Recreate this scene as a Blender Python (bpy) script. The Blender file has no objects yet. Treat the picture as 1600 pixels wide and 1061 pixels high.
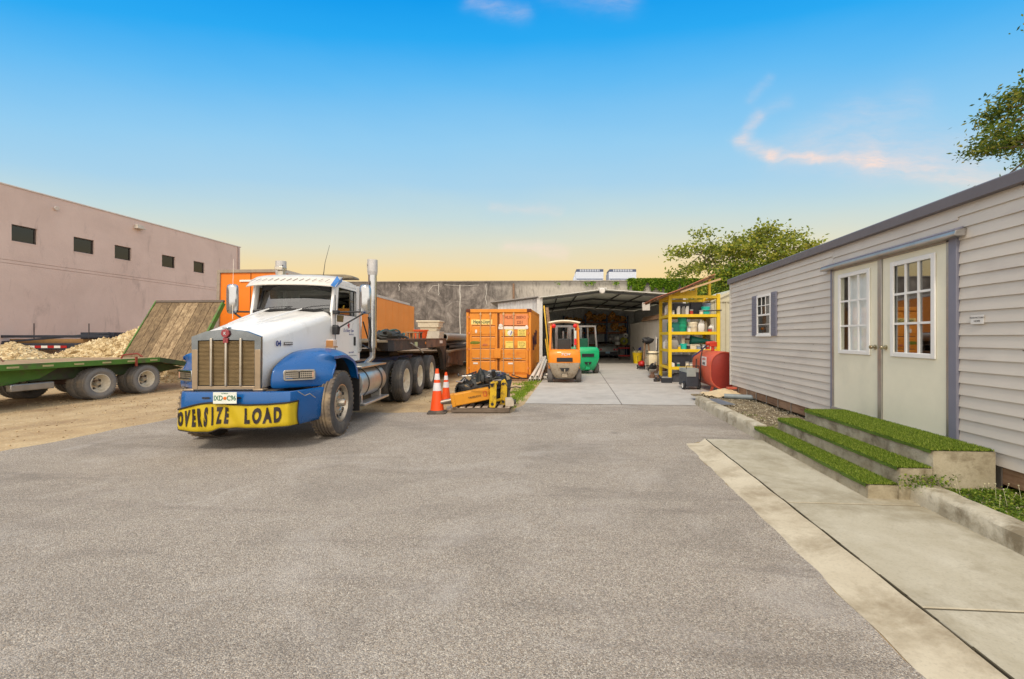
import bpy, bmesh, math, random
import numpy as np
from mathutils import Vector, Matrix, Euler
R = math.radians
random.seed(7)
sc = bpy.context.scene
COL = sc.collection

# ------------------------------------------------------------------ camera, sky, sun, exposure
H = 1.57                      # eye height
F = 680.0                     # focal length in photo pixels (photo 1600 wide)
TH = math.atan(50 / F)        # camera yawed a little left of the yard's axis
CT, ST = math.cos(TH), math.sin(TH)
cam_d = bpy.data.cameras.new('camera'); cam = bpy.data.objects.new('camera', cam_d); COL.objects.link(cam)
cam.location = (0, 0, H); cam.rotation_euler = (R(90), 0, TH)
cam_d.sensor_width = 36; cam_d.lens = F / 1600 * 36
cam_d.shift_x = -50 / 1600; cam_d.shift_y = -3.5 / 1600
cam_d.clip_start = 0.05; cam_d.clip_end = 2000
sc.camera = cam
sc.view_settings.view_transform = 'Standard'; sc.view_settings.look = 'None'
sc.view_settings.gamma = 1; sc.view_settings.exposure = 0.0
sc.cycles.max_bounces = 6; sc.cycles.transparent_max_bounces = 12

def lin(c):
    return tuple(((v / 255) / 12.92 if v / 255 <= .04045 else ((v / 255 + .055) / 1.055) ** 2.4) for v in c)
def W(xc, zc, z=0.0):         # (metres right of, metres ahead of the camera) -> world
    return Vector((xc * CT - zc * ST, xc * ST + zc * CT, z))

SUN_EL, SUN_AZ = R(51), R(190)          # behind the camera, to the left
sd = bpy.data.lights.new('sun', 'SUN'); sd.energy = 1.9; sd.angle = R(10); sd.color = (1, .90, .76)
sun = bpy.data.objects.new('sun', sd); COL.objects.link(sun)
to_sun = Vector((math.sin(SUN_AZ) * math.cos(SUN_EL), math.cos(SUN_AZ) * math.cos(SUN_EL), math.sin(SUN_EL)))
sun.rotation_euler = to_sun.to_track_quat('Z', 'Y').to_euler()

class NT:
    def __init__(s, nt): s.nt = nt; s.n = nt.nodes; s.l = nt.links
    def new(s, t, **k):
        n = s.n.new(t)
        for a, v in k.items(): setattr(n, a, v)
        return n
    def set(s, sock, v):
        if isinstance(v, bpy.types.NodeSocket): s.l.new(v, sock)
        elif v is not None:
            if sock.type == 'RGBA' and len(v) == 3: v = (*v, 1)
            sock.default_value = v
    def math(s, op, a, b=0, c=None, clamp=False):
        n = s.new('ShaderNodeMath', operation=op); n.use_clamp = clamp
        s.set(n.inputs[0], a); s.set(n.inputs[1], b)
        if c is not None: s.set(n.inputs[2], c)
        return n.outputs[0]
    def vmath(s, op, a, b=(0, 0, 0)):
        n = s.new('ShaderNodeVectorMath', operation=op); s.set(n.inputs[0], a); s.set(n.inputs[1], b); return n
    def mix(s, f, a, b, mode='MIX'):
        n = s.new('ShaderNodeMixRGB', blend_type=mode); s.set(n.inputs[0], f); s.set(n.inputs[1], a); s.set(n.inputs[2], b); return n.outputs[0]
    def noise(s, vec, scale, detail=4, rough=.55, dist=0):
        n = s.new('ShaderNodeTexNoise'); s.set(n.inputs['Vector'], vec)
        n.inputs['Scale'].default_value = scale; n.inputs['Detail'].default_value = detail
        n.inputs['Roughness'].default_value = rough; n.inputs['Distortion'].default_value = dist
        return n.outputs['Fac']
    def voro(s, vec, scale, feature='F1', rnd=1):
        n = s.new('ShaderNodeTexVoronoi', feature=feature); s.set(n.inputs['Vector'], vec)
        n.inputs['Scale'].default_value = scale; n.inputs['Randomness'].default_value = rnd
        return n
    def ramp(s, f, stops, interp='LINEAR'):
        n = s.new('ShaderNodeValToRGB'); s.set(n.inputs[0], f); e = n.color_ramp; e.interpolation = interp
        while len(e.elements) > 1: e.elements.remove(e.elements[-1])
        for i, (p, c) in enumerate(stops):
            el = e.elements[0] if i == 0 else e.elements.new(p)
            el.position = p
            el.color = (*c, 1) if isinstance(c, tuple) else (c, c, c, 1)
        return n.outputs[0]
    def step(s, f, a, b): return s.ramp(f, [(a, 0.0), (b, 1.0)])
    def coords(s, kind='Object', scale=None, rot=None):
        tc = s.new('ShaderNodeTexCoord').outputs[kind]
        if scale is None and rot is None: return tc
        m = s.new('ShaderNodeMapping'); s.set(m.inputs['Vector'], tc)
        if scale: m.inputs['Scale'].default_value = scale
        if rot: m.inputs['Rotation'].default_value = rot
        return m.outputs[0]

world = bpy.data.worlds.new('World'); sc.world = world; world.use_nodes = True
wn = NT(world.node_tree)
for n in list(wn.n): wn.n.remove(n)
wo = wn.new('ShaderNodeOutputWorld'); wb = wn.new('ShaderNodeBackground'); wn.l.new(wb.outputs[0], wo.inputs[0])
sky = wn.new('ShaderNodeTexSky', sky_type='NISHITA'); sky.sun_disc = False
sky.sun_elevation = SUN_EL; sky.sun_rotation = SUN_AZ
d = wn.coords('Generated'); sp = wn.new('ShaderNodeSeparateXYZ'); wn.set(sp.inputs[0], d)
X, Y, Z = sp.outputs
hor = wn.math('SQRT', wn.math('ADD', wn.math('MULTIPLY', Y, Y), wn.math('MULTIPLY', wn.math('MULTIPLY', X, X), .3)))
hor = wn.math('MAXIMUM', hor, .05)
v = wn.math('DIVIDE', Z, hor)
vn = wn.noise(wn.coords('Generated', scale=(2, 2, 7)), 1.5, 3)
v2 = wn.math('ADD', v, wn.math('MULTIPLY', wn.math('SUBTRACT', vn, .5), .05))
vr = wn.math('MULTIPLY', v2, .5)
L = lin
grad = wn.ramp(vr, [(0.0, L((250, 198, 112))), (.045, L((253, 214, 134))), (.075, L((250, 222, 164))), (.105, L((228, 226, 202))), (.14, L((200, 222, 224))), (.175, L((172, 214, 238))),
    (.22, L((150, 208, 244))), (.29, L((100, 190, 247))), (.345, L((40, 172, 246))), (.40, L((0, 156, 240))), (.6, L((70, 170, 235))), (1.0, L((190, 205, 222)))])
nis = wn.vmath('SCALE', sky.outputs[0]); nis.inputs['Scale'].default_value = .10
base = wn.mix(.05, grad, nis.outputs[0])
# thin sunset wisps: distance to short strokes in the forward sky, broken up by noise
U = wn.math('DIVIDE', X, wn.math('MAXIMUM', Y, .05)); V = wn.math('DIVIDE', Z, wn.math('MAXIMUM', Y, .05))
cb = wn.new('ShaderNodeCombineXYZ'); wn.set(cb.inputs[0], U); wn.set(cb.inputs[1], V)
def sn(vec, sc_, amp):
    n = wn.new('ShaderNodeTexNoise'); wn.set(n.inputs['Vector'], vec); n.inputs['Scale'].default_value = sc_; n.inputs['Detail'].default_value = 5
    a = wn.vmath('SUBTRACT', n.outputs['Color'], (.5, .5, .5)); b = wn.vmath('SCALE', a.outputs[0]); b.inputs['Scale'].default_value = amp
    return b.outputs[0]
uv = wn.vmath('ADD', wn.vmath('ADD', cb.outputs[0], sn(cb.outputs[0], 5, .06)).outputs[0], sn(cb.outputs[0], 26, .018)).outputs[0]
def seg(a, b, w, k):
    a = Vector((*a, 0)); b = Vector((*b, 0)); ab = b - a
    pa = wn.vmath('SUBTRACT', uv, tuple(a)).outputs[0]
    zz = wn.vmath('MULTIPLY', pa, (1, 1, 0)).outputs[0]
    dn = wn.vmath('DOT_PRODUCT', zz, tuple(ab)).outputs['Value']
    t = wn.math('DIVIDE', dn, ab.length_squared, clamp=True)
    pr = wn.vmath('SCALE', tuple(ab)); wn.set(pr.inputs['Scale'], t)
    dd = wn.vmath('LENGTH', wn.vmath('SUBTRACT', zz, pr.outputs[0]).outputs[0]).outputs['Value']
    q = wn.math('DIVIDE', dd, w)
    g = wn.math('EXPONENT', wn.math('MULTIPLY', wn.math('MULTIPLY', q, q), -1))
    # one-sided taper along the stroke
    return wn.math('MULTIPLY', g, k)
strokes = [((.365, .445), (.44, .405), .015, .50), ((.43, .405), (.53, .392), .012, .50), ((.52, .392), (.66, .375), .014, .40), ((.64, .375), (.90, .335), .024, .34), ((.365, .45), (.40, .495), .012, .35), ((.40, .495), (.46, .52), .014, .12),
           ((.385, .53), (.43, .575), .010, .14), ((.45, .41), (.62, .49), .04, .16), ((.6, .40), (.72, .50), .045, .16), ((.66, .385), (.85, .42), .045, .2), ((.50, .40), (.9, .36), .04, .20), ((-.24, .79), (-.12, .75), .02, .22), ((-.05, .80), (.10, .76), .03, .20),
           ((-.16, .205), (-.03, .19), .014, .45), ((-.2, .30), (-.04, .292), .012, .22)]
tot = None
for s_ in strokes:
    g = seg(*s_); tot = g if tot is None else wn.math('ADD', tot, g)
brk = wn.noise(wn.vmath('MULTIPLY', uv, (6, 22, 1)).outputs[0], 3, 7, .65)
tot = wn.math('MULTIPLY', tot, wn.ramp(brk, [(.3, .35), (.7, 1.0)]), clamp=True)
tot = wn.math('MULTIPLY', tot, wn.math('GREATER_THAN', Y, .1))
fin = wn.mix(tot, base, L((255, 226, 212)))
# unseen sky behind the camera, made pale and extra bright as added fill light
bk = wn.math('MULTIPLY', wn.math('SUBTRACT', .3, Y), 1.2, clamp=True)
fin = wn.mix(bk, fin, (1.75, 1.60, 1.42))
up = wn.math('MULTIPLY', wn.math('SUBTRACT', Z, .66), 3.5, clamp=True)  # unseen overhead sky, paled to make the ambient light more neutral
fin = wn.mix(up, fin, (.98, .92, .86))
wn.set(wb.inputs[0], fin); wb.inputs[1].default_value = 1.0

# ------------------------------------------------------------------ materials
MC = {}
def mat(name, col, rough=.6, metal=0.0, var=.12, vs=6.0, bump=0.0, bs=80.0, dirt=None, dthr=(.55, .75), ds=3.0, spec=.5, coat=0.0, emit=None, streak=None, alpha=None, trans=0):
    """weathered solid colour: col is sRGB 0-255; dirt is a second colour laid on in noise patches"""
    if name in MC: return MC[name]
    m = bpy.data.materials.new(name); m.use_nodes = True; t = NT(m.node_tree)
    b = t.n['Principled BSDF']; co = t.coords('Object')
    c = lin(col)
    lo = tuple(v * (1 - var) for v in c); hi = tuple(min(1, v * (1 + var)) for v in c)
    n1 = t.noise(co, vs, 5, .6)
    cc = t.ramp(n1, [(.3, lo), (.7, hi)])
    if dirt:
        cs = t.coords('Object', scale=streak) if streak else co
        n2 = t.noise(cs, ds, 6, .65)
        cc = t.mix(t.step(n2, *dthr), cc, lin(dirt))
    t.set(b.inputs['Base Color'], cc)
    rr = t.ramp(t.noise(co, vs * 2.3, 4), [(.3, max(0, rough - .08)), (.7, min(1, rough + .08))])
    t.set(b.inputs['Roughness'], rr)
    b.inputs['Metallic'].default_value = metal; b.inputs['Specular IOR Level'].default_value = spec
    b.inputs['Coat Weight'].default_value = coat; b.inputs['Coat Roughness'].default_value = .08
    if emit: b.inputs['Emission Color'].default_value = (*lin(col), 1); b.inputs['Emission Strength'].default_value = emit
    if bump:
        bn = t.new('ShaderNodeBump'); bn.inputs['Strength'].default_value = bump; bn.inputs['Distance'].default_value = .01
        t.set(bn.inputs['Height'], t.noise(co, bs, 4, .6)); t.l.new(bn.outputs[0], b.inputs['Normal'])
    MC[name] = m; return m

def glass_mat(name, tint=(.75, .8, .8), refl=.16, dark=0.0):
    m = bpy.data.materials.new(name); m.use_nodes = True; t = NT(m.node_tree)
    for n in list(t.n): t.n.remove(n)
    o = t.new('ShaderNodeOutputMaterial'); tr = t.new('ShaderNodeBsdfTransparent'); gl = t.new('ShaderNodeBsdfGlossy')
    tr.inputs[0].default_value = (*tint, 1); gl.inputs['Roughness'].default_value = .02; gl.inputs[0].default_value = (.95, .97, 1, 1)
    gm = t.new('ShaderNodeNewGeometry'); dt = t.vmath('DOT_PRODUCT', gm.outputs['Incoming'], gm.outputs['Normal']).outputs['Value']
    k = t.math('POWER', t.math('SUBTRACT', 1, t.math('ABSOLUTE', dt), clamp=True), 5)
    f = t.math('ADD', t.math('MULTIPLY', k, .9 - refl), .03 + refl, clamp=True)
    ms = t.new('ShaderNodeMixShader'); t.set(ms.inputs[0], f); t.l.new(tr.outputs[0], ms.inputs[1]); t.l.new(gl.outputs[0], ms.inputs[2])
    t.l.new(ms.outputs[0], o.inputs[0]); return m

def bump_to(t, b, h, strength=.4, dist=.01):
    bn = t.new('ShaderNodeBump'); bn.inputs['Strength'].default_value = strength; bn.inputs['Distance'].default_value = dist
    t.set(bn.inputs['Height'], h); t.l.new(bn.outputs[0], b.inputs['Normal'])
def newmat(name, rough=.8):
    m = bpy.data.materials.new(name); m.use_nodes = True; t = NT(m.node_tree); b = t.n['Principled BSDF']
    b.inputs['Roughness'].default_value = rough; MC[name] = m
    return m, t, b

def asphalt_mat():
    m, t, b = newmat('asphalt', .92); co = t.coords('Object')
    v1 = t.voro(co, 150); v2_ = t.voro(co, 330)
    s1 = t.new('ShaderNodeSeparateXYZ'); t.set(s1.inputs[0], v1.outputs['Color'])
    s2 = t.new('ShaderNodeSeparateXYZ'); t.set(s2.inputs[0], v2_.outputs['Color'])
    k = t.math('ADD', t.math('MULTIPLY', s1.outputs[0], .6), t.math('MULTIPLY', s2.outputs[1], .4))
    c = t.ramp(k, [(.1, lin((104, 98, 91))), (.42, lin((150, 142, 133))), (.7, lin((178, 169, 158))), (.88, lin((214, 205, 190))), (1, lin((238, 229, 212)))])
    warm = t.mix(t.step(s1.outputs[2], .55, .95), c, lin((186, 164, 138)))
    c = t.mix(.35, c, warm)
    big = t.noise(t.coords('Object', scale=(1, 1.7, 1)), .55, 5, .65, .6)
    c = t.mix(t.ramp(big, [(.30, .42), (.52, 0.0)]), c, lin((112, 105, 99)))
    c = t.mix(t.ramp(t.noise(t.coords('Object', scale=(1, 1.3, 1)), .9, 5, .7, .8), [(.50, 0.0), (.74, .36)]), c, lin((204, 197, 190)))
    tr_ = t.noise(t.coords('Object', scale=(.25, 2.2, 1), rot=(0, 0, .12)), 1.4, 4, .6)
    c = t.mix(t.ramp(tr_, [(.58, 0.0), (.74, .34)]), c, lin((98, 91, 87)))
    vs_ = t.voro(t.vmath('ADD', co, (.3, .1, 0)).outputs[0], .8); s3 = t.new('ShaderNodeSeparateXYZ'); t.set(s3.inputs[0], vs_.outputs['Color'])
    rag = t.math('ADD', vs_.outputs['Distance'], t.math('MULTIPLY', t.noise(co, 9, 5, .7), .12))
    spot = t.math('MULTIPLY', t.ramp(rag, [(.09, 1.0), (.16, 0.0)]), t.math('GREATER_THAN', s3.outputs[0], .62))
    c = t.mix(t.math('MULTIPLY', spot, .45), c, lin((92, 86, 82)))
    t.set(b.inputs['Base Color'], c); bump_to(t, b, t.math('SUBTRACT', 1, v1.outputs['Distance']), .9, .006)
    b.inputs['Specular IOR Level'].default_value = .25
    return m
def sand_mat():
    m, t, b = newmat('sandy_ground', .95); co = t.coords('Object')
    n = t.noise(co, 1.1, 8, .65, .3); f = t.noise(co, 30, 4, .7); tr_ = t.noise(t.coords('Object', scale=(1.6, .35, 1)), 1.2, 5, .6)
    c = t.ramp(n, [(.28, lin((150, 124, 92))), (.5, lin((190, 164, 124))), (.72, lin((212, 190, 150)))])
    c = t.mix(t.ramp(f, [(.35, .5), (.6, 0.0)]), c, lin((136, 112, 84)))
    c = t.mix(t.ramp(tr_, [(.5, 0.0), (.72, .5)]), c, lin((146, 120, 90)))
    vv = t.voro(co, 22); s1 = t.new('ShaderNodeSeparateXYZ'); t.set(s1.inputs[0], vv.outputs['Color'])
    peb = t.math('MULTIPLY', t.math('LESS_THAN', vv.outputs['Distance'], .22), t.math('GREATER_THAN', s1.outputs[0], .72))
    c = t.mix(t.math('MULTIPLY', peb, .8), c, lin((226, 208, 176)))
    t.set(b.inputs['Base Color'], c); bump_to(t, b, t.math('ADD', n, t.math('MULTIPLY', f, .25)), .8, .05)
    return m
def concrete_mat(name, a, bb, stain, joints=None, ss=1.2, streak=(1, 1, 1), sthr=(.52, .75), amt=.6, bump=.25):
    m, t, b = newmat(name, .85); co = t.coords('Object')
    n = t.noise(co, 2.2, 7, .65, .2); f = t.noise(co, 55, 4, .7)
    c = t.ramp(n, [(.28, lin(a)), (.7, lin(bb))])
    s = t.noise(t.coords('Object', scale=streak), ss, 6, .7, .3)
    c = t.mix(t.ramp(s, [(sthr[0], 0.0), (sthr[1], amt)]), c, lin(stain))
    c = t.mix(t.ramp(f, [(.3, .28), (.5, 0.0)]), c, tuple(v * .55 for v in lin(a)))
    t.set(b.inputs['Base Color'], c); bump_to(t, b, t.math('ADD', f, t.math('MULTIPLY', n, 2)), bump, .006)
    return m
def wall_concrete_mat():
    m, t, b = newmat('stained_concrete', .92); 
    co = t.coords('Object')
    n = t.noise(co, .75, 9, .75, 1.3)
    n2 = t.noise(t.coords('Object', scale=(1.5, 1.5, .35)), 1.5, 8, .75, .8)
    c = t.ramp(n, [(.30, lin((64, 60, 58))), (.45, lin((100, 94, 90))), (.6, lin((134, 127, 121))), (.75, lin((172, 166, 160)))])
    c = t.mix(t.ramp(n2, [(.48, 0.0), (.64, .75)]), c, lin((78, 72, 68)))
    c = t.mix(t.ramp(t.noise(co, .5, 7, .7, .6), [(.52, 0.0), (.66, .6)]), c, lin((176, 168, 160)))
    c = t.mix(t.ramp(t.noise(t.coords('Object', scale=(5, 5, .3)), 2.2, 5, .7), [(.60, 0.0), (.72, .7)]), c, lin((196, 190, 182)))
    # right-hand half is cleaner, lighter render
    sx = t.new('ShaderNodeSeparateXYZ'); t.set(sx.inputs[0], co)
    right = t.math('MULTIPLY', t.math('ADD', sx.outputs[0], t.math('MULTIPLY', n, 4)), .25, clamp=True)
    pale = t.ramp(n2, [(.35, lin((150, 144, 136))), (.5, lin((188, 181, 170))), (.68, lin((120, 114, 106)))])
    c = t.mix(t.math('MULTIPLY', right, .85), c, pale)
    # top edge grime band
    zt = t.math('ADD', sx.outputs[2], t.math('MULTIPLY', n2, .5))
    c = t.mix(t.ramp(t.math('SUBTRACT', zt, 6.15), [(.0, 0.0), (.3, .5)]), c, lin((60, 56, 52)))
    t.set(b.inputs['Base Color'], c); bump_to(t, b, n, .4, .03)
    return m
def stucco_mat():
    m, t, b = newmat('pink_stucco', .9); co = t.coords('Object')
    n = t.noise(co, .35, 7, .7, .3); f = t.noise(co, 14, 5, .7)
    c = t.ramp(n, [(.3, lin((202, 180, 170))), (.55, lin((214, 192, 182))), (.75, lin((222, 200, 190)))])
    st = t.noise(t.coords('Object', scale=(1, 1, .22)), 1.5, 7, .78, .5)
    c = t.mix(t.ramp(st, [(.56, 0.0), (.74, .5)]), c, lin((134, 118, 114)))
    c = t.mix(t.ramp(f, [(.58, 0.0), (.8, .25)]), c, lin((140, 122, 118)))
    t.set(b.inputs['Base Color'], c); bump_to(t, b, f, .35, .02); return m
def wood_mat(name, a, bb, dark, axis=1, pl=.28, off=0.0, bump=.5):
    """long planks: grain runs along local `axis`, plank joints every pl metres across"""
    m, t, b = newmat(name, .85)
    sc_ = [9, 9, 9]; sc_[axis] = .6
    co = t.coords('Object', scale=tuple(sc_)); n = t.noise(co, 1.6, 6, .7, .4); n2 = t.noise(t.coords('Object'), 2.5, 5, .7)
    c = t.ramp(n, [(.3, lin(dark)), (.48, lin(a)), (.7, lin(bb))])
    c = t.mix(t.ramp(n2, [(.45, 0.0), (.7, .65)]), c, lin(dark))
    t.set(b.inputs['Base Color'], c); bump_to(t, b, n, bump, .01); return m
def leaf_mat(name, a, bb, c3=None, tr=.35):
    m = bpy.data.materials.new(name); m.use_nodes = True; t = NT(m.node_tree); b = t.n['Principled BSDF']
    b.inputs['Roughness'].default_value = .55; b.inputs['Specular IOR Level'].default_value = .3
    g = t.new('ShaderNodeObjectInfo'); gm = t.new('ShaderNodeNewGeometry')
    r = gm.outputs['Random Per Island']
    c = t.ramp(r, [(0, lin(a)), (.6, lin(bb)), (1, lin(c3 or bb))])
    t.set(b.inputs['Base Color'], c)
    tl = t.new('ShaderNodeBsdfTranslucent'); t.set(tl.inputs[0], c)
    ms = t.new('ShaderNodeMixShader'); ms.inputs[0].default_value = tr
    o = t.n['Material Output']; t.l.new(b.outputs[0], ms.inputs[1]); t.l.new(tl.outputs[0], ms.inputs[2]); t.l.new(ms.outputs[0], o.inputs[0])
    return m
def stone_mat(name, a, bb, dark):
    m, t, b = newmat(name, .95); gm = t.new('ShaderNodeNewGeometry')
    c = t.ramp(gm.outputs['Random Per Island'], [(0, lin(dark)), (.35, lin(a)), (1, lin(bb))])
    n = t.noise(t.coords('Object'), 6, 5); c = t.mix(t.ramp(n, [(.4, .35), (.6, 0.0)]), c, lin(dark))
    vv = t.voro(t.coords('Object'), 16)
    t.set(b.inputs['Base Color'], c); bump_to(t, b, t.math('ADD', n, vv.outputs['Distance']), .6, .04); return m

# ------------------------------------------------------------------ mesh helpers
class MB:
    def __init__(s): s.v = []; s.f = []; s.m = []
    def add(s, vs, fs, m=0, M=None):
        o = len(s.v)
        if M is not None: vs = [M @ Vector(v) for v in vs]
        s.v += [tuple(v) for v in vs]
        for f in fs: s.f.append(tuple(i + o for i in f)); s.m.append(m)
        return s
    def box(s, x0, y0, z0, x1, y1, z1, m=0, M=None):
        x0, x1 = min(x0, x1), max(x0, x1); y0, y1 = min(y0, y1), max(y0, y1); z0, z1 = min(z0, z1), max(z0, z1)
        v = [(x0, y0, z0), (x1, y0, z0), (x1, y1, z0), (x0, y1, z0), (x0, y0, z1), (x1, y0, z1), (x1, y1, z1), (x0, y1, z1)]
        return s.add(v, [(3, 2, 1, 0), (4, 5, 6, 7), (0, 1, 5, 4), (1, 2, 6, 5), (2, 3, 7, 6), (3, 0, 4, 7)], m, M)
    def cbox(s, c, d, m=0, M=None):
        return s.box(c[0] - d[0] / 2, c[1] - d[1] / 2, c[2] - d[2] / 2, c[0] + d[0] / 2, c[1] + d[1] / 2, c[2] + d[2] / 2, m, M)
    def hexa(s, b, t, m=0, M=None):
        """b and t: four corners each, counter-clockwise from above"""
        return s.add(list(b) + list(t), [(3, 2, 1, 0), (4, 5, 6, 7), (0, 1, 5, 4), (1, 2, 6, 5), (2, 3, 7, 6), (3, 0, 4, 7)], m, M)
    def tube(s, p0, p1, r0, r1=None, n=10, m=0, caps=True, M=None):
        p0 = Vector(p0); p1 = Vector(p1); r1 = r0 if r1 is None else r1
        q = (p1 - p0).to_track_quat('Z', 'Y'); a = q @ Vector((1, 0, 0)); b = q @ Vector((0, 1, 0)); v = []
        for p, r in ((p0, r0), (p1, r1)):
            for i in range(n):
                t = 2 * math.pi * i / n; v.append(p + a * (r * math.cos(t)) + b * (r * math.sin(t)))
        f = [(i, (i + 1) % n, n + (i + 1) % n, n + i) for i in range(n)]
        if caps: f += [tuple(range(n))[::-1], tuple(range(n, 2 * n))]
        return s.add(v, f, m, M)
    def bar(s, p0, p1, w, h, m=0, up=(0, 0, 1), M=None):
        """rectangular bar from p0 to p1, w wide, h high"""
        p0 = Vector(p0); p1 = Vector(p1); d = (p1 - p0).normalized(); u = Vector(up)
        a = d.cross(u).normalized(); u = a.cross(d).normalized()
        c = [a * (-w / 2) + u * (-h / 2), a * (w / 2) + u * (-h / 2), a * (w / 2) + u * (h / 2), a * (-w / 2) + u * (h / 2)]
        v = [p0 + k for k in c] + [p1 + k for k in c]
        return s.add(v, [(0, 1, 2, 3), (7, 6, 5, 4), (0, 4, 5, 1), (1, 5, 6, 2), (2, 6, 7, 3), (3, 7, 4, 0)], m, M)
    def path(s, pts, r, n=8, m=0, M=None, closed=False):
        pts = [Vector(p) for p in pts]; rr = r if isinstance(r, (list, tuple)) else [r] * len(pts); v = []; N = len(pts)
        ref = None
        for i, p in enumerate(pts):
            d = (pts[(i + 1) % N] - pts[i - 1]) if (closed or 0 < i < N - 1) else (pts[1] - pts[0] if i == 0 else pts[-1] - pts[-2])
            d.normalize()
            if ref is None: ref = d.orthogonal().normalized()
            ref = (ref - d * ref.dot(d)).normalized(); b = d.cross(ref)
            for k in range(n):
                t = 2 * math.pi * k / n; v.append(p + ref * (rr[i] * math.cos(t)) + b * (rr[i] * math.sin(t)))
        f = []
        for i in range(N - 1 + (1 if closed else 0)):
            a = i * n; b_ = ((i + 1) % N) * n
            f += [(a + k, a + (k + 1) % n, b_ + (k + 1) % n, b_ + k) for k in range(n)]
        if not closed: f += [tuple(range(n))[::-1], tuple(range((N - 1) * n, N * n))]
        return s.add(v, f, m, M)
    def lathe(s, prof, n=32, m=0, M=None, close=False):
        """prof: (radius, height) pairs round local Z; m may be a list, one per band"""
        v = []; P = len(prof)
        for r, h in prof:
            for i in range(n):
                t = 2 * math.pi * i / n; v.append((r * math.cos(t), r * math.sin(t), h))
        o = len(s.v)
        if M is not None: v = [M @ Vector(q) for q in v]
        s.v += [tuple(q) for q in v]
        for j in range(P if close else P - 1):
            a = j * n; b = ((j + 1) % P) * n
            for i in range(n):
                s.f.append((o + a + i, o + a + (i + 1) % n, o + b + (i + 1) % n, o + b + i)); s.m.append(m[j] if isinstance(m, list) else m)
        return s
    def prism(s, poly, h0, h1, ax='z', m=0, M=None):
        """poly: 2-D outline; ax: the extrusion axis; (x,y) for z, (x,z) for y, (y,z) for x"""
        n = len(poly)
        def P(a, b, h): return {'z': (a, b, h), 'y': (a, h, b), 'x': (h, a, b)}[ax]
        v = [P(a, b, h0) for a, b in poly] + [P(a, b, h1) for a, b in poly]
        f = [tuple(range(n))[::-1], tuple(range(n, 2 * n))] + [(i, (i + 1) % n, n + (i + 1) % n, n + i) for i in range(n)]
        return s.add(v, f, m, M)
    def grid(s, rows, m=0, M=None, closeu=False):
        nr = len(rows); nc = len(rows[0]); v = [p for r in rows for p in r]; f = []
        for i in range(nr - 1):
            for j in range(nc - (0 if closeu else 1)):
                k = (j + 1) % nc
                f.append((i * nc + j, i * nc + k, (i + 1) * nc + k, (i + 1) * nc + j))
        return s.add(v, f, m, M)
    def blob(s, c, r, seed=0, amp=.2, n=10, m=0, M=None):
        rnd = random.Random(seed); ph = [rnd.uniform(0, 6.3) for _ in range(6)]; rows = []
        for i in range(n + 1):
            a = math.pi * i / n - math.pi / 2; row = []
            for j in range(n * 2):
                t = math.pi * j / n
                k = 1 + amp * (math.sin(3 * t + ph[0] + 2 * a) * .5 + math.sin(2 * t + ph[1]) * math.cos(3 * a + ph[2]) * .6 + math.sin(5 * t + ph[3]) * math.sin(4 * a + ph[4]) * .4)
                row.append((c[0] + r[0] * k * math.cos(a) * math.cos(t), c[1] + r[1] * k * math.cos(a) * math.sin(t), c[2] + r[2] * k * math.sin(a)))
            rows.append(row)
        return s.grid(rows, m, M, True)
    def build(s, name, mats, parent=None, bevel=0.0, smooth=40, seg=2, fix=True):
        me = bpy.data.meshes.new(name); me.from_pydata(s.v, [], s.f)
        for q in (mats if isinstance(mats, (list, tuple)) else [mats]): me.materials.append(q)
        me.polygons.foreach_set('material_index', s.m)
        if fix and len(s.f) < 60000:
            bm = bmesh.new(); bm.from_mesh(me); bmesh.ops.recalc_face_normals(bm, faces=bm.faces); bm.to_mesh(me); bm.free()
        if smooth:
            me.polygons.foreach_set('use_smooth', [True] * len(me.polygons)); me.set_sharp_from_angle(angle=R(smooth))
        me.update(); o = bpy.data.objects.new(name, me); COL.objects.link(o)
        if parent: o.parent = parent
        if bevel:
            md = o.modifiers.new('bevel', 'BEVEL'); md.width = bevel; md.segments = seg; md.limit_method = 'ANGLE'; md.angle_limit = R(35)
            md.harden_normals = False
        return o

def solidify(o, t, off=-1):
    md = o.modifiers.new('thick', 'SOLIDIFY'); md.thickness = t; md.offset = off; return o
def subsurf(o, n=1):
    md = o.modifiers.new('smooth', 'SUBSURF'); md.levels = n; md.render_levels = n; return o
def tag(o, label, cat, group=None, kind=None):
    if label: o['label'] = label
    if cat: o['category'] = cat
    if group: o['group'] = group
    if kind: o['kind'] = kind
    return o
def thing(name, label, cat, loc=(0, 0, 0), rz=0.0, group=None, rot=None):
    o = bpy.data.objects.new(name, None); COL.objects.link(o); o.location = loc
    o.rotation_euler = rot if rot else (0, 0, rz); o.empty_display_size = .2
    return tag(o, label, cat, group)
def struct(o): o['kind'] = 'structure'; return o
def place(o, loc, rz=0): o.location = loc; o.rotation_euler = (0, 0, rz); return o
def copy_tree(o, parent=None):
    c = o.copy(); COL.objects.link(c); c.parent = parent
    for ch in list(o.children): copy_tree(ch, c)
    return c

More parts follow.
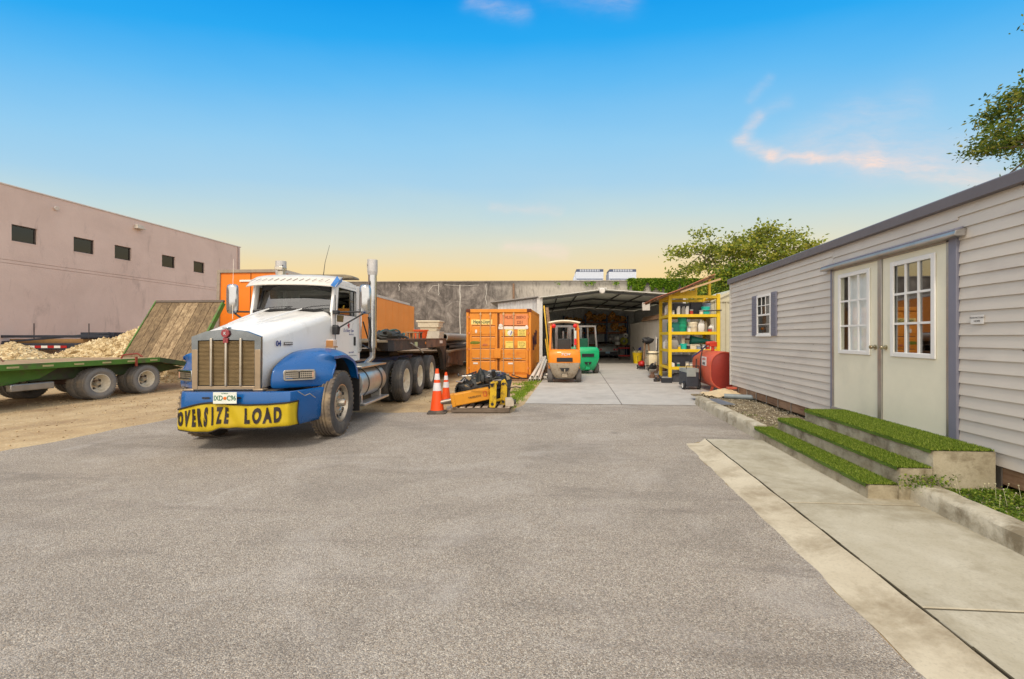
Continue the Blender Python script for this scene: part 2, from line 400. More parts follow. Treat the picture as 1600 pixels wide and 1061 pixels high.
def text(name, s, size, m, parent, M, extrude=.002, bold=0.0, xs=1.0, fn=None, cell=.05, shear=0.0, space=1.0):
    cu = bpy.data.curves.new('t', 'FONT'); cu.body = s; cu.size = size; cu.extrude = extrude; cu.offset = bold * size
    cu.align_x = 'CENTER'; cu.align_y = 'CENTER'; cu.resolution_u = 3; cu.shear = shear; cu.space_character = space
    ob = bpy.data.objects.new('t', cu); COL.objects.link(ob)
    dg = bpy.context.evaluated_depsgraph_get(); me = bpy.data.meshes.new_from_object(ob.evaluated_get(dg))
    bpy.data.objects.remove(ob); bpy.data.curves.remove(cu)
    bm = bmesh.new(); bm.from_mesh(me)
    for q in bm.verts: q.co.x *= xs
    if fn:
        xs_ = [q.co.x for q in bm.verts]; x = min(xs_)
        while x < max(xs_):
            x += cell; bmesh.ops.bisect_plane(bm, geom=bm.verts[:] + bm.edges[:] + bm.faces[:], plane_co=(x, 0, 0), plane_no=(1, 0, 0))
        ys_ = [q.co.y for q in bm.verts]; y = min(ys_)
        while y < max(ys_):
            y += cell; bmesh.ops.bisect_plane(bm, geom=bm.verts[:] + bm.edges[:] + bm.faces[:], plane_co=(0, y, 0), plane_no=(0, 1, 0))
        for q in bm.verts: q.co = Vector(fn(*q.co))
    bm.to_mesh(me); bm.free(); me.materials.clear(); me.materials.append(m); me.name = name
    o = bpy.data.objects.new(name, me); COL.objects.link(o); o.parent = parent
    if M is not None: o.matrix_local = M
    return o
def TM(loc, xdir, ydir):
    """matrix that stands local XY on the plane spanned by xdir (reading direction) and ydir (up)"""
    x = Vector(xdir).normalized(); y = Vector(ydir).normalized(); z = x.cross(y).normalized(); y = z.cross(x)
    M = Matrix((x, y, z)).transposed().to_4x4(); M.translation = Vector(loc); return M
AXY = Matrix.Rotation(R(-90), 4, 'X')      # local Z -> +Y
AXX = Matrix.Rotation(R(90), 4, 'Y')       # local Z -> +X

def scatter_leaves(mb, pts, size, asp=.5, rnd=random, up=.3, m=0):
    """one bent leaf (two triangles) at each point"""
    for p in pts:
        a = Vector((rnd.gauss(0, 1), rnd.gauss(0, 1), rnd.gauss(0, 1) * .6)).normalized()
        n = Vector((rnd.gauss(0, 1), rnd.gauss(0, 1), rnd.gauss(0, 1) + up)).normalized()
        b = a.cross(n)
        if b.length < .05: continue
        b.normalize(); s_ = size * rnd.uniform(.6, 1.25); p = Vector(p)
        mb.add([p - a * s_ * .5, p + b * s_ * asp * .5, p + a * s_ * .5, p - b * s_ * asp * .5], [(0, 1, 2, 3)], m)
# ================================================================== GROUND
MAT_AS = asphalt_mat(); MAT_SAND = sand_mat()
MAT_SLAB = concrete_mat('slab_concrete', (172, 167, 160), (191, 186, 178), (146, 140, 132), ss=.7, amt=.7)
MAT_PAD = concrete_mat('pad_concrete', (172, 163, 140), (198, 191, 172), (134, 122, 96), ss=1.1, sthr=(.46, .68), amt=.8)
MAT_GUT = concrete_mat('gutter_concrete', (188, 175, 150), (209, 198, 174), (146, 130, 104), ss=1.8, sthr=(.46, .66), amt=.8)
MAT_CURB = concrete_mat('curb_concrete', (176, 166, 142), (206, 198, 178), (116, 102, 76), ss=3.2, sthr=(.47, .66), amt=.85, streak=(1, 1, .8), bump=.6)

def sheet(name, pts, z, m, sub=0, jit=0):
    rnd = random.Random(3)
    if sub:
        q = []
        for i, p in enumerate(pts):
            a = Vector(p); b = Vector(pts[(i + 1) % len(pts)]); n = max(1, int((b - a).length / sub)) if max(map(abs, (*a, *b))) < 40 else 1
            for k in range(n):
                c = a.lerp(b, k / n)
                if k: c += Vector((rnd.uniform(-jit, jit), rnd.uniform(-jit, jit)))
                q.append(tuple(c))
        pts = q
    mb = MB(); mb.add([(x, y, z) for x, y in pts], [tuple(range(len(pts)))]); return struct(mb.build(name, m, smooth=0, fix=False))
sheet('ground', [(-300, -60), (300, -60), (300, 600), (-300, 600)], 0, MAT_SAND)
sheet('asphalt', [(-30, -14), (1.62, -14), (1.62, 6.5), (1.95, 6.75), (2.80, 6.75), (2.8, 10.215), (-1.2, 10.215), (-1.35, 8.95), (-4.6, 8.75), (-7.7, 8.9), (-7.86, 5), (-7.95, 3), (-30, -2)], .005, MAT_AS, .25, .05)
mb = MB()
mb.add([(-1.2, 10.2, .012), (2.85, 10.2, .012), (2.95, 10.45, .012), (9, 10.6, .012), (9, 40, .012), (-6, 40, .012), (-4.3, 23, .012), (-1.25, 23, .012)], [tuple(range(8))])
struct(mb.build('concrete_floor', MAT_SLAB, smooth=0))
mj = MB()
mj.box(-1.2, 14.9, .010, 6, 14.93, .0145); mj.box(1.05, 10.2, .010, 1.075, 36, .0145); mj.box(-1.2, 20.4, .010, 6, 20.43, .0145)
struct(mj.build('floor_joints', mat('joint_dark', (120, 114, 108), .9), smooth=0))
# rolled gutter strip beside the walkway: dished towards the asphalt
mb = MB(); rows = []
for i in range(61):
    y = -3 + 9.55 * i / 60
    w = math.sin(i * 1.7) * .008
    y1 = y if i < 60 else 6.55
    rows.append([(1.60 + w, y1, .004), (1.66 + w, y1, .010), (1.80, y1, .018), (1.905 + w, y1 + (.12 if i == 60 else 0), .045), (1.93 + w * .6, y1 + (.18 if i == 60 else 0), .045), (1.945, y1 + .15 * (i == 60), -.02)])
mb.grid(rows); struct(mb.build('gutter', MAT_GUT, smooth=60))
# walkway pad in three pours
mb = MB()
for a, b in ((4.20, 6.72), (2.62, 4.185), (-3, 2.605)):
    x1 = 2.78 if a > 4.3 else 3.16
    mb.box(1.955, a, -.05, x1, b, .04)
o = struct(mb.build('walkway', MAT_PAD, bevel=.008))
mb = MB(); 
for i in range(40):
    y = -2 + i * .22; mb.cbox((1.95 + math.sin(i * 2.1) * .004, y, .02), (.010, .24, .044))
struct(mb.build('walkway_joint', mat('moss_joint', (84, 76, 58), .95), smooth=0))
mb = MB(); mb.box(1.95, 4.184, 0, 3.15, 4.201, .034); mb.box(1.95, 2.604, 0, 3.15, 2.621, .034)
struct(mb.build('pad_joints', MC['moss_joint'], smooth=0))
# soil beds along the office wall
MAT_BED, t, b = newmat('bed_soil', .95)
co = t.coords('Object'); n = t.noise(co, 9, 6, .7); vv = t.voro(co, 45)
c = t.ramp(n, [(.3, lin((92, 78, 58))), (.5, lin((140, 124, 96))), (.7, lin((176, 160, 128)))])
t.set(b.inputs['Base Color'], c); bump_to(t, b, t.math('ADD', n, vv.outputs['Distance']), .8, .04)
def bed(name, x0, x1, y0, y1, z):
    mb = MB(); rows = []; nx, ny = 24, 60; rnd = random.Random(5)
    for j in range(ny + 1):
        rows.append([(x0 + (x1 - x0) * i / nx, y0 + (y1 - y0) * j / ny, z + rnd.uniform(-.012, .016) + .02 * math.sin(i * .6 + j * .3)) for i in range(nx + 1)])
    mb.grid(rows); struct(mb.build(name, MAT_BED, smooth=60))
bed('ground_bed', 2.90, 7.2, 6.9, 11.3, .135)
bed('ground_bed', 3.3, 7.2, -3, 4.4, .14)

# curbs: each cast block is one thing
def curb(x0, x1, y0, y1, h, label):
    mb = MB(); n = max(2, int((y1 - y0) / .12)); rows = []; rnd = random.Random(int(y0 * 100))
    for i in range(n + 1):
        y = y0 + (y1 - y0) * i / n; q = lambda: rnd.uniform(-.006, .006)
        rows.append([(x0 - .01 + q(), y, -.04), (x0 + q(), y, h * .5), (x0 + .005 + q(), y, h - .03), (x0 + .035 + q(), y, h - .004), (x0 + .09, y, h + q()), (x1 - .02, y, h + q()), (x1, y, h - .03), (x1, y, -.04)])
    mb.grid(rows); k = 8; mb.f += [tuple(range(k)), tuple(range(n * k, n * k + k))[::-1]]; mb.m += [0, 0]
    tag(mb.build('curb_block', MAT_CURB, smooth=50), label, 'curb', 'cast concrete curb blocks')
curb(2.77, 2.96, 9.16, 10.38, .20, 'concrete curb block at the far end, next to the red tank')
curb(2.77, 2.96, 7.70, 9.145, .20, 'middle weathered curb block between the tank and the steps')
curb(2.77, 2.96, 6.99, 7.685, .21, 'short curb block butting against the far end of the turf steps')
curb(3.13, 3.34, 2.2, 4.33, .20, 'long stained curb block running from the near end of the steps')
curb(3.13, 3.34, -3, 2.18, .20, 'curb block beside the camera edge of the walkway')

# ================================================================== OFFICE (mobile building on the right)
XW = 3.95
SID = mat('vinyl_siding', (205, 197, 186), .55, var=.05, vs=1.5, dirt=(176, 166, 160), dthr=(.55, .85), ds=1.2, streak=(1, .5, 2))
TRIM = mat('slate_trim', (122, 122, 136), .5, var=.05)
FASC = mat('mauve_fascia', (104, 98, 102), .5, var=.06)
DOORM = mat('cream_door', (234, 229, 206), .4, var=.03, dirt=(212, 208, 188), dthr=(.5, .8), ds=1.5)
WHT = mat('white_frame', (232, 230, 226), .4, var=.03)
GALV = mat('galvanised', (176, 172, 168), .38, metal=.75, var=.12)
WOODSK = wood_mat('skirt_timber', (150, 118, 92), (176, 146, 118), (98, 72, 52), axis=1)
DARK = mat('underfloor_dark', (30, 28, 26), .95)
GLS = glass_mat('window_glass', (.40, .43, .43), .26); GLS2 = glass_mat('clear_glass', (.96, .97, .97), .0)
ofc = thing('mobile_office', 'long grey clapboard mobile office with cream double doors above the green steps', 'building', (XW, 5.2, 0))
OX, OY = XW, 5.2
def OM(mb): # to the office's own origin
    mb.v = [(x - OX, y - OY, z) for x, y, z in mb.v]; return mb
mb = MB()
def laps(y0, y1, z0, z1):
    n = int(round((z1 - z0) / .1222)); h = (z1 - z0) / n
    for k in range(n):
        a = z0 + k * h; b = a + h
        mb.add([(XW - .019, y0, a), (XW - .019, y1, a), (XW - .002, y1, b), (XW - .002, y0, b), (XW + .04, y0, a), (XW + .04, y1, a), (XW + .04, y1, b), (XW + .04, y0, b)],
               [(0, 3, 2, 1), (0, 1, 5, 4), (0, 4, 7, 3), (1, 2, 6, 5), (3, 7, 6, 2)])
laps(7.0, 11.43, .37, 2.935); laps(-2.5, 4.80, .37, 2.935); laps(4.80, 7.0, 2.635, 2.935)
rnd = random.Random(4)
for k in range(21):
    for y in (4.1, 7.6, 8.6, 10.6):
        z = .37 + .12214 * (k + 1); yy = y + rnd.uniform(-.05, .05)
        if rnd.random() < .4: mb.box(XW - .0075, yy, z - .022, XW - .003, yy + .012, z - .012, 1)
OM(mb).build('siding', [SID, mat('screw_dark', (120, 106, 94), .7)], ofc, smooth=0)
mb = MB(); mb.box(XW + .04, -2.5, .37, 7.5, 4.78, 2.93); mb.box(XW + .04, 7.02, .37, 7.5, 11.42, 2.93); mb.box(6.2, 4.78, .37, 7.5, 7.02, 2.93); mb.box(XW + .04, 4.78, .34, 6.2, 7.02, .47)
mb.box(XW + .04, 4.78, 2.62, 6.2, 7.02, 2.93)
OM(mb).build('wall_core', mat('inner_wall', (170, 160, 150), .8), ofc, smooth=0)
mb = MB(); mb.box(XW - .028, 11.40, .36, XW + .05, 11.47, 2.93); OM(mb).build('corner_trim', mat('pale_trim', (206, 200, 190), .5), ofc, bevel=.004)
mb = MB(); mb.prism([(XW - .075, 2.925), (XW - .075, 3.035), (XW - .06, 3.05), (XW + .1, 3.06), (XW + .1, 2.925)], -2.6, 11.5, 'y')
OM(mb).build('fascia', FASC, ofc, bevel=.004)
mb = MB(); mb.prism([(XW + .1, 2.93), (XW + .1, 3.055), (5.7, 3.35), (7.6, 3.06), (7.6, 2.93)], -2.58, 11.48, 'y'); OM(mb).build('roof', mat('roof_sheet', (150, 146, 146), .6), ofc, smooth=0)
# skirting beams with joist hangers, and the dark underfloor
mb = MB(); mb.box(XW + .02, 6.2, .20, XW + .07, 11.4, .362); mb.box(XW + .02, -2.4, .20, XW + .07, 4.45, .362)
OM(mb).build('skirting_beam', WOODSK, ofc, bevel=.004)
for y in [7.3 + i * .52 for i in range(8)]:
    mb = MB(); mb.box(XW + .010, y, .19, XW + .019, y + .035, .355); OM(mb).build('joist_bracket', GALV, ofc)
for y in (4.36, 3.6, 2.8):
    mb = MB(); mb.box(XW + .005, y, .16, XW + .018, y + .055, .36); OM(mb).build('joist_bracket', GALV, ofc)
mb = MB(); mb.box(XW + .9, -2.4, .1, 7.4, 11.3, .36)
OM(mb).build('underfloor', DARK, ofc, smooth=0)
# door opening
mb = MB(); mb.box(XW - .03, 4.885, .49, XW + .06, 4.925, 2.60); mb.box(XW - .03, 6.95, .49, XW + .06, 6.99, 2.60); mb.box(XW - .03, 4.885, 2.575, XW + .06, 6.99, 2.615); mb.box(XW - .045, 4.885, .47, XW + .06, 6.99, .508)
mb.box(XW - .04, 5.895, .51, XW + .0, 5.965, 2.575)
OM(mb).build('door_frame', GALV, ofc, bevel=.003)
mb = MB(); mb.box(XW - .042, 4.785, .38, XW + .03, 4.882, 2.61); OM(mb).build('door_trim', TRIM, ofc, bevel=.004)
mb = MB(); mb.box(XW - .034, 6.993, .45, XW + .03, 7.03, 2.61); OM(mb).build('door_trim', TRIM, ofc, bevel=.004)
mb = MB(); mb.prism([(XW - .02, 2.60), (XW - .12, 2.60), (XW - .125, 2.625), (XW - .115, 2.65), (XW - .02, 2.68)], 4.70, 7.15, 'y'); OM(mb).build('drip_rail', GALV, ofc, bevel=.003)
mb = MB(); mb.prism([(XW - .025, 2.682), (XW - .112, 2.653), (XW - .112, 2.667), (XW - .025, 2.702)], 4.72, 7.13, 'y'); OM(mb).build('rail_cover', TRIM, ofc)
def door_leaf(y0, y1, wy0, wy1, knob_y, hinge_y):
    wz0, wz1 = 1.375, 2.455
    mb = MB(); x0, x1 = XW - .022, XW + .025
    mb.box(x0, y0, .512, x1, y1, wz0); mb.box(x0, y0, wz1, x1, y1, 2.572); mb.box(x0, y0, wz0, x1, wy0, wz1); mb.box(x0, wy1, wz0, x1, y1, wz1)
    dl = OM(mb).build('door', DOORM, ofc, smooth=0)
    fr = MB(); g = .045
    fr.box(x0 - .022, wy0 - g, wz0 - g, x0 - .002, wy0 + .012, wz1 + g); fr.box(x0 - .022, wy1 - .012, wz0 - g, x0 - .002, wy1 + g, wz1 + g)
    fr.box(x0 - .021, wy0 + .012, wz0 - g, x0 - .003, wy1 - .012, wz0 + .012); fr.box(x0 - .021, wy0 + .012, wz1 - .012, x0 - .003, wy1 - .012, wz1 + g)
    OM(fr).build('window_frame', WHT, dl, bevel=.006)
    mu = MB()
    for i in (1, 2):
        yy = wy0 + (wy1 - wy0) * i / 3; mu.box(x0 - .012, yy - .013, wz0 + .01, x0 + .004, yy + .013, wz1 - .01)
        zz = wz0 + (wz1 - wz0) * i / 3
        for k in range(3):
            a = wy0 + (wy1 - wy0) * k / 3 + (.0131 if k else .012); b_ = wy0 + (wy1 - wy0) * (k + 1) / 3 - (.0131 if k < 2 else .012)
            mu.box(x0 - .011, a, zz - .013, x0 + .003, b_, zz + .013)
    OM(mu).build('glazing_bars', WHT, dl, smooth=0)
    gl = MB(); gl.box(x0 + .006, wy0, wz0, x0 + .012, wy1, wz1); OM(gl).build('glass_pane', GLS if wy0 < 6 else GLS2, dl, smooth=0)
    kn = MB(); M = Matrix.Translation((x0, knob_y, 1.44)) @ Matrix.Rotation(R(-90), 4, 'Y')
    kn.lathe([(0, 0), (.033, 0), (.033, .008), (.012, .012), (.012, .035), (.024, .042), (.029, .055), (.024, .068), (0, .072)], 16, 0, M)
    OM(kn).build('door_knob', mat('knob_brass', (176, 166, 140), .25, metal=.9), dl, smooth=50)
    return dl
door_leaf(4.93, 5.89, 5.10, 5.69, 5.835, 0)
door_leaf(5.97, 6.945, 6.165, 6.775, 6.03, 0)
# what shows through the panes: blind, room
mb = MB(); mb.box(XW + .035, 6.10, 1.3, XW + .045, 6.70, 2.5)
OM(mb).build('window_blind', mat('blind', (246, 246, 240), .8), ofc, smooth=0)
mb = MB(); mb.box(XW + .9, 4.9, .5, XW + 1.5, 6.9, 1.25); mb.box(XW + 1.2, 5.4, 1.25, XW + 1.4, 6.0, 1.7)
OM(mb).build('desk', mat('office_desk', (90, 70, 54), .5), ofc, smooth=0)
# small window with shutters
win = MB(); x0 = XW - .045
win.box(x0, 9.08, 1.615, XW + .0, 9.125, 2.46); win.box(x0, 9.715, 1.615, XW, 9.76, 2.46); win.box(x0, 9.125, 1.615, XW, 9.715, 1.66); win.box(x0, 9.125, 2.415, XW, 9.715, 2.46); win.box(x0 + .006, 9.125, 2.02, XW, 9.715, 2.055); win.box(x0 - .012, 9.06, 1.585, XW, 9.78, 1.615)
wo_ = OM(win).build('window', WHT, ofc, bevel=.003)
g = MB(); g.box(x0 + .018, 9.125, 1.66, x0 + .022, 9.715, 2.02); g.box(x0 + .012, 9.125, 2.055, x0 + .016, 9.715, 2.415)
OM(g).build('glass_pane', glass_mat('blue_glass', (.25, .28, .3), .1), wo_, smooth=0)
g = MB(); 
for k in (1, 2): g.box(x0 + .002, 9.125 + .59 * k / 3 - .008, 2.055, x0 + .011, 9.125 + .59 * k / 3 + .008, 2.415)
for k in range(3): g.box(x0 + .003, 9.126 + .197 * k + .009, 2.228, x0 + .010, 9.126 + .197 * (k + 1) - .009, 2.243)
g.box(x0 + .008, 9.126, 1.835, x0 + .017, 9.714, 1.845)
OM(g).build('glazing_bars', WHT, wo_, smooth=0)
g = MB(); g.box(XW - .012, 9.1, 1.64, XW - .006, 9.74, 2.44); OM(g).build('window_blind', mat('dim_blind', (120, 124, 122), .8), wo_, smooth=0)
for (a, b_) in ((8.84, 9.065), (9.775, 10.01)):
    g = MB(); g.box(XW - .045, a, 1.6, XW - .01, b_, 2.475)
    for k in range(20): g.box(XW - .052, a + .03, 1.64 + k * .041, XW - .0455, b_ - .03, 1.64 + k * .041 + .022)
    OM(g).build('shutter', TRIM, wo_, bevel=.003)
mb = MB(); mb.box(XW - .026, 4.50, 1.70, XW - .0215, 4.64, 1.79); st = OM(mb).build('sticker', mat('sticker_white', (222, 218, 212), .5), ofc, smooth=0)
text('sticker_text', 'MANUFACTURED', .02, mat('ink_dark', (60, 58, 58), .6), st, TM((XW - .0275 - OX, 4.57 - OY, 1.762), (0, -1, 0), (0, 0, 1)), .0005)
text('sticker_text', 'HOME', .024, MC['ink_dark'], st, TM((XW - .0275 - OX, 4.57 - OY, 1.728), (0, -1, 0), (0, 0, 1)), .0005)
# ================================================================== TURF STEPS
TURF, t, b = newmat('turf_base', .95); co = t.coords('Object')
t.set(b.inputs['Base Color'], t.ramp(t.noise(co, 60, 5, .8), [(.3, lin((56, 78, 18))), (.6, lin((100, 128, 36))), (.8, lin((136, 158, 54)))])); bump_to(t, b, t.noise(co, 220, 3), 1, .01)
BLADE = leaf_mat('turf_blade', (64, 88, 18), (124, 150, 40), (186, 194, 92), .3)
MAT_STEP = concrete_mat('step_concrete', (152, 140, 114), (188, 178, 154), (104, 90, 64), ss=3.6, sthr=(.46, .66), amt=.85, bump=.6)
stp = thing('door_steps', 'three concrete steps covered in bright green artificial turf leading to the double doors', 'steps', (3.2, 5.6, 0))
def step_(x0, x1, y0, y1, z0, z1):
    mb = MB(); rnd = random.Random(int(z1 * 99)); n = 24; rows = []
    for i in range(n + 1):
        y = y0 + (y1 - y0) * i / n; q = lambda: rnd.uniform(-.004, .004)
        rows.append([(x0 - .012 + q() - 3.2, y - 5.6, z0), (x0 - .003 + q() - 3.2, y - 5.6, (z0 + z1) / 2), (x0 + q() - 3.2, y - 5.6, z1 - .02), (x0 + .012 - 3.2, y - 5.6, z1), (x1 - 3.2, y - 5.6, z1), (x1 - 3.2, y - 5.6, z0)])
    mb.grid(rows); mb.f += [tuple(range(6)), tuple(range(n * 6, n * 6 + 6))[::-1]]; mb.m += [0, 0]
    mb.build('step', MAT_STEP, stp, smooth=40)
def turf(x0, x1, y0, y1, z, nb):
    mb = MB(); rnd = random.Random(nb); n = 30; e = lambda: rnd.uniform(-.006, .006)
    top = [[(x0 - .018 + e() - 3.2, y0 + (y1 - y0) * i / n - 5.6, z - .022), (x0 - .014 + e() - 3.2, y0 + (y1 - y0) * i / n - 5.6, z + .010), ((x0 + x1) / 2 - 3.2, y0 + (y1 - y0) * i / n - 5.6, z + .014 + e() * .5), (x1 - 3.2, y0 + (y1 - y0) * i / n - 5.6, z + .012)] for i in range(n + 1)]
    mb.grid(top); c = mb.build('turf_carpet', TURF, stp, smooth=60)
    bl = MB()
    for _ in range(nb):
        x = rnd.uniform(x0 - .018, x1) - 3.2; y = rnd.uniform(y0 - .008, y1 + .008) - 5.6; a = rnd.uniform(0, 6.3); h = rnd.uniform(.012, .027); w = .0034
        lx, ly = rnd.gauss(0, .010), rnd.gauss(0, .010)
        bl.add([(x - w * math.cos(a), y - w * math.sin(a), z + .008), (x + w * math.cos(a), y + w * math.sin(a), z + .008), (x + lx, y + ly, z + .010 + h)], [(0, 1, 2)])
    tag(bl.build('turf_blades', BLADE, c, smooth=0, fix=False), None, None, kind='stuff')
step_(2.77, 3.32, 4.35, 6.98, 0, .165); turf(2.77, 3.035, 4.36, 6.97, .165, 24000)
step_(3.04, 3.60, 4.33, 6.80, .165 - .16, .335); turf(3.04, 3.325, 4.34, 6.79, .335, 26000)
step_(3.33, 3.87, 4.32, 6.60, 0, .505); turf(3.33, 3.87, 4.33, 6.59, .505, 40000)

# ================================================================== small vegetation and loose stones
GRS = leaf_mat('weed_leaf', (62, 92, 26), (112, 140, 40), (160, 170, 70), .35)
GRB = leaf_mat('grass_blade', (82, 120, 30), (136, 168, 44), (176, 190, 80), .35)
def tufts(name, spots, n, rad, h, m, lab, seed=1, w=.006):
    rnd = random.Random(seed); mb = MB()
    for (x, y, z, k) in spots:
        for _ in range(int(n * k)):
            r = rad * math.sqrt(rnd.random()) * math.sqrt(k); a = rnd.uniform(0, 6.3); px, py = x + r * math.cos(a), y + r * math.sin(a) * 1.2
            hh = h * rnd.uniform(.35, 1.1); lx, ly = rnd.gauss(0, .45) * hh, rnd.gauss(0, .45) * hh; b_ = rnd.uniform(0, 3.14); ww = w * rnd.uniform(.6, 1.5)
            dx, dy = ww * math.cos(b_), ww * math.sin(b_)
            mb.add([(px - dx, py - dy, z), (px + dx, py + dy, z), (px + lx * .5 + dx * .7, py + ly * .5 + dy * .7, z + hh * .6), (px + lx, py + ly, z + hh * .95), (px + lx * .5 - dx * .7, py + ly * .5 - dy * .7, z + hh * .6)], [(0, 1, 2, 3, 4)])
    return tag(mb.build(name, m, smooth=0, fix=False), lab, 'grass', kind='stuff')
rnd = random.Random(11)
sp1 = [(-1.42 - abs(rnd.gauss(0, .16)) + (y - 9) * .01, y, 0, rnd.uniform(.4, 1.2)) for y in [9.1 + .16 * i for i in range(44)] for _ in range(2) if rnd.random() < (.4 if y < 10.4 else .95)]
tufts('grass', sp1, 60, .17, .085, GRB, 'bright green grass strip between the wooden pallet and the concrete slab', 2)
sp2 = [(rnd.uniform(3.0, 3.8), rnd.uniform(6.95, 7.5), .14, rnd.uniform(.3, .8)) for _ in range(18)] + [(rnd.uniform(3.0, 3.3), rnd.uniform(7.5, 8.6), .14, .25) for _ in range(8)]
tufts('weeds', sp2, 45, .10, .035, GRS, 'low weeds in the gravel at the far end of the turf steps', 3, .004)
# broad-leaved weeds by the near end of the steps
from mathutils.noise import noise as mnz
mb = MB(); rnd = random.Random(9); pts = []
for _ in range(230):
    y = 4.28 - abs(rnd.gauss(0, .50)); x = rnd.uniform(3.34, 3.95); h = .15 + abs(rnd.gauss(0, .03)) * (1 if y > 3.9 else .5)
    pts += [(x + rnd.gauss(0, .02), y + rnd.gauss(0, .02), rnd.uniform(.145, h + .01)) for _ in range(9)]
for _ in range(5200):
    y = 4.3 - rnd.random() ** 1.3 * 1.5; x = rnd.uniform(3.35, 4.1)
    if mnz(Vector((x * 3, y * 3, 0))) + (y - 3.2) * .35 > .02: pts.append((x, y, rnd.uniform(.148, .175)))
for _ in range(420): pts.append((rnd.gauss(3.22, .12), 4.30 - abs(rnd.gauss(0, .05)), rnd.uniform(.16, .30)))
scatter_leaves(mb, pts, .026, .6, rnd, 1.2)
tag(mb.build('weeds', GRS, smooth=0, fix=False), 'leafy green weeds growing beside the near end of the turf steps', 'weeds', kind='stuff')
mb = MB()
for _ in range(22):
    x, y = rnd.uniform(3.4, 3.85), rnd.uniform(3.4, 4.28); h = rnd.uniform(.05, .17); lx, ly = rnd.gauss(0, .03), rnd.gauss(0, .03)
    mb.tube((x, y, .13), (x + lx, y + ly, .14 + h), .0012, n=4); mb.blob((x + lx, y + ly, .145 + h), (.007, .007, .005), 1, .1, 3)
tag(mb.build('wildflowers', mat('pale_flower', (220, 214, 176), .8), smooth=0), 'tiny pale flowers on thin stalks among the weeds by the steps', 'weeds', kind='stuff')
STN = stone_mat('gravel_stone', (170, 158, 132), (214, 204, 182), (112, 100, 80))
def stones(name, n, fx, r0, r1, lab, seed=1, m=STN):
    rnd = random.Random(seed); mb = MB()
    for _ in range(n):
        x, y, z = fx(rnd); r = rnd.uniform(r0, r1); M = Matrix.Translation((x, y, z + r * .3)) @ Euler((rnd.uniform(0, 3), rnd.uniform(0, 3), rnd.uniform(0, 3))).to_matrix().to_4x4()
        q = [rnd.uniform(.6, 1.2) * r for _ in range(6)]
        mb.add([(q[0], 0, 0), (0, q[1], 0), (-q[2], 0, 0), (0, -q[3], 0), (0, 0, q[4] * .8), (0, 0, -q[5] * .8)], [(0, 1, 4), (1, 2, 4), (2, 3, 4), (3, 0, 4), (1, 0, 5), (2, 1, 5), (3, 2, 5), (0, 3, 5)], 0, M)
    return tag(mb.build(name, m, smooth=0, fix=False), lab, 'gravel', kind='stuff')
stones('gravel', 2600, lambda r: (r.uniform(3.0, 4.6), r.uniform(6.9, 11.2), .145), .006, .02, 'loose gravel in the bed beneath the office window', 1)
stones('gravel', 1300, lambda r: (r.uniform(3.36, 4.4), r.uniform(2.6, 4.3), .145), .005, .018, 'loose gravel in the bed beyond the long stained curb', 2)
DS = stone_mat('dirt_stone', (176, 150, 112), (214, 192, 150), (120, 98, 70))
stones('gravel', 1500, lambda r: (r.uniform(-14, -1.3), 8.9 + abs(r.gauss(0, 4)), .0), .006, .022, 'scattered pebbles on the sandy ground behind the truck', 3, DS)
stones('gravel', 900, lambda r: (r.uniform(-14, -7.9), r.uniform(4, 12), .0), .006, .02, 'scattered pebbles on the sandy ground in front of the green trailer', 4, DS)
# ================================================================== BACKGROUND STRUCTURES
def cam_thing(name, label, cat, xc, zc, rz=0, group=None, z=0):
    """a thing whose local x runs to the camera's right and local y away from it"""
    return thing(name, label, cat, W(xc, zc, z), TH + rz, group)
def frame_box(mb, x0, y0, z0, x1, y1, z1, t, m=0):
    for y in (y0, y1):
        for x in (x0, x1): mb.cbox((x, y, (z0 + z1) / 2), (t, t, z1 - z0), m)
# --- pink stucco warehouse, left
STU = stucco_mat()
bl = thing('warehouse', 'long pinkish stucco warehouse with a row of small high windows behind the gravel piles', 'building', (-24, 20, 0))
YB0, YB1 = -12, 29.5
WINS = [(16.84, 17.72, 5.69, 6.41), (19.14, 20.03, 5.69, 6.40), (21.0, 21.85, 5.69, 6.40), (23.6, 24.43, 5.69, 6.38), (25.7, 26.5, 5.69, 6.38), (13.2, 14.1, 5.69, 6.4), (10, 10.9, 5.69, 6.4)]
mb = MB(); ys = sorted([w[0] for w in WINS] + [w[1] for w in WINS] + [YB0, YB1])
zs = [0, 4.70, 4.72, 4.84, 4.86, 5.69, 6.40, 8.0]
for i in range(len(ys) - 1):
    y0, y1 = ys[i], ys[i + 1]; isw = any(abs(w[0] - y0) < 1e-6 for w in WINS)
    for j in range(len(zs) - 1):
        z0, z1 = zs[j], zs[j + 1]
        if isw and z0 == 5.69: continue
        g = .03 if j in (1, 3) else 0
        mb.add([(-.0 - g, y0 - 20, z0), (0 - g, y1 - 20, z0), (0 - g, y1 - 20, z1), (0 - g, y0 - 20, z1)], [(0, 1, 2, 3)])
        if g:
            mb.add([(0, y0 - 20, z0), (0, y1 - 20, z0), (-g, y1 - 20, z0), (-g, y0 - 20, z0)], [(0, 1, 2, 3)]); mb.add([(0, y0 - 20, z1), (0, y1 - 20, z1), (-g, y1 - 20, z1), (-g, y0 - 20, z1)], [(0, 1, 2, 3)])
mb.add([(0, 9.5, 0), (-30, 9.5, 0), (-30, 9.5, 8), (0, 9.5, 8)], [(0, 1, 2, 3)])
mb.add([(-30, -32, 0), (-30, 9.5, 0), (-30, 9.5, 8), (-30, -32, 8)], [(0, 1, 2, 3)]); mb.add([(-30, -32, 8), (-30, 9.5, 8), (-.3, 9.5, 8), (-.3, -32, 8)], [(0, 1, 2, 3)])
mb.build('wall', STU, bl, smooth=0)
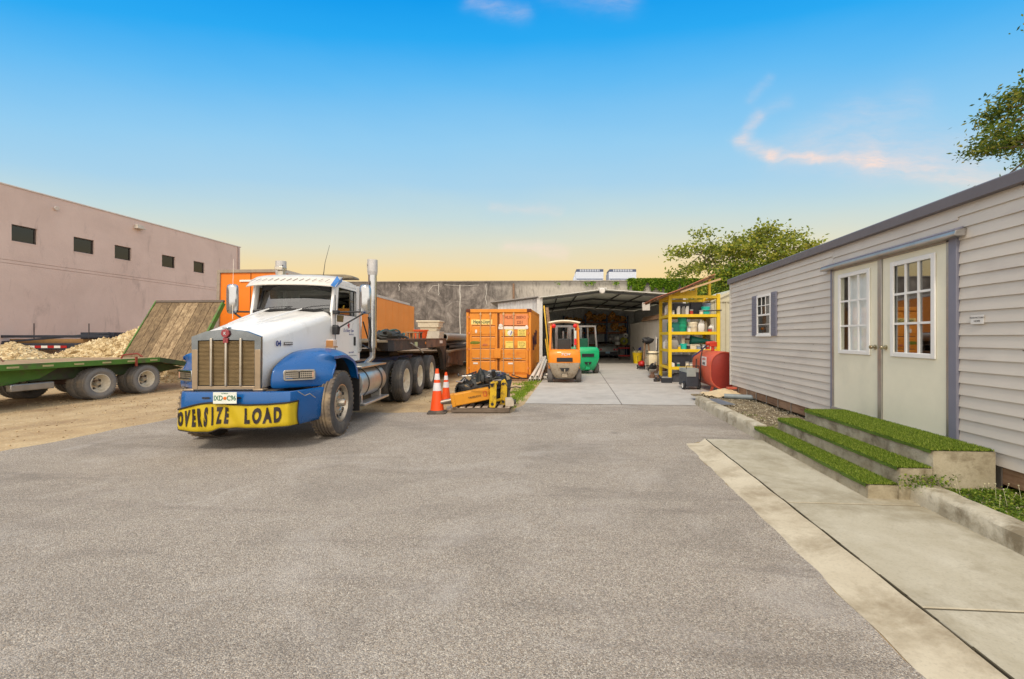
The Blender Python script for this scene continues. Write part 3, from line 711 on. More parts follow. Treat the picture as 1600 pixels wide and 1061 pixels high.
mb = MB(); mb.box(-.35, -32, 8.0, .04, 9.56, 8.06); mb.build('parapet_cap', mat('cap_white', (212, 206, 202), .6), bl, bevel=.01)
WD = glass_mat('dark_window', (.25, .25, .27), .04)
for (a, b_, c_, d_) in WINS:
    g = MB(); a -= 20; b_ -= 20; t_ = .05
    for q in ((a, c_, b_, c_ + t_), (a, d_ - t_, b_, d_), (a, c_ + t_, a + t_, d_ - t_), (b_ - t_, c_ + t_, b_, d_ - t_)): g.box(-.12, q[0], q[1], -.06, q[2], q[3])
    w_ = g.build('window', mat('bronze_frame', (70, 62, 58), .5), bl, smooth=0)
    g = MB(); g.box(-.1, a + t_, c_ + t_, -.09, b_ - t_, d_ - t_); g.build('glass_pane', WD, w_, smooth=0)
    g = MB()
    for q in ((a, c_ - .06, b_, c_),): g.box(-.3, q[0], q[1], .012, q[2], q[3])
    g.box(-.3, a - .02, c_, -.005, a, d_); g.box(-.3, b_, c_, -.005, b_ + .02, d_); g.box(-.3, a, d_, -.005, b_, d_ + .02)
    g.build('window_reveal', STU, w_, smooth=0)
    g = MB(); g.box(-.32, a - .02, c_, -.31, b_ + .02, d_); g.build('window_room', DARK, w_, smooth=0)
mb = MB(); mb.box(0, 2.0, 7.55, .2, 2.35, 7.72); mb.box(.05, 1.95, 7.5, .28, 2.4, 7.58); mb.build('wall_lamp', mat('lamp_grey', (196, 188, 176), .5), bl, bevel=.01)
mb = MB(); mb.box(0, 9.25, 0, .07, 9.33, 8); mb.build('downspout', mat('spout', (166, 148, 144), .6), bl, bevel=.01)
mb = MB(); mb.tube((.02, -1.6, 7.55), (.1, -1.6, 7.52), .08, .1, 8); mb.build('wall_vent', mat('cap_white', (1, 1, 1)), bl)

# --- stained concrete wall across the back
cw = cam_thing('concrete_wall', 'tall streaked grey concrete wall closing off the back of the yard', 'wall', -3.0, 37.6)
mb = MB(); n = 40; rows = []
for i in range(n + 1):
    x = -34 + 60 * i / n; zt = 6.31 + .0045 * (x + 14)
    rows.append([(x, 0, -.1), (x, 0, zt - .12), (x, 0, zt), (x, .3, zt), (x, .3, -.1)])
mb.grid(rows); mb.build('wall_panel', wall_concrete_mat(), cw, smooth=0)
mb = MB()
for i in range(30): mb.box(-34 + 2.0 * i, -.03, 6.38 - .05 + .0045 * (-20 + 2 * i), -34 + 2.0 * i + 1.98, .33, 6.40 + .0045 * (-20 + 2 * i))
mb.build('wall_cap', mat('cap_grime', (150, 142, 132), .9, var=.25), cw, smooth=0)
CRK = mat('lime_streak', (196, 192, 184), .8, var=.2)
for k, (x, z0, z1, w) in enumerate([(-4.25, 1.7, 6.1, .05), (-6.1, 5.2, 6.2, .03), (-2.0, 4.4, 6.2, .03), (-9.5, 5.6, 6.2, .03)]):
    mb = MB(); rnd = random.Random(k); p = [(x + rnd.uniform(-.05, .05), -.012, z0 + (z1 - z0) * i / 8) for i in range(9)]; mb.path(p, w, 5); mb.build('lime_streak', CRK, cw, smooth=60)
mb = MB(); mb.path([(-6.1, -.012, 6.05), (-6.6, -.012, 6.02), (-7.0, -.012, 5.5)], .025, 5); mb.path([(-5.6, -.012, 6.1), (-4.0, -.012, 6.0), (-2.6, -.012, 6.08)], .02, 5); mb.build('lime_streak', CRK, cw)
mb = MB(); mb.box(.30, -.16, 3.2, .46, -.02, 6.2); mb.box(.33, -.17, 3.2, .36, -.16, 6.2); mb.build('conduit', mat('rust_pipe', (134, 106, 84), .8, var=.3), cw, smooth=0)
IVY = leaf_mat('ivy_leaf', (66, 104, 24), (112, 154, 34), (168, 190, 60), .4)
mb = MB(); rnd = random.Random(2); pts = []
for _ in range(9000):
    x = rnd.uniform(7.2, 17.5); dp = (.65 + .35 * math.sin(x * 1.9) + .25 * math.sin(x * 4.7 + 1) + .2 * math.sin(x * 9)) * (1.0 if x > 7.6 else .6)
    dp *= 1.15 if x < 12 else 1.6
    z = 6.62 - rnd.random() ** 1.15 * max(.25, dp) * 1.35
    pts.append((x + rnd.gauss(0, .04), -.08 - rnd.random() * .16, z))
scatter_leaves(mb, pts, .17, .8, rnd, .3)
iv = mb.build('ivy', IVY, None, smooth=0, fix=False); iv.location = W(0, 37.5); iv.rotation_euler = (0, 0, TH); tag(iv, 'bright green ivy hanging over the top of the concrete wall', 'ivy')
mb = MB(); pts = []
for cx, n_ in ((4.1, 60), (3.6, 40), (6.2, 60), (1.2, 15)): pts += [(cx + rnd.gauss(0, .14), -.1 - rnd.random() * .1, 6.32 - abs(rnd.gauss(0, .14))) for _ in range(n_)]
scatter_leaves(mb, pts, .14, .8, rnd, .3)
iv = mb.build('ivy_sprig', IVY, None, smooth=0, fix=False); iv.location = W(0, 37.5); iv.rotation_euler = (0, 0, TH); tag(iv, 'small sparse green sprigs along the wall top above the shed roof', 'ivy')

# --- building with two cooling units behind the wall
bb = cam_thing('rear_building', 'plain pale building hidden behind the concrete wall under two cooling units', 'building', 8.5, 60)
mb = MB(); mb.box(-9, 0, 0, 9, 14, 9.05); mb.build('wall', mat('rear_wall', (180, 178, 176), .8), bb, smooth=0)
mb = MB(); mb.box(-9.1, -.1, 9.05, 9.1, 14.1, 9.12); mb.build('roof', mat('rear_roof', (150, 150, 150), .8), bb, smooth=0)
CU = mat('unit_white', (196, 204, 218), .5, var=.05); CUD = mat('unit_blue', (70, 82, 110), .5)
for k, (x0, x1) in enumerate(((4.45, 8.35), (9.1, 12.95))):
    u = cam_thing('cooling_unit', ['left', 'right'][k] + ' white rooftop cooling unit with dark louvred top seen over the wall', 'cooling unit', (x0 + x1) / 2, 61, 0, 'rooftop cooling units', 9.12)
    w_ = (x1 - x0) / 2
    mb = MB(); mb.prism([(0, 0), (3, 0), (3, 1.62), (.0, 1.62)], -w_, w_, 'x'); 
    if k == 0: mb.prism([(-w_ - .45, 0), (-w_ - .01, 0), (-w_ - .01, 1.3), (-w_ - .15, 1.2)], 0, 2.6, 'y')
    mb.build('casing', CU, u, bevel=.04)
    mb = MB(); mb.box(-w_ + .1, .02, 1.62, w_ - .02, 2.9, 2.0); mb.build('fan_deck', CUD, u)
    mb = MB()
    for i in range(12): x = -w_ + .65 + (2 * w_ - 1.3) * i / 11; mb.box(x - .06, -.05, 1.66, x + .06, .019, 1.95)
    mb.build('louvre', CU, u, smooth=0)
    mb = MB(); mb.box(-w_ + .1, -.035, .55, w_ - .1, -.002, .66); mb.build('access_rail', CUD, u)

# ================================================================== METAL SHED
CORR, t, b = newmat('corrugated_white', .5); co = t.coords('Object')
w1 = t.new('ShaderNodeTexWave', wave_type='BANDS', bands_direction='X'); t.set(w1.inputs[0], co); w1.inputs['Scale'].default_value = .8
c = t.ramp(t.noise(t.coords('Object', scale=(1, 1, .3)), 2.5, 5), [(.3, lin((176, 176, 178))), (.6, lin((206, 206, 206))), (.8, lin((160, 152, 144)))])
t.set(b.inputs['Base Color'], c); b.inputs['Metallic'].default_value = .15
WSH = mat('shed_white', (206, 204, 200), .55, var=.1, dirt=(150, 140, 128), dthr=(.6, .8), ds=3)
sh = cam_thing('metal_shed', 'open-fronted white metal shed with a low gabled roof at the back of the yard', 'shed', -.1, 23)
def zroof(x): return 3.66 + (4.06 - 3.66) * x / 3.15 if x < 3.15 else 4.06 - (4.06 - 3.76) * (x - 3.15) / 4.5
def corr_panel(mb, p0, p1, z0f, z1f, pitch=.19, dep=.025, yoff=0):
    """vertical ribbed sheet from p0 to p1 (xy)"""
    p0 = Vector(p0); p1 = Vector(p1); Ln = (p1 - p0).length; dr = (p1 - p0) / Ln; nn = Vector((-dr.y, dr.x)); n = int(Ln / pitch); rows = []
    for i in range(n):
        for u, q in ((0, 0), (.62, 0), (.72, 1), (.90, 1)):
            s_ = (i + u) * Ln / n; p = p0 + dr * s_ + nn * (-dep * q); rows.append([(p.x, p.y, z0f), (p.x, p.y, z1f(s_ / Ln))])
    rows.append([(p1.x, p1.y, z0f), (p1.x, p1.y, z1f(1))]); mb.grid(rows); return mb
mb = MB(); corr_panel(mb, (-2.35, .12), (-.28, .12), .0, lambda u: 3.36 + .26 * u, .17)
mb.build('side_panel', CORR, sh, smooth=0)
mb = MB(); mb.prism([(-2.75, 3.40), (-2.75, 3.44), (-.2, 3.75), (-.2, 3.70)], -.1, 6, 'y'); mb.build('side_roof', mat('roof_edge', (150, 146, 142), .5), sh, smooth=0)
mb = MB(); mb.box(-.28, 0, 0, .02, .16, 3.66); mb.build('post', WSH, sh, bevel=.01)
mb = MB(); mb.box(7.45, 0, 0, 7.6, .15, 3.74); mb.build('post', WSH, sh, bevel=.01)
MDK = mat('shed_inner', (196, 198, 194), .7, var=.2); MRF = mat('roof_under', (216, 220, 210), .55, var=.15)
mb = MB(); corr_panel(mb, (0, 13.2), (0, .16), 0, lambda u: 3.66); mb.build('left_wall', MDK, sh, smooth=0)
mb = MB(); corr_panel(mb, (7.6, 13.2), (0, 13.2), 0, lambda u: zroof(7.6 * (1 - u))); mb.build('back_wall', MDK, sh, smooth=0)
mb = MB(); corr_panel(mb, (7.6, .2), (7.6, 13.2), 0, lambda u: 3.74); mb.build('right_wall', MDK, sh, smooth=0)
def roof_half(x0, x1):
    mb = MB(); rows = []; n = 44
    for i in range(n + 1):
        y = -.12 + 13.5 * i / n
        for u, q in ((0, 0), (.5, .03)):
            if i == n and u: continue
            yy = y + 13.5 / n * u; rows.append([(x0, yy, zroof(x0) + .02 + q), (x1, yy, zroof(x1) + .02 + q)])
    mb.grid(rows); mb.build('roof_sheet', MRF, sh, smooth=0)
roof_half(-.15, 3.15); roof_half(3.1501, 7.75)
mb = MB(); mb.bar((-.15, -.14, zroof(-.15) + .03), (3.15, -.14, 4.085), .03, .04); mb.bar((3.15, -.141, 4.085), (7.75, -.141, zroof(7.75) + .03), .03, .04)
mb.build('roof_edge', mat('edge_light', (206, 204, 196), .5), sh, smooth=0)
PUR = mat('purlin_dark', (58, 58, 56), .6)
for y in (.05, 4.4, 8.8, 13.0):
    mb = MB(); mb.bar((0, y, 3.58), (3.15, y, 3.98), .07, .11); mb.bar((3.15, y, 3.98), (7.6, y, 3.68), .071, .111); mb.build('rafter', PUR if y < 13 else mat('edge_light', (1, 1, 1)), sh, smooth=0)
for x in (.8, 1.9, 4.3, 5.5, 6.6): 
    mb = MB(); mb.box(x - .03, 0, zroof(x) - .055, x + .03, 13.1, zroof(x) - .005); mb.build('purlin', PUR, sh, smooth=0)
# wires and small round light on the ridge
mb = MB(); M = Matrix.Translation((3.15, -.16, 4.0)) @ Matrix.Rotation(R(90), 4, 'X'); mb.lathe([(0, 0), (.14, 0), (.16, .05), (.12, .12), (.05, .13), (0, .12)], 14, 0, M); mb.box(2.95, -.2, 4.12, 3.4, -.1, 4.17)
mb.build('flood_light', mat('lamp_face', (214, 210, 204), .3), sh)
mb = MB(); mb.box(5.35, .2, 3.0, 5.75, .35, 3.42); mb.build('fuse_box', mat('box_grey', (190, 184, 176), .5), sh, bevel=.01)

# low masonry wall on the shed's right
rw = cam_thing('masonry_wall', 'pale rendered block wall along the right side of the shed', 'wall', 5.9, 17.6)
mb = MB(); mb.box(0, 0, 0, .22, 12.2, 2.48); mb.build('wall_panel', concrete_mat('render_wall', (188, 182, 172), (204, 198, 188), (150, 140, 126), ss=1.2, streak=(2, 2, .4)), rw, bevel=.01)
WD1 = wood_mat('old_plank', (140, 110, 84), (172, 142, 110), (88, 64, 46), axis=1)
for k in range(5):
    mb = MB(); mb.box(-.2 + .1 * k, 1 + .2 * k, 2.49 + .065 * k, -.06 + .1 * k, 8 + .3 * k, 2.54 + .065 * k)
    pl = mb.build('plank', WD1, None, bevel=.004); pl.location = rw.location; pl.rotation_euler = rw.rotation_euler; tag(pl, 'old timber plank stacked on top of the rendered block wall', 'plank', 'planks stacked on the block wall')

# steel rack with tan bundles at the back of the shed
STB = mat('rack_blue', (34, 62, 96), .5); STO = mat('rack_beam', (150, 88, 52), .6)
rk = cam_thing('storage_rack', 'blue and orange steel storage rack across the back of the shed', 'rack', 1.6, 35.0)
for x in (0, 1.75, 3.45, 5.12):
    for y in (0, .9):
        mb = MB(); mb.box(x - .05, y - .04, 0, x + .05, y + .04, 3.3); mb.build('upright', STB, rk, smooth=0)
for z in (2.84, 1.98, 1.0):
    mb = MB(); mb.box(.05, -.02, z - .12, 5.07, .03, z - .01); mb.build('beam', STO, rk, smooth=0)
    mb = MB(); mb.box(.0, .04, z - .03, 5.1, .86, z); mb.build('shelf', WD1, rk, smooth=0)
BND = mat('tan_bundle', (236, 166, 84), .9, var=.35, vs=9, bump=.8, bs=18, dirt=(96, 62, 30), dthr=(.48, .6), ds=6)
rnd = random.Random(21)
def bundle(x, z, w, h, s_, lab):
    mb = MB()
    for q in range(4):
        mb.blob((rnd.uniform(-w * .3, w * .3), rnd.uniform(-.1, .25), h * (.3 + .4 * rnd.random())), (w * rnd.uniform(.24, .36), .26, h * rnd.uniform(.28, .38)), s_ + q, .35, 8)
    o = mb.build('bundle', BND, None, smooth=60); o.location = W(1.6 + x, 35.35, z); o.rotation_euler = (0, 0, TH); tag(o, lab, 'bundle', 'tan bundles on the storage rack')
for k, x in enumerate((.45, 1.15, 1.95, 2.55, 3.15, 3.85, 4.3, 4.8)): bundle(x, 2.84, .7, (.42, .42, .78, .6, .62, .82, .5, .5)[k], k * 7, 'lumpy tan bundle lying on the upper shelf of the shed rack')
for k, x in enumerate((2.15, 2.9, 3.3, 4.15, 4.75)): bundle(x, 1.98, .68, (.5, .6, .62, .82, .55)[k], 90 + k * 7, 'lumpy tan bundle lying on the middle shelf of the shed rack')

# corrugated fence behind the yellow shelf
fn = cam_thing('metal_fence', 'pale ribbed metal fence standing behind the yellow shelf', 'fence', 4.9, 18.0)
mb = MB(); corr_panel(mb, (0, 0), (2.6, 0), 0, lambda u: 2.3, .2, .03); mb.build('fence_panel', CORR, fn, smooth=0)
mb = MB(); mb.box(-.06, .01, 0, 0, .07, 2.35); mb.build('fence_post', GALV, fn)
# garden shed
BGE = mat('shed_beige', (196, 190, 166), .5, var=.08, dirt=(150, 140, 112), dthr=(.58, .8), ds=3)
gs = cam_thing('garden_shed', 'small beige gabled garden shed tucked behind the end of the office', 'shed', 6.1, 15.9)
mb = MB(); corr_panel(mb, (0, 0), (2.0, 0), 0, lambda u: 2.90 + .0 * u, .2, .03); corr_panel(mb, (0, 2.0), (0, 0), 0, lambda u: 2.9, .2, .03); corr_panel(mb, (2, 0), (2, 2), 0, lambda u: 2.9, .2, .03)
mb.build('wall', BGE, gs, smooth=0)
mb = MB(); mb.add([(0, -.02, 2.9), (2, -.02, 2.9), (1, -.02, 3.32)], [(0, 1, 2)]); mb.bar((-.06, -.05, 2.88), (1, -.05, 3.34), .06, .09); mb.bar((1, -.05, 3.34), (2.06, -.05, 2.88), .06, .09); mb.box(0, -.05, 2.86, 2, -.005, 2.93)
mb.build('gable', BGE, gs, smooth=0)
mb = MB(); mb.prism([(-.1, 2.90), (1, 3.37), (2.1, 2.90), (2.1, 2.86), (1, 3.33), (-.1, 2.86)], -.02, 2.1, 'y'); mb.build('roof', BGE, gs, smooth=0)

# ================================================================== TREES
def tree(name, label, base, trunk_h, crown_c, crown_r, ncl, nleaf, lsize, lm, seed, clr=.7, lean=(0, 0), flat=1.0, group=None, shell=.5, asp=.55, r0=.18, cover=None):
    rnd = random.Random(seed); t_ = thing(name, label, 'tree', base, 0, group)
    bark = mat('bark_' + name, (112, 98, 82), .9, var=.3, vs=12, bump=.5, bs=30)
    mb = MB(); top = Vector((lean[0], lean[1], trunk_h)); mb.path([(0, 0, -.1), (lean[0] * .3, lean[1] * .3, trunk_h * .5), top], [r0, r0 * .8, r0 * .65], 9)
    C = Vector(crown_c) - Vector(base); cl = []
    while len(cl) < ncl:
        p = Vector((rnd.uniform(-1, 1), rnd.uniform(-1, 1), rnd.uniform(-1, 1)))
        if not shell < p.length < 1 or (p.z < -.5 and rnd.random() < .6): continue
        q = C + Vector((p.x * crown_r[0], p.y * crown_r[1], p.z * crown_r[2]))
        if cover and not cover(q + Vector(base)): continue
        cl.append(q)
    mains = []
    for k in range(8):
        a = 6.283 * k / 8 + rnd.uniform(-.3, .3); e = C + Vector((math.cos(a) * crown_r[0] * .5, math.sin(a) * crown_r[1] * .5, rnd.uniform(-.1, .35) * crown_r[2]))
        mid = top.lerp(e, .5) + Vector((rnd.uniform(-.2, .2), rnd.uniform(-.2, .2), -.15 * crown_r[2])); mb.path([top - Vector((0, 0, .1)), mid, e], [r0 * .45, r0 * .3, r0 * .16], 6); mains += [mid, e]
    pts = []
    for c in cl:
        s_ = min(mains, key=lambda q: (q - c).length); mid = s_.lerp(c, .5) + Vector([rnd.uniform(-.12, .12) * crown_r[0] * .4 for _ in range(3)])
        mb.path([s_, mid, c], [r0 * .16, r0 * .1, r0 * .04], 5)
        for _ in range(3):
            tip = c + Vector([rnd.gauss(0, clr * .35) for _ in range(3)]); mb.path([c.lerp(mid, .3), tip], [r0 * .05, r0 * .02], 4)
        k = rnd.uniform(.5, 1.3)
        for _ in range(int(nleaf * k)):
            v_ = Vector((rnd.gauss(0, 1), rnd.gauss(0, 1), rnd.gauss(0, flat))); v_ *= clr * .5; pts.append(c + v_)
    mb.build('trunk', bark, t_, smooth=60, fix=False)
    lb = MB(); scatter_leaves(lb, pts, lsize, asp, rnd, .5); lb.build('crown', lm, t_, smooth=0, fix=False); return t_
LF1 = leaf_mat('tree_leaf', (86, 104, 34), (146, 156, 54), (196, 188, 84), .4)
LF2 = leaf_mat('dense_leaf', (60, 84, 26), (112, 136, 40), (176, 176, 60), .35)
LF3 = leaf_mat('near_leaf', (58, 80, 30), (104, 128, 42), (170, 162, 72), .42)
tree('shade_tree', 'airy spreading green tree rising behind the office roof', W(13.0, 29), 4.2, W(13.1, 29, 6.55), (5.1, 3.2, 2.3), 84, 140, .25, LF1, 5, .9, (.2, 0), .45, shell=.4)
tree('bushy_tree', 'dense yellow-green bushy tree behind the yellow shelf and garden shed', W(12.6, 27), 1.8, W(12.5, 27, 4.0), (3.6, 2.4, 1.9), 60, 240, .2, LF2, 8, .8, (0, 0), .8, shell=.2)
tree('bushy_tree', 'dark bushy tree between the shade tree and the concrete wall', W(17, 31), 2.2, W(17, 31, 4.4), (5, 2.5, 2.2), 50, 240, .22, LF2, 9, 1.0, (0, 0), .8, shell=.2)
def edge(p):
    r_ = (p.x * CT + p.y * ST) / (-p.x * ST + p.y * CT); e_ = (p.z - 1.57) / (-p.x * ST + p.y * CT); return r_ > .985 and (e_ < .48 or (r_ > 1.03 and e_ < .64) or r_ > 1.12) and r_ < 1.6
tree('overhanging_tree', 'leafy branches of a tree hanging over the near end of the office roof', W(14.2, 9.6), 4.0, W(13.2, 9.6, 6.3), (3.9, 2.0, 2.9), 70, 380, .115, LF3, 14, .44, (0, 0), .5, shell=.2, asp=.42, cover=edge)

# ================================================================== ORANGE BOX TRAILER, far left of centre
OR = mat('orange_paint', (238, 128, 30), .38, var=.05, vs=1, dirt=(196, 96, 20), dthr=(.62, .85), ds=1.5)
OR2 = mat('orange_side', (246, 150, 62), .4, var=.05, vs=1)
bt = thing('box_trailer', 'tall orange box trailer with grey corner frame parked behind the white truck', 'trailer', (-12.2, 15.4, 0))
bt.rotation_euler = (-.026, 0, 0)
mb = MB(); mb.box(-1.25, .03, 1.25, 1.25, 12.4, 4.08); mb.build('box', OR, bt, smooth=0)
mb = MB()
for i in range(15):
    y = .1 + .88 * i; mb.box(1.252, y, 1.3, 1.262, y + .86, 3.98)
mb.build('side_panel', OR2, bt, smooth=0)
GF = mat('trailer_frame', (150, 138, 124), .6, var=.15)
mb = MB(); mb.box(-1.32, -.03, 1.2, -1.2, .05, 4.12); mb.box(1.2, -.03, 1.2, 1.32, .05, 4.12); mb.box(-1.2, -.029, 4.0, 1.2, .049, 4.12); mb.box(-1.2, -.028, 1.2, 1.2, .048, 1.32); mb.build('door_frame', GF, bt, bevel=.01)
mb = MB(); mb.box(1.2, .05, 3.99, 1.30, 12.4, 4.12); mb.box(-1.3, .05, 3.99, -1.2, 12.4, 4.12); mb.box(1.2, .05, 1.15, 1.29, 12.4, 1.28); mb.build('rail', mat('rail_pale', (206, 196, 184), .5), bt, smooth=0)
mb = MB(); mb.box(-1.19, .06, 4.081, 1.19, 12.39, 4.10); mb.build('roof', mat('rail_pale', (1, 1, 1)), bt, smooth=0)
mb = MB(); mb.box(-.42, -.012, 3.66, .1, .028, 3.73); mb.build('marker_strip', WHT, bt)
mb = MB(); mb.box(-.012, .012, 1.33, .012, .029, 3.99); mb.build('door_seam', mat('seam_dark', (120, 66, 20), .7), bt, smooth=0)
mb = MB(); mb.box(-1.0, .6, .9, 1.0, 12, 1.14); mb.build('chassis', mat('chassis_black', (36, 34, 34), .7), bt, smooth=0)
TYRE = mat('tyre_rubber', (70, 66, 62), .85, var=.15, vs=20, dirt=(140, 126, 108), dthr=(.5, .8), ds=5)
for y in (1.8, 3.1):
    for x in (-1.05, 1.05):
        mb = MB(); M = Matrix.Translation((x, y, .5)) @ AXX; mb.lathe([(.2, -.14), (.45, -.14), (.5, -.10), (.5, .10), (.45, .14), (.2, .14), (.18, .02), (0, .02)], 20, 0, M); mb.build('wheel', TYRE, bt)
mb = MB(); mb.box(-.9, 10, .0, -.78, 10.12, 1.14); mb.box(.78, 10, .0, .9, 10.12, 1.14); mb.build('landing_gear', mat('chassis_black', (1, 1, 1)), bt)

# ================================================================== GRAVEL PILES
PILE = stone_mat('limestone', (206, 184, 140), (232, 214, 174), (168, 144, 104))
PB, t, b = newmat('pile_base', .95); co = t.coords('Object'); vv = t.voro(co, 9); n = t.noise(co, 3, 7, .7); s1 = t.new('ShaderNodeSeparateXYZ'); t.set(s1.inputs[0], vv.outputs['Color'])
c = t.ramp(t.math('ADD', t.math('MULTIPLY', s1.outputs[0], .5), t.math('MULTIPLY', n, .5)), [(.25, lin((176, 150, 108))), (.5, lin((208, 186, 142))), (.75, lin((230, 212, 172)))])
t.set(b.inputs['Base Color'], c); bump_to(t, b, t.math('ADD', vv.outputs['Distance'], n), 1, .08)
from mathutils import noise as mnoise
def pile(label, xc, zc, rx, ry, h, ns, r0, r1, peaks, seed):
    t_ = cam_thing('gravel_pile', label, 'gravel pile', xc, zc); rnd = random.Random(seed)
    def hh(x, y):
        v_ = 0
        for (px, py, ph, pr) in peaks: v_ = max(v_, ph * max(0, 1 - math.hypot((x - px) / rx, (y - py) / ry) / pr))
        v_ = h * (v_ ** .9); return v_ + (mnoise.noise(Vector((x * 1.3, y * 1.3, seed))) * .16 + mnoise.noise(Vector((x * 4, y * 4, seed))) * .07) * min(1, v_ * 2) - .02
    mb = MB(); n = 60; mb.grid([[(-rx * 1.6 + 3.2 * rx * i / n, -ry * 1.1 + 2.2 * ry * j / n, hh(-rx * 1.6 + 3.2 * rx * i / n, -ry * 1.1 + 2.2 * ry * j / n)) for i in range(n + 1)] for j in range(n + 1)])
    mb.build('heap', PB, t_, smooth=60)
    mb = MB()
    for _ in range(ns):
        x, y = rnd.uniform(-rx * 1.5, rx * 1.5), rnd.uniform(-ry, ry * .6); z = hh(x, y)
        if z < .04: continue
        r = rnd.uniform(r0, r1) * (1 if rnd.random() < .9 else 1.7); M = Matrix.Translation((x, y, z)) @ Euler([rnd.uniform(0, 3) for _ in range(3)]).to_matrix().to_4x4(); q = [rnd.uniform(.6, 1.2) * r for _ in range(6)]
        mb.add([(q[0], 0, 0), (0, q[1], 0), (-q[2], 0, 0), (0, -q[3], 0), (0, 0, q[4] * .8), (0, 0, -q[5] * .8)], [(0, 1, 4), (1, 2, 4), (2, 3, 4), (3, 0, 4), (1, 0, 5), (2, 1, 5), (3, 2, 5), (0, 3, 5)], 0, M)
    tag(mb.build('stones', PILE, t_, smooth=0, fix=False), None, None, kind='stuff')
pile('high heap of coarse pale limestone rubble behind the trailer ramp', -15.9, 17.5, 3.4, 3.0, 2.1, 7000, .03, .10, [(-.1, 0, 1, 1), (1.6, .2, 1.02, 1), (-1.6, -.2, .72, .9)], 3)
pile('lower heap of fine pale gravel at the left edge behind the green trailer', -17.9, 14.6, 2.6, 2.2, 1.42, 5000, .02, .05, [(0, 0, 1, 1.15), (-1.6, 0, .95, 1)], 5)
# --- dark trailer far behind the piles
dk = mat('navy_steel', (44, 50, 62), .6, var=.2, dirt=(110, 80, 58), dthr=(.6, .75), ds=4)
ft = cam_thing('equipment_trailer', 'dark equipment trailer with red and white reflective tape behind the gravel heaps', 'trailer', -20.2, 18.2)
mb = MB(); mb.box(-2.6, 0, 1.05, 2.1, 2.2, 1.32); mb.build('deck_frame', dk, ft, bevel=.02)
RED = mat('tape_red', (170, 30, 30), .5); TW = mat('tape_white', (226, 222, 216), .5)
for i in range(8):
    mb = MB(); mb.box(-1.9 + .27 * i, -.012, 1.12, -1.9 + .27 * i + .262, -.003, 1.22); mb.build('reflective_tape', RED if i % 2 else TW, ft, smooth=0)
mb = MB(); mb.box(-2.5, .3, 1.321, 1.7, 1.9, 1.50); mb.build('deck_boards', mat('deck_tan', (170, 130, 84), .8), ft, smooth=0)
mb = MB(); mb.box(-2.6, .0, 1.55, 2.0, .08, 1.66); mb.bar((-2.6, .05, 1.36), (2.0, .05, 1.75), .05, .08); mb.box(.6, .2, 1.5, 2.0, 1.8, 1.78); mb.build('side_rail', dk, ft, bevel=.01)
for x in (-1.15, 1.15): mb = MB(); mb.tube((x, .02, 1.5), (x, .02, 2.15), .018, n=6); mb.build('stake', mat('stake_dark', (60, 54, 54), .7), ft)
for x in (-1.6, .2):
    mb = MB(); M = Matrix.Translation((x, .3, .42)) @ AXY; mb.lathe([(.0, -.1), (.2, -.1), (.38, -.12), (.42, -.08), (.42, .08), (.38, .12), (0, .1)], 18, 0, M); mb.build('wheel', TYRE, ft)
# ================================================================== WHITE AND BLUE TRACTOR TRUCK
WPAINT = mat('truck_white', (242, 240, 236), .32, var=.02, vs=1.5, coat=.25, dirt=(206, 200, 190), dthr=(.62, .9), ds=2)
BPAINT = mat('truck_blue', (2, 86, 154), .30, var=.08, vs=2, coat=.3, dirt=(30, 84, 140), dthr=(.6, .85), ds=3)
CHR = mat('chrome', (186, 188, 190), .16, metal=1, var=.05)
CHR2 = mat('dull_chrome', (196, 188, 174), .34, metal=.9, var=.12, dirt=(150, 132, 108), dthr=(.55, .8), ds=4)
ALU = mat('aluminium', (200, 198, 194), .36, metal=.85, var=.1, dirt=(160, 150, 136), dthr=(.6, .85), ds=3)
BLK = mat('black_plastic', (34, 34, 36), .55, var=.2)
BLK2 = mat('chassis_paint', (46, 44, 44), .6, var=.25, dirt=(104, 88, 70), dthr=(.52, .75), ds=4)
TYF = mat('front_tyre', (104, 94, 84), .85, var=.15, vs=14, dirt=(166, 146, 116), dthr=(.45, .75), ds=3.5)
TYS = mat('tyre_sidewall', (78, 76, 75), .8, var=.12, vs=10, dirt=(122, 112, 98), dthr=(.5, .8), ds=4)
RIMW = mat('rim_white', (222, 214, 196), .5, var=.08, dirt=(166, 146, 112), dthr=(.5, .8), ds=5)
GLT = glass_mat('truck_glass', (.55, .62, .60), .14)
AMB = mat('amber_lens', (220, 130, 40), .3); REDL = mat('red_lens', (176, 30, 24), .3)
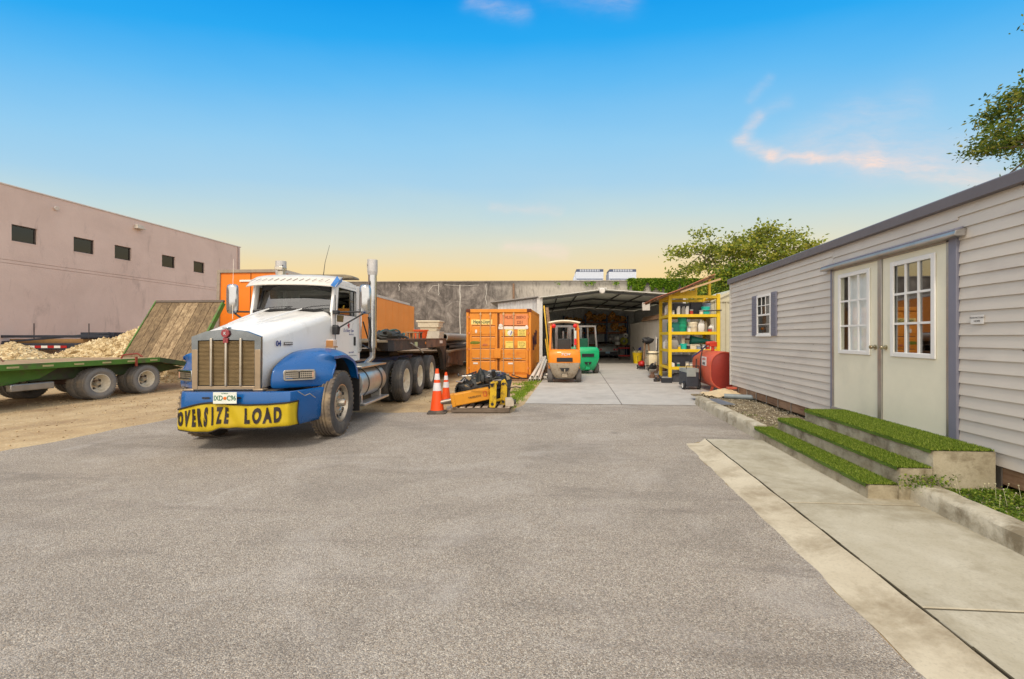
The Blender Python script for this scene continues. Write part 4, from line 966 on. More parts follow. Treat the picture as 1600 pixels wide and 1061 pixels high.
def wheel_mesh(r=.52, w=.29, rim=.29, dish=.05, tread=TYF, rimm=RIMW, holes=10, hub=.11, hubout=.02, deep=False, grooves=4):
    """three mesh datas (tyre, rim, hub) with the axle along local Y, outer face towards +Y"""
    hw = w / 2; t_ = MB(); prof = [(rim, hw - .045)]
    prof += [(rim + .02, hw - .015), (rim + .07, hw), (r - .085, hw + .008), (r - .03, hw - .008), (r - .008, hw - .03)]
    k = grooves; gw = .012; span = 2 * (hw - .035)
    for i in range(k):
        y = span / 2 - span * (i + 1) / (k + 1); prof += [(r, y + gw), (r - .016, y + gw * .6), (r - .016, y - gw * .6), (r, y - gw)]
    prof += [(r - .008, -hw + .03), (r - .03, -hw + .008), (r - .085, -hw - .008), (rim + .07, -hw), (rim, -hw + .045)]
    nb = len(prof) - 1; m_ = [1 if (i < 4 or i > nb - 5) else 0 for i in range(nb)]
    t_.lathe([(a, b_) for a, b_ in prof], 48, m_, AXY)
    for i in range(40):   # shoulder lugs
        a = 6.283 * i / 40
        for sgn in (-1, 1):
            M = Matrix.Rotation(a, 4, 'Y') @ Matrix.Translation((0, sgn * (hw - .02), r - .012)); t_.cbox((0, 0, 0), (.035, .03, .014), 0, M)
    r_ = MB(); f = hw - .05
    if deep: prof = [(rim + .004, hw - .035), (rim + .012, hw - .02), (rim - .004, hw - .018), (rim - .02, hw - .05), (rim - .035, -.02), (rim - .05, -.06), (.14, -.075), (.09, -.06), (.0, -.06)]
    else: prof = [(rim + .004, hw - .035), (rim + .012, hw - .02), (rim - .004, hw - .018), (rim - .02, f - .02), (rim - .045, f - .06), (rim - .09, f - .015), (.13, f - .0), (.115, f - .015), (0, f - .015)]
    r_.lathe(prof, 40, 0, AXY)
    zf = (-.068 if deep else f - .028)
    for i in range(holes):
        a = 6.283 * i / holes; rr = rim - .072 if not deep else rim - .095
        M = AXY @ Matrix.Rotation(a, 4, 'Z') @ Matrix.Translation((rr, 0, zf)); r_.lathe([(0, .022), (.026, .022), (.030, .008)], 10, 1, M)
    h_ = MB(); hz = zf + .01
    h_.lathe([(.0, hz + .09 + hubout), (.045, hz + .085 + hubout), (.06, hz + .06 + hubout), (.07, hz), (hub, hz), (hub, hz - .02)], 20, 0, AXY)
    for i in range(10):
        a = 6.283 * i / 10 + .3; M = AXY @ Matrix.Rotation(a, 4, 'Z') @ Matrix.Translation((hub + .022, 0, hz - .005)); h_.lathe([(0, .035), (.013, .032), (.015, 0)], 7, 0, M)
    hs = [t_.build('tyre', [tread, TYS]), r_.build('rim', [rimm, BLK]), h_.build('wheel', CHR2)]
    ds = [o.data for o in hs]
    for o in hs: bpy.data.objects.remove(o)
    return ds
def put_wheel(ds, parent, loc, rz=0, name='wheel'):
    h = bpy.data.objects.new(name, ds[2]); COL.objects.link(h); h.parent = parent; h.location = loc; h.rotation_euler = (0, 0, rz)
    for n, d_ in (('tyre', ds[0]), ('rim', ds[1])): o = bpy.data.objects.new(n, d_); COL.objects.link(o); o.parent = h
    return h
WH_STEER = wheel_mesh(.52, .30, .285, rimm=CHR2)
WH_DUAL = wheel_mesh(.51, .25, .285, deep=True, tread=TYS, holes=8)
WH_IN = wheel_mesh(.51, .25, .285, deep=True, tread=TYS, holes=2)

fx, fy = (.03 * CT + 1 * ST), (.03 * ST - 1 * CT)
trk = thing('tractor_truck', 'white and blue day-cab tractor truck with chrome stacks parked facing the camera', 'truck', W(-4.47, 6.95), math.atan2(fy, fx))

# --- hood: sections from the grille back to the cowl
def hood_sec(x):
    u = max(0.0, (x - .86) / (-.98 - .86))       # 0 front .. 1 cowl
    w = .465 + .25 * u ** .9; zc_ = 1.685 + .42 * u - .05 * u * u; ze = 1.60 + .42 * u; zb = .86 + .18 * u
    s = []
    s.append((w, zb)); s.append((w + .005, (zb + ze) / 2)); s.append((w, ze - .12)); s.append((w - .015, ze - .05)); s.append((w - .06, ze)); s.append((w - .14, ze + .028))
    s.append((w * .55, zc_ - .022)); s.append((w * .25, zc_ - .002)); s.append((0, zc_ + .004)); return s
mb = MB(); rows = []
for x in (.865, .86, .82, .70, .5, .3, .1, -.1, -.3, -.5, -.7, -.9, -.98):
    s = hood_sec(x); yc = .035 - .115 * max(0, (x - .86) / (-1.84)); rows.append([(x, y + yc, z) for y, z in s] + [(x, -y + yc, z) for y, z in s[-2::-1]])
mb.grid(rows); hood = mb.build('hood', WPAINT, trk, smooth=50); solidify(hood, .015)
mb = MB(); _s = hood_sec(-.955); _yc = .035 - .115 * (1.815 / 1.84); mb.path([(-.955, y * 1.004 + _yc, z + .002) for y, z in _s] + [(-.955, -y * 1.004 + _yc, z + .002) for y, z in _s[-2::-1]], .005, 5); mb.build('hood_seam', BLK, hood)
mb = MB(); mb.box(-.97, -.76, 1.02, -.93, .62, 2.02); mb.build('firewall', BLK2, trk, smooth=0)
for s_ in (1, -1):
    mb = MB(); mb.path([(.55, .19 * s_, 1.772), (.2, .22 * s_, 1.865), (-.2, .25 * s_, 1.968), (-.6, .28 * s_, 2.065)], [.004, .012, .016, .01], 6); mb.build('hood_ridge', WPAINT, trk)
# number and name plate on the hood's near side
NAVY = mat('navy_ink', (38, 52, 120), .5)
text('fleet_number', '04', .115, NAVY, trk, TM((.56, .548, 1.475), (-1, .085, 0), (.0, .0, 1)), .002, .02)
mb = MB(); mb.box(-.10, -.022, -.006, .10, .022, .003, 0, TM((.34, .570, 1.475), (-1, .085, 0), (0, 0, 1))); npl = mb.build('name_plate', mat('plate_dark', (84, 80, 80), .4, metal=.5), trk)
text('plate_text', 'KENWORTH', .032, WHT, npl, TM((.34, .5745, 1.475), (-1, .085, 0), (0, 0, 1)), .002, .02)

# --- grille: chrome shell, louvred mesh, uprights, badge
mb = MB(); g = .885
outl = [(-.505, .84), (.505, .84), (.515, 1.58), (.30, 1.655), (0, 1.69), (-.30, 1.655), (-.515, 1.58)]
inn = [(-.415, .895), (.415, .895), (.415, 1.525), (.25, 1.530), (0, 1.535), (-.25, 1.530), (-.415, 1.525)]
v0 = [(g, y, z) for y, z in outl]; v1 = [(g + .03, y * .985, z - .004) for y, z in outl]; v2_ = [(g + .03, y, z) for y, z in inn]; v3 = [(g - .02, y, z) for y, z in inn]
mb.grid([v0, v1, v2_, v3], 0, None, True); gr = mb.build('grille', mat('grille_chrome', (138, 144, 148), .22, metal=1, var=.2, vs=3), trk, smooth=25)
mb = MB(); mb.box(g + .004, -.50, .845, g + .034, -.418, 1.40); mb.box(g + .004, .418, .845, g + .034, .50, 1.40); mb.box(g + .0, -.418, .845, g + .0345, .418, .893)
mb.build('grille_surround', mat('grille_tan', (166, 146, 120), .45, metal=.5, var=.1), gr, bevel=.006)
mb = MB()
for i in range(34): z = .905 + .0182 * i; mb.add([(g + .015, -.414, z), (g + .015, .414, z), (g - .012, .414, z + .014), (g - .012, -.414, z + .014), (g + .015, -.414, z + .006), (g + .015, .414, z + .006), (g - .012, .414, z + .017), (g - .012, -.414, z + .017)], [(0, 1, 2, 3), (4, 7, 6, 5), (0, 4, 5, 1)])
mb.build('grille_mesh', mat('bug_screen', (150, 128, 92), .6, metal=.3, var=.15), gr, smooth=0)
mb = MB(); mb.box(g - .05, -.414, .9, g - .03, .414, 1.53); mb.build('radiator', BLK, gr, smooth=0)
for y in (-.215, 0, .215):
    mb = MB(); mb.box(g + .012, y - .016, .893, g + .05, y + .016, 1.56); mb.build('grille_bar', CHR2, gr, bevel=.008)
mb = MB(); mb.prism([(-.05, 1.665), (-.062, 1.61), (-.035, 1.575), (0, 1.560), (.035, 1.575), (.062, 1.61), (.05, 1.665), (0, 1.685)], g + .03, g + .058, 'x'); bdg = mb.build('badge', mat('badge_red', (140, 24, 36), .3, coat=.6), gr, bevel=.006)
mb = MB(); mb.box(g + .03, -.035, 1.49, g + .05, .035, 1.562); mb.build('badge_tail', MC['badge_red'], bdg, bevel=.004)
mb = MB(); mb.box(g - .02, -.045, 1.688, g + .05, .045, 1.712); mb.build('badge_cap', CHR, bdg, bevel=.008)
text('badge_letter', 'K', .055, CHR, bdg, TM((g + .060, 0, 1.622), (0, 1, 0), (0, 0, 1)), .002, .03)

gr.scale = (1, .93, 1); gr.location = (0, .035, 0)
# --- fenders
def fender(sg):
    def prof(v):            # v 0 inner .. 1 outer
        xf = .80 - .50 * v ** 1.3; zt = 1.405 - .035 * (2 * v - 1) ** 2 - .05 * v ** 4; y = .50 + .64 * v
        p = [(xf - .02, .835), (xf, .90), (xf - .01, 1.02), (xf - .06 - .02 * v, 1.13), (xf - .2 + .05 * v, 1.21 + .0 * v), (.32 - .02 * v, 1.325), (.15, zt - .02), (-.02, zt), (-.22, zt - .01), (-.42, zt - .07), (-.58, 1.19), (-.68, 1.03), (-.72, .86)]
        return y, p
    vs = [0, .12, .3, .5, .68, .82, .92, .98, 1.0]; rows = []
    for v_ in vs:
        y, p = prof(v_); dz = 0 if v_ < .9 else -.03 * (v_ - .9) / .1
        rows.append([(x, sg * y, z + dz) for x, z in p])
    y, p = prof(1.0)        # outer lip turned down towards the wheel
    rows.append([(x, sg * (y + .005), z - .03) if 0 < i < 12 else (x, sg * y, z) for i, (x, z) in enumerate(p)])
    cx, cz = -.02, .55
    rows.append([(cx + (x - cx) * .93, sg * y, cz + (z - cz) * .90) if i > 4 else (x - .01, sg * (y - .01), z) for i, (x, z) in enumerate(p)])
    mb = MB(); mb.grid(rows); f = mb.build('fender', BPAINT, trk, smooth=60); subsurf(f, 2); f.location.y = .07 
    md = f.modifiers.new('thick', 'SOLIDIFY'); md.thickness = .012
    mb = MB(); rows = []                                   # dark liner
    for y in (.52, 1.06): rows.append([(-.04 + .62 * math.cos(a), sg * y, .55 + .70 * math.sin(a)) for a in [R(62 + 11 * i) for i in range(11)]])
    mb.grid(rows); mb.build('wheel_liner', BLK, f, smooth=60)
    mb = MB()                                              # headlight set into the front face
    c = Vector((.60, sg * .80, 1.02)); d_ = Vector((-.46 , sg * .80, 0)).normalized()
    M = Matrix((Vector((d_.x, d_.y, 0)), Vector((d_.y * sg * 1.0, -d_.x * sg, 0)) * (1), Vector((0, 0, 1)))).transposed().to_4x4(); M.translation = c
    def rr(w, h, r, y0, y1):
        out = []
        for (sx, sy, a0) in ((1, 1, 0), (-1, 1, 90), (-1, -1, 180), (1, -1, 270)):
            for k in range(5): a = R(a0 + 22.5 * k); out.append((sx * (w - r) + r * math.cos(a), sy * (h - r) + r * math.sin(a)))
        return out
    o_ = rr(.205, .078, .03, 0, 0); i_ = rr(.18, .053, .015, 0, 0)
    mb.grid([[(x, -.03 * 1, z) for x, z in o_], [(x, .035, z) for x, z in o_], [(x, .04, z) for x, z in [(a * .97, b_ * .95) for a, b_ in o_]], [(x, .04, z) for x, z in i_], [(x, .012, z) for x, z in i_]], 0, M, True)
    hl = mb.build('headlight', CHR, f, smooth=30)
    mb = MB(); mb.box(-.2, .008, -.055, .2, .014, .055, 0, M); mb.build('lamp_housing', BLK, hl, smooth=0)
    for q in (-.095, .085):
        mb = MB(); M2 = M @ Matrix.Translation((q, .03, 0)) @ Matrix.Rotation(R(90), 4, 'X')
        for a in range(-3, 4):
            mb.box(q + a * .025 - .004, .014, -.042, q + a * .025 + .004, .028, .042, 0, M @ Matrix.Identity(4))
        for z in (-.03, 0, .03): mb.box(q - .08, .0141, z - .004, q + .08, .030, z + .004, 0, M)
        mb.build('lamp', CHR2, hl, smooth=0)
    mb = MB(); mb.box(.165 * 1, .014, -.045, .195, .034, .045, 0, M); mb.build('marker_lens', mat('amber_dull', (196, 150, 120), .3), hl, bevel=.004)
    return f
fender(1); fender(-1)
mb = MB(); mb.box(-.30, .9, 1.41, -.16, 1.02, 1.53); o = mb.build('turn_signal', mat('signal_clear', (226, 206, 190), .3), trk, bevel=.012)
mb = MB(); mb.box(-.31, .895, 1.40, -.155, 1.025, 1.42); mb.box(-.168, .905, 1.425, -.150, 1.015, 1.52); mb.build('signal_mount', mat('brass_tone', (170, 116, 60), .4), o)
# --- bumper
def bump_y(u):            # u -1..1 across; gives plan position
    a = abs(u); y = 1.0 * u + .15; q = .66 if u < 0 else .80
    x = 1.03 - .04 * (a / q) ** 2 if a < q else .99 - .56 * ((a - q) / (1 - q)) ** 1.15
    return x, y
mb = MB(); rows = []
for dx, z in ((-.16, .80), (-.05, .825), (-.01, .815), (0, .79), (.012, .7), (.012, .52), (.0, .40), (-.05, .345), (-.14, .34)):
    r_ = []
    for i in range(41):
        u = -1 + i / 20; x, y = bump_y(u); x2, y2 = bump_y(min(1, max(-1, u * 1.001)))
        a = abs(u); nx = 1 if a < .66 else (1 - (a - .66) / .34 * .5); ny = 0 if a < .66 else (a - .66) / .34 * .8
        r_.append((x + dx * nx, y + dx * ny * (1 if u > 0 else -1), z))
    rows.append(r_)
mb.grid(rows); bp = mb.build('bumper', BPAINT, trk, smooth=50)
mb = MB(); mb.box(.6, -.5, .78, .86, .7, .832); mb.build('bumper_top', BLK2, bp)
for y in (-.47, .47): mb = MB(); mb.box(.80, y - .07, .825, .93, y + .07, .855); mb.build('hood_bracket', mat('grille_tan', (1, 1, 1)), trk, bevel=.01)
mb = MB(); mb.box(1.041, -.20, .735, 1.044, -.10, .757); mb.build('bumper_slot', BLK, bp, smooth=0)
mb = MB(); mb.box(1.041, .19, .735, 1.044, .32, .757); mb.build('bumper_slot', BLK, bp, smooth=0)
mb = MB(); mb.path([(.93, 1.02, .82), (.86, 1.08, .75), (.80, 1.12, .77), (.72, 1.16, .70)], .006, 5); mb.build('tow_hook_chain', CHR2, bp)
# licence plate
lp = MB(); lp.box(1.058, -.155, .665, 1.064, .155, .82); lpo = lp.build('license_plate', mat('plate_white', (224, 228, 218), .4), trk, bevel=.004)
lpo.location = (.048, .15, .012)
GRN = mat('plate_green', (30, 110, 78), .5)
text('plate_number', 'IXD', .095, GRN, lpo, TM((1.0655, -.085, .738), (0, 1, 0), (0, 0, 1)), .001, .015, .75)
text('plate_number', 'C96', .095, GRN, lpo, TM((1.0655, .088, .738), (0, 1, 0), (0, 0, 1)), .001, .015, .75)
mb = MB(); mb.blob((1.066, .003, .738), (.003, .024, .022), 1, .1, 6); mb.build('plate_emblem', mat('plate_orange', (224, 116, 30), .5), lpo)
text('plate_text', 'FLORIDA', .022, GRN, lpo, TM((1.0655, 0, .803), (0, 1, 0), (0, 0, 1)), .001)
# under-bumper structure, axle, frame
mb = MB(); mb.box(-.1, -.95, .42, .12, .95, .55); mb.build('front_axle', BLK2, trk, bevel=.03)
for y in (-.43, .43): mb = MB(); mb.box(-7.0, y - .04, .78, .85, y + .04, 1.04); mb.build('frame_rail', mat('frame_blue', (34, 70, 116), .6, var=.3, dirt=(70, 62, 56), dthr=(.5, .7)), trk, bevel=.01)
mb = MB(); mb.box(-.9, -.42, .45, .7, .42, .86); mb.build('engine_block', BLK2, trk, bevel=.05)
for y in (1.09, -.82): put_wheel(WH_STEER, trk, (0, y, .52), (0 if y > 0 else math.pi) + R(3))
for x in (-3.7, -5.0, -6.38):
    mb = MB(); mb.tube((x, -1.05, .51), (x, 1.05, .51), .09, n=12); mb.blob((x, 0, .52), (.25, .28, .24), 3, .05, 8); mb.build('rear_axle', BLK2, trk)
    for s_ in (1, -1):
        put_wheel(WH_DUAL, trk, (x, s_ * 1.105, .51), 0 if s_ > 0 else math.pi); put_wheel(WH_IN, trk, (x, s_ * .76, .51), 0 if s_ > 0 else math.pi)
# mud flap behind the front wheel
for s_ in (1, -1):
    mb = MB(); mb.box(-.80, s_ * .86, .26, -.775, s_ * 1.20, .92); mb.build('mud_flap', BLK, trk, bevel=.005)
# fuel tanks with straps and steps
for s_ in (1, -1):
    mb = MB(); M = Matrix.Translation((-2.32, s_ * .88, .70)) @ AXX; mb.lathe([(0, 0), (.24, 0), (.285, .012), (.30, .04), (.30, 1.26), (.285, 1.29), (.24, 1.30), (0, 1.30)], 32, 0, M); ft_ = mb.build('fuel_tank', ALU, trk, smooth=50)
    for x in (-2.05, -1.32):
        mb = MB(); M = Matrix.Translation((x, s_ * .88, .70)) @ AXX; mb.lathe([(.302, 0), (.309, .002), (.309, .038), (.302, .04)], 32, 0, M); mb.build('tank_strap', BLK2, ft_)
    mb = MB(); mb.box(-2.35, s_ * .72, .995, -1.0, s_ * 1.16, 1.035); mb.build('tank_step', CHR2, ft_, bevel=.008)
    mb = MB(); mb.box(-2.4, s_ * .98, .30, -1.05, s_ * 1.2, .345); mb.box(-2.2, s_ * .9, .32, -2.15, s_ * 1.1, .5); mb.box(-1.2, s_ * .9, .32, -1.15, s_ * 1.1, .5); mb.build('lower_step', ALU, ft_, bevel=.008)
# --- cab: side walls with the door opening, roof, back
CW = .735; YO = -.085; BEFORE = set(trk.children)
def cab_side(s_):
    mb = MB()
    # pillar ahead of the door (A pillar + kick panel), panel behind the door, sill, header
    y0, y1 = (CW - .05) * s_, CW * s_
    mb.prism([(-.94, 1.10), (-.94, 2.04), (-1.06, 2.60), (-1.11, 2.66), (-1.16, 2.60), (-1.06, 2.06), (-1.06, 1.10)], y0, y1, 'y')
    mb.box(-2.22, y0, 1.08, -2.04, y1, 2.62); mb.box(-2.04, y0, 1.08, -1.06, y1, 1.20); mb.prism([(-2.04, 2.56), (-1.15, 2.56), (-1.11, 2.66), (-2.04, 2.64)], y0, y1, 'y'); mb.build('cab_side', WPAINT, trk, bevel=.012)
    d_ = MB(); ya, yb = (CW - .03) * s_, (CW + .012) * s_
    d_.prism([(-1.065, 1.205), (-2.035, 1.205), (-2.035, 2.0), (-1.065, 2.0)], ya, yb, 'y'); 
    d_.prism([(-1.065, 2.0), (-1.12, 2.0), (-1.19, 2.50), (-1.165, 2.555), (-1.14, 2.53)], ya, yb, 'y'); d_.box(-2.035, ya, 2.0, -1.975, yb, 2.555); d_.prism([(-1.19, 2.50), (-1.975, 2.50), (-1.975, 2.555), (-1.165, 2.555)], ya, yb, 'y')
    dr = d_.build('door', WPAINT, trk, bevel=.008)
    w_ = MB(); w_.prism([(-1.125, 2.0), (-1.975, 2.0), (-1.975, 2.5), (-1.19, 2.5)], (CW - .015) * s_, (CW - .010) * s_, 'y'); w_.build('window', glass_mat('door_glass', (.16, .2, .17), .12), dr, smooth=0)
    w_ = MB(); w_.path([(-1.125, (CW + .013) * s_, 2.0), (-1.975, (CW + .013) * s_, 2.0), (-1.975, (CW + .013) * s_, 2.5), (-1.19, (CW + .013) * s_, 2.5)], .009, 5, closed=True); w_.build('window_seal', BLK, dr)
    w_ = MB(); w_.prism([(-1.10, 1.86), (-1.36, 1.86), (-1.40, 1.985), (-1.10, 1.985)], (CW + .0125) * s_, (CW + .016) * s_, 'y'); w_.build('lower_window', mat('low_glass', (84, 92, 64), .2), dr, smooth=0)
    w_ = MB(); w_.box(-1.94, (CW + .012) * s_, 1.40, -1.86, (CW + .03) * s_, 1.58); w_.build('door_handle', BLK, dr, bevel=.01)
    w_ = MB(); w_.path([(-2.12, (CW + .01) * s_, 1.25), (-2.12, (CW + .06) * s_, 1.3), (-2.12, (CW + .06) * s_, 2.1), (-2.12, (CW + .01) * s_, 2.15)], .013, 6); w_.build('grab_rail', CHR, trk)
    return dr
door = cab_side(1); cab_side(-1)
mb = MB(); mb.box(-1.062, CW + .001, 1.21, -1.048, CW + .006, 2.35); mb.build('door_gap', BLK, door, smooth=0)
# writing on the driver's door
yd = CW + .0135
def star(cx, cz, r, y):
    return [(cx + (r if k % 2 == 0 else r * .42) * math.sin(math.pi * k / 5 + .25), cz + (r if k % 2 == 0 else r * .42) * math.cos(math.pi * k / 5 + .25)) for k in range(10)]
mb = MB(); mb.prism(star(-1.62, 1.80, .075, 0), yd, yd + .002, 'y'); mb.build('star_logo', mat('star_red', (170, 34, 50), .5), door, smooth=0)
text('door_lettering', 'Du Bony Tow', .098, mat('script_blue', (70, 78, 140), .5), door, TM((-1.62, yd, 1.70), (-1, 0, 0), (0, 0, 1)), .001, .0, .85, shear=.25)
text('door_lettering', '305-235-4132', .040, MC['script_blue'], door, TM((-1.75, yd, 1.625), (-1, 0, 0), (0, 0, 1)), .001)
text('door_lettering', 'DOT 196791', .045, MC['script_blue'], door, TM((-1.75, yd, 1.265), (-1, 0, 0), (0, 0, 1)), .001)
mb = MB(); rows = []
for x, z, k in ((-1.06, 2.635, .90), (-1.12, 2.69, .94), (-1.35, 2.735, 1), (-1.8, 2.745, 1), (-2.15, 2.71, .97), (-2.24, 2.62, .95)):
    rows.append([(x, y * k, z - .09 * (abs(y) / CW) ** 4) for y in [CW * (-1 + i / 8) for i in range(17)]])
mb.grid(rows); rf = mb.build('cab_roof', WPAINT, trk, smooth=60); solidify(rf, .03)
mb = MB(); mb.box(-2.24, -CW + .01, 1.08, -2.20, CW - .01, 2.64); mb.build('cab_back', WPAINT, trk, bevel=.01)
mb = MB(); mb.box(-2.2, -CW + .05, 1.06, -.97, CW - .05, 1.12); mb.box(-1.12, -.68, 1.12, -.97, .68, 1.95); mb.build('cab_floor', BLK2, trk, smooth=0)
mb = MB(); mb.prism([(-.98, 1.95), (-1.3, 1.9), (-1.3, 2.02), (-1.05, 2.09), (-.99, 2.07)], -.66, .66, 'y'); mb.build('dashboard', mat('dash_grey', (92, 92, 90), .6), trk, bevel=.015)
mb = MB(); M = Matrix.Translation((-1.34, .38, 2.06)) @ Matrix.Rotation(R(-55), 4, 'Y'); mb.path([M @ Vector((.2 * math.cos(a), .2 * math.sin(a), 0)) for a in [6.283 * i / 20 for i in range(20)]], .014, 6, closed=True); mb.bar(M @ Vector((-.19, 0, 0)), M @ Vector((.19, 0, 0)), .03, .015); mb.build('steering_wheel', BLK, trk)
for y in (.40, -.40):
    mb = MB(); mb.box(-2.05, y - .23, 1.5, -1.55, y + .23, 1.64); mb.box(-2.1, y - .23, 1.6, -1.95, y + .23, 2.3); mb.build('seat', mat('seat_grey', (70, 72, 70), .8), trk, bevel=.04)
mb = MB(); mb.box(-2.19, -.5, 2.0, -2.185, .5, 2.45); mb.build('rear_window', mat('rear_glow', (96, 104, 98), .9), trk, smooth=0)
# windscreen, seal, wipers
def wsp(u, v):            # u -1..1 across, v 0..1 up
    a = abs(u); return (-.93 - .17 * v - .13 * a ** 2.6, .66 * u * (1 - .03 * v), 2.075 + .47 * v - .02 * a * (1 - v))
mb = MB(); mb.grid([[wsp(-1 + i / 10, j / 6) for i in range(21)] for j in range(7)]); ws = mb.build('windscreen', GLT, trk, smooth=60)
edge_ = [wsp(-1 + i / 10, 0) for i in range(21)] + [wsp(1, j / 6) for j in range(1, 7)] + [wsp(1 - i / 10, 1) for i in range(1, 21)] + [wsp(-1, 1 - j / 6) for j in range(1, 6)]
mb = MB(); mb.path(edge_, .022, 8, closed=True); mb.build('windscreen_seal', BLK, ws)
mb = MB(); mb.grid([[(-.96, -.73, 2.02), (-.95, 0, 2.075), (-.96, .73, 2.02)], [wsp(-1.02, -.02), wsp(0, -.02), wsp(1.02, -.02)]]); mb.build('cowl', BLK, ws)
for (a, b_) in (((-.88, .12, 2.07), (-1.0, .66, 2.16)), ((-.88, -.55, 2.07), (-.95, .02, 2.13))):
    mb = MB(); mb.path([a, Vector(a).lerp(Vector(b_), .5) + Vector((.035, 0, .012)), b_], .007, 5); mb.build('wiper', BLK, ws)
mb = MB(); mb.box(-1.16, -.62, 2.44, -1.12, .62, 2.56); mb.build('sun_band', BLK, ws, smooth=0)
# aluminium sun visor with blue ends
mb = MB(); rows = []
for x, z in ((-.78, 2.50), (-.775, 2.515), (-.94, 2.655), (-1.08, 2.725)):
    rows.append([(x - .16 * abs(u) ** 3, .80 * u, z - .025 * abs(u) ** 3) for u in [-1 + i / 12 for i in range(25)]])
mb.grid(rows); vis = mb.build('sun_visor', mat('visor_alu', (222, 216, 206), .5, metal=.2, var=.06), trk, smooth=40); solidify(vis, .006)
for s_ in (1,):
    mb = MB(); mb.add([(-.94, .802 * s_, 2.475), (-1.24, .785 * s_, 2.62), (-1.24, .785 * s_, 2.70), (-1.10, .802 * s_, 2.63), (-.86, .74 * s_, 2.505), (-1.13, .74 * s_, 2.715)], [(0, 1, 2, 3), (4, 0, 3, 5)]); mb.build('visor_end', mat('visor_blue', (70, 130, 200), .3), vis, smooth=0)
mb = MB()
for i in range(13):
    y = -.66 + .11 * i; x = -.85 - .10 * abs(y / .86) ** 3; mb.bar((x + .004, y - .03 , 2.585 - .015 * abs(y / .86) ** 3), (x - .05, y + .03, 2.632 - .015 * abs(y / .86) ** 3), .012, .004, 0, (.6, 0, .8))
mb.build('visor_slots', mat('slot_grey', (140, 132, 126), .6), vis, smooth=0)
for o in set(trk.children) - BEFORE: o.location.y += YO
# stacks with perforated guards and straight caps
for s_ in (1, -1):
    y = .84 if s_ > 0 else -1.10; x = -2.42; top = 3.24 if s_ > 0 else 3.20
    mb = MB(); mb.path([(x + .05, y * .75, .85), (x + .02, y * .85, 1.0), (x, y, 1.15), (x, y, 1.4)], .062, 12); mb.tube((x, y, 1.35), (x, y, top - .30), .088, n=20); mb.build('exhaust_stack', CHR, trk)
    mb = MB(); mb.tube((x, y, top - .33), (x, y, top - .25), .093, .105, 20); mb.tube((x, y, top - .25), (x, y, top), .105, .105, 20); mb.build('stack_top', mat('stack_grey', (196, 194, 192), .45, metal=.3), trk)
    mb = MB(); 
    for a, z in ((-1.0, top - .1), (-1.0, top - .16), (-.7, top - .13)): mb.tube((x + .104 * math.cos(a * s_ - .2), y + .104 * math.sin(a * s_ - .2) , z), (x + .110 * math.cos(a * s_ - .2), y + .11 * math.sin(a * s_ - .2), z), .012, n=8)
    mb.build('stack_holes', BLK, trk, smooth=0)
    mb = MB(); mb.box(-2.42, y - .02, 2.3, -2.2, y * .8, 2.34); mb.box(-2.42, y - .02, 1.5, -2.2, y * .8, 1.54); mb.build('stack_bracket', CHR2, trk)
# mirrors on arms
for s_ in (1, -1):
    cx, cy = -1.06, 1.20 * s_
    mb = MB(); M = Matrix.Translation((cx, cy, 2.27)); rows = []
    for z, k in ((-.27, .55), (-.25, .85), (-.2, 1), (0, 1.02), (.2, 1), (.25, .85), (.27, .55)):
        rows.append([(.075 * k * math.cos(a) * (1 if math.cos(a) > 0 else .25), .105 * k * math.sin(a), z) for a in [6.283 * i / 16 for i in range(16)]])
    mb.grid(rows, 0, M, True); mb.f += [tuple(range(16))[::-1], tuple(range(96, 112))]; mb.m += [0, 0]
    mi = mb.build('mirror', CHR, trk, smooth=50)
    mb = MB(); mb.path([(cx, cy, 2.03), (-1.02, .93 * s_, 1.86), (-.96, .72 * s_, 1.72)], .016, 6); mb.build('mirror_arm', BLK, mi)
    mb = MB(); mb.path([(cx, cy, 2.04), (-.98, .70 * s_, 2.03)], .016, 6); mb.build('mirror_arm', BLK, mi)
    mb = MB(); mb.prism([(-.90, 1.62), (-1.0, 1.62), (-1.03, 1.74), (-.93, 1.80), (-.90, 1.76)], .66 * s_, .76 * s_, 'y'); mb.box(-1.02, .66 * s_, 1.99, -.92, .76 * s_, 2.06); mb.build('mirror_mount', BLK, mi, bevel=.01)
# roof bits
mb = MB(); mb.prism([(-.72, 0), (.72, 0), (.69, .05), (.55, .075), (-.55, .075), (-.69, .05)], -2.1, -1.75, 'x'); 
o = mb.build('light_bar', mat('bar_olive', (122, 112, 92), .5), trk, bevel=.015); o.location = (0, -.02, 2.755)
mb = MB(); mb.path([(-1.3, .32, 2.73), (-1.35, .33, 3.0), (-1.45, .37, 3.35)], [.008, .005, .003], 5); mb.build('antenna', BLK, trk)
mb = MB(); mb.path([(-.98, -1.15, 1.9), (-1.02, -1.17, 2.6), (-1.05, -1.18, 3.0)], [.006, .004, .003], 5); mb.build('antenna', mat('antenna_white', (226, 214, 196), .5), trk)
mb = MB(); mb.box(-1.55, -.62, 2.70, -1.45, -.52, 2.86); mb.box(-1.56, -.65, 2.86, -1.40, -.50, 2.93); mb.build('camera_pod', CHR2, trk, bevel=.01)
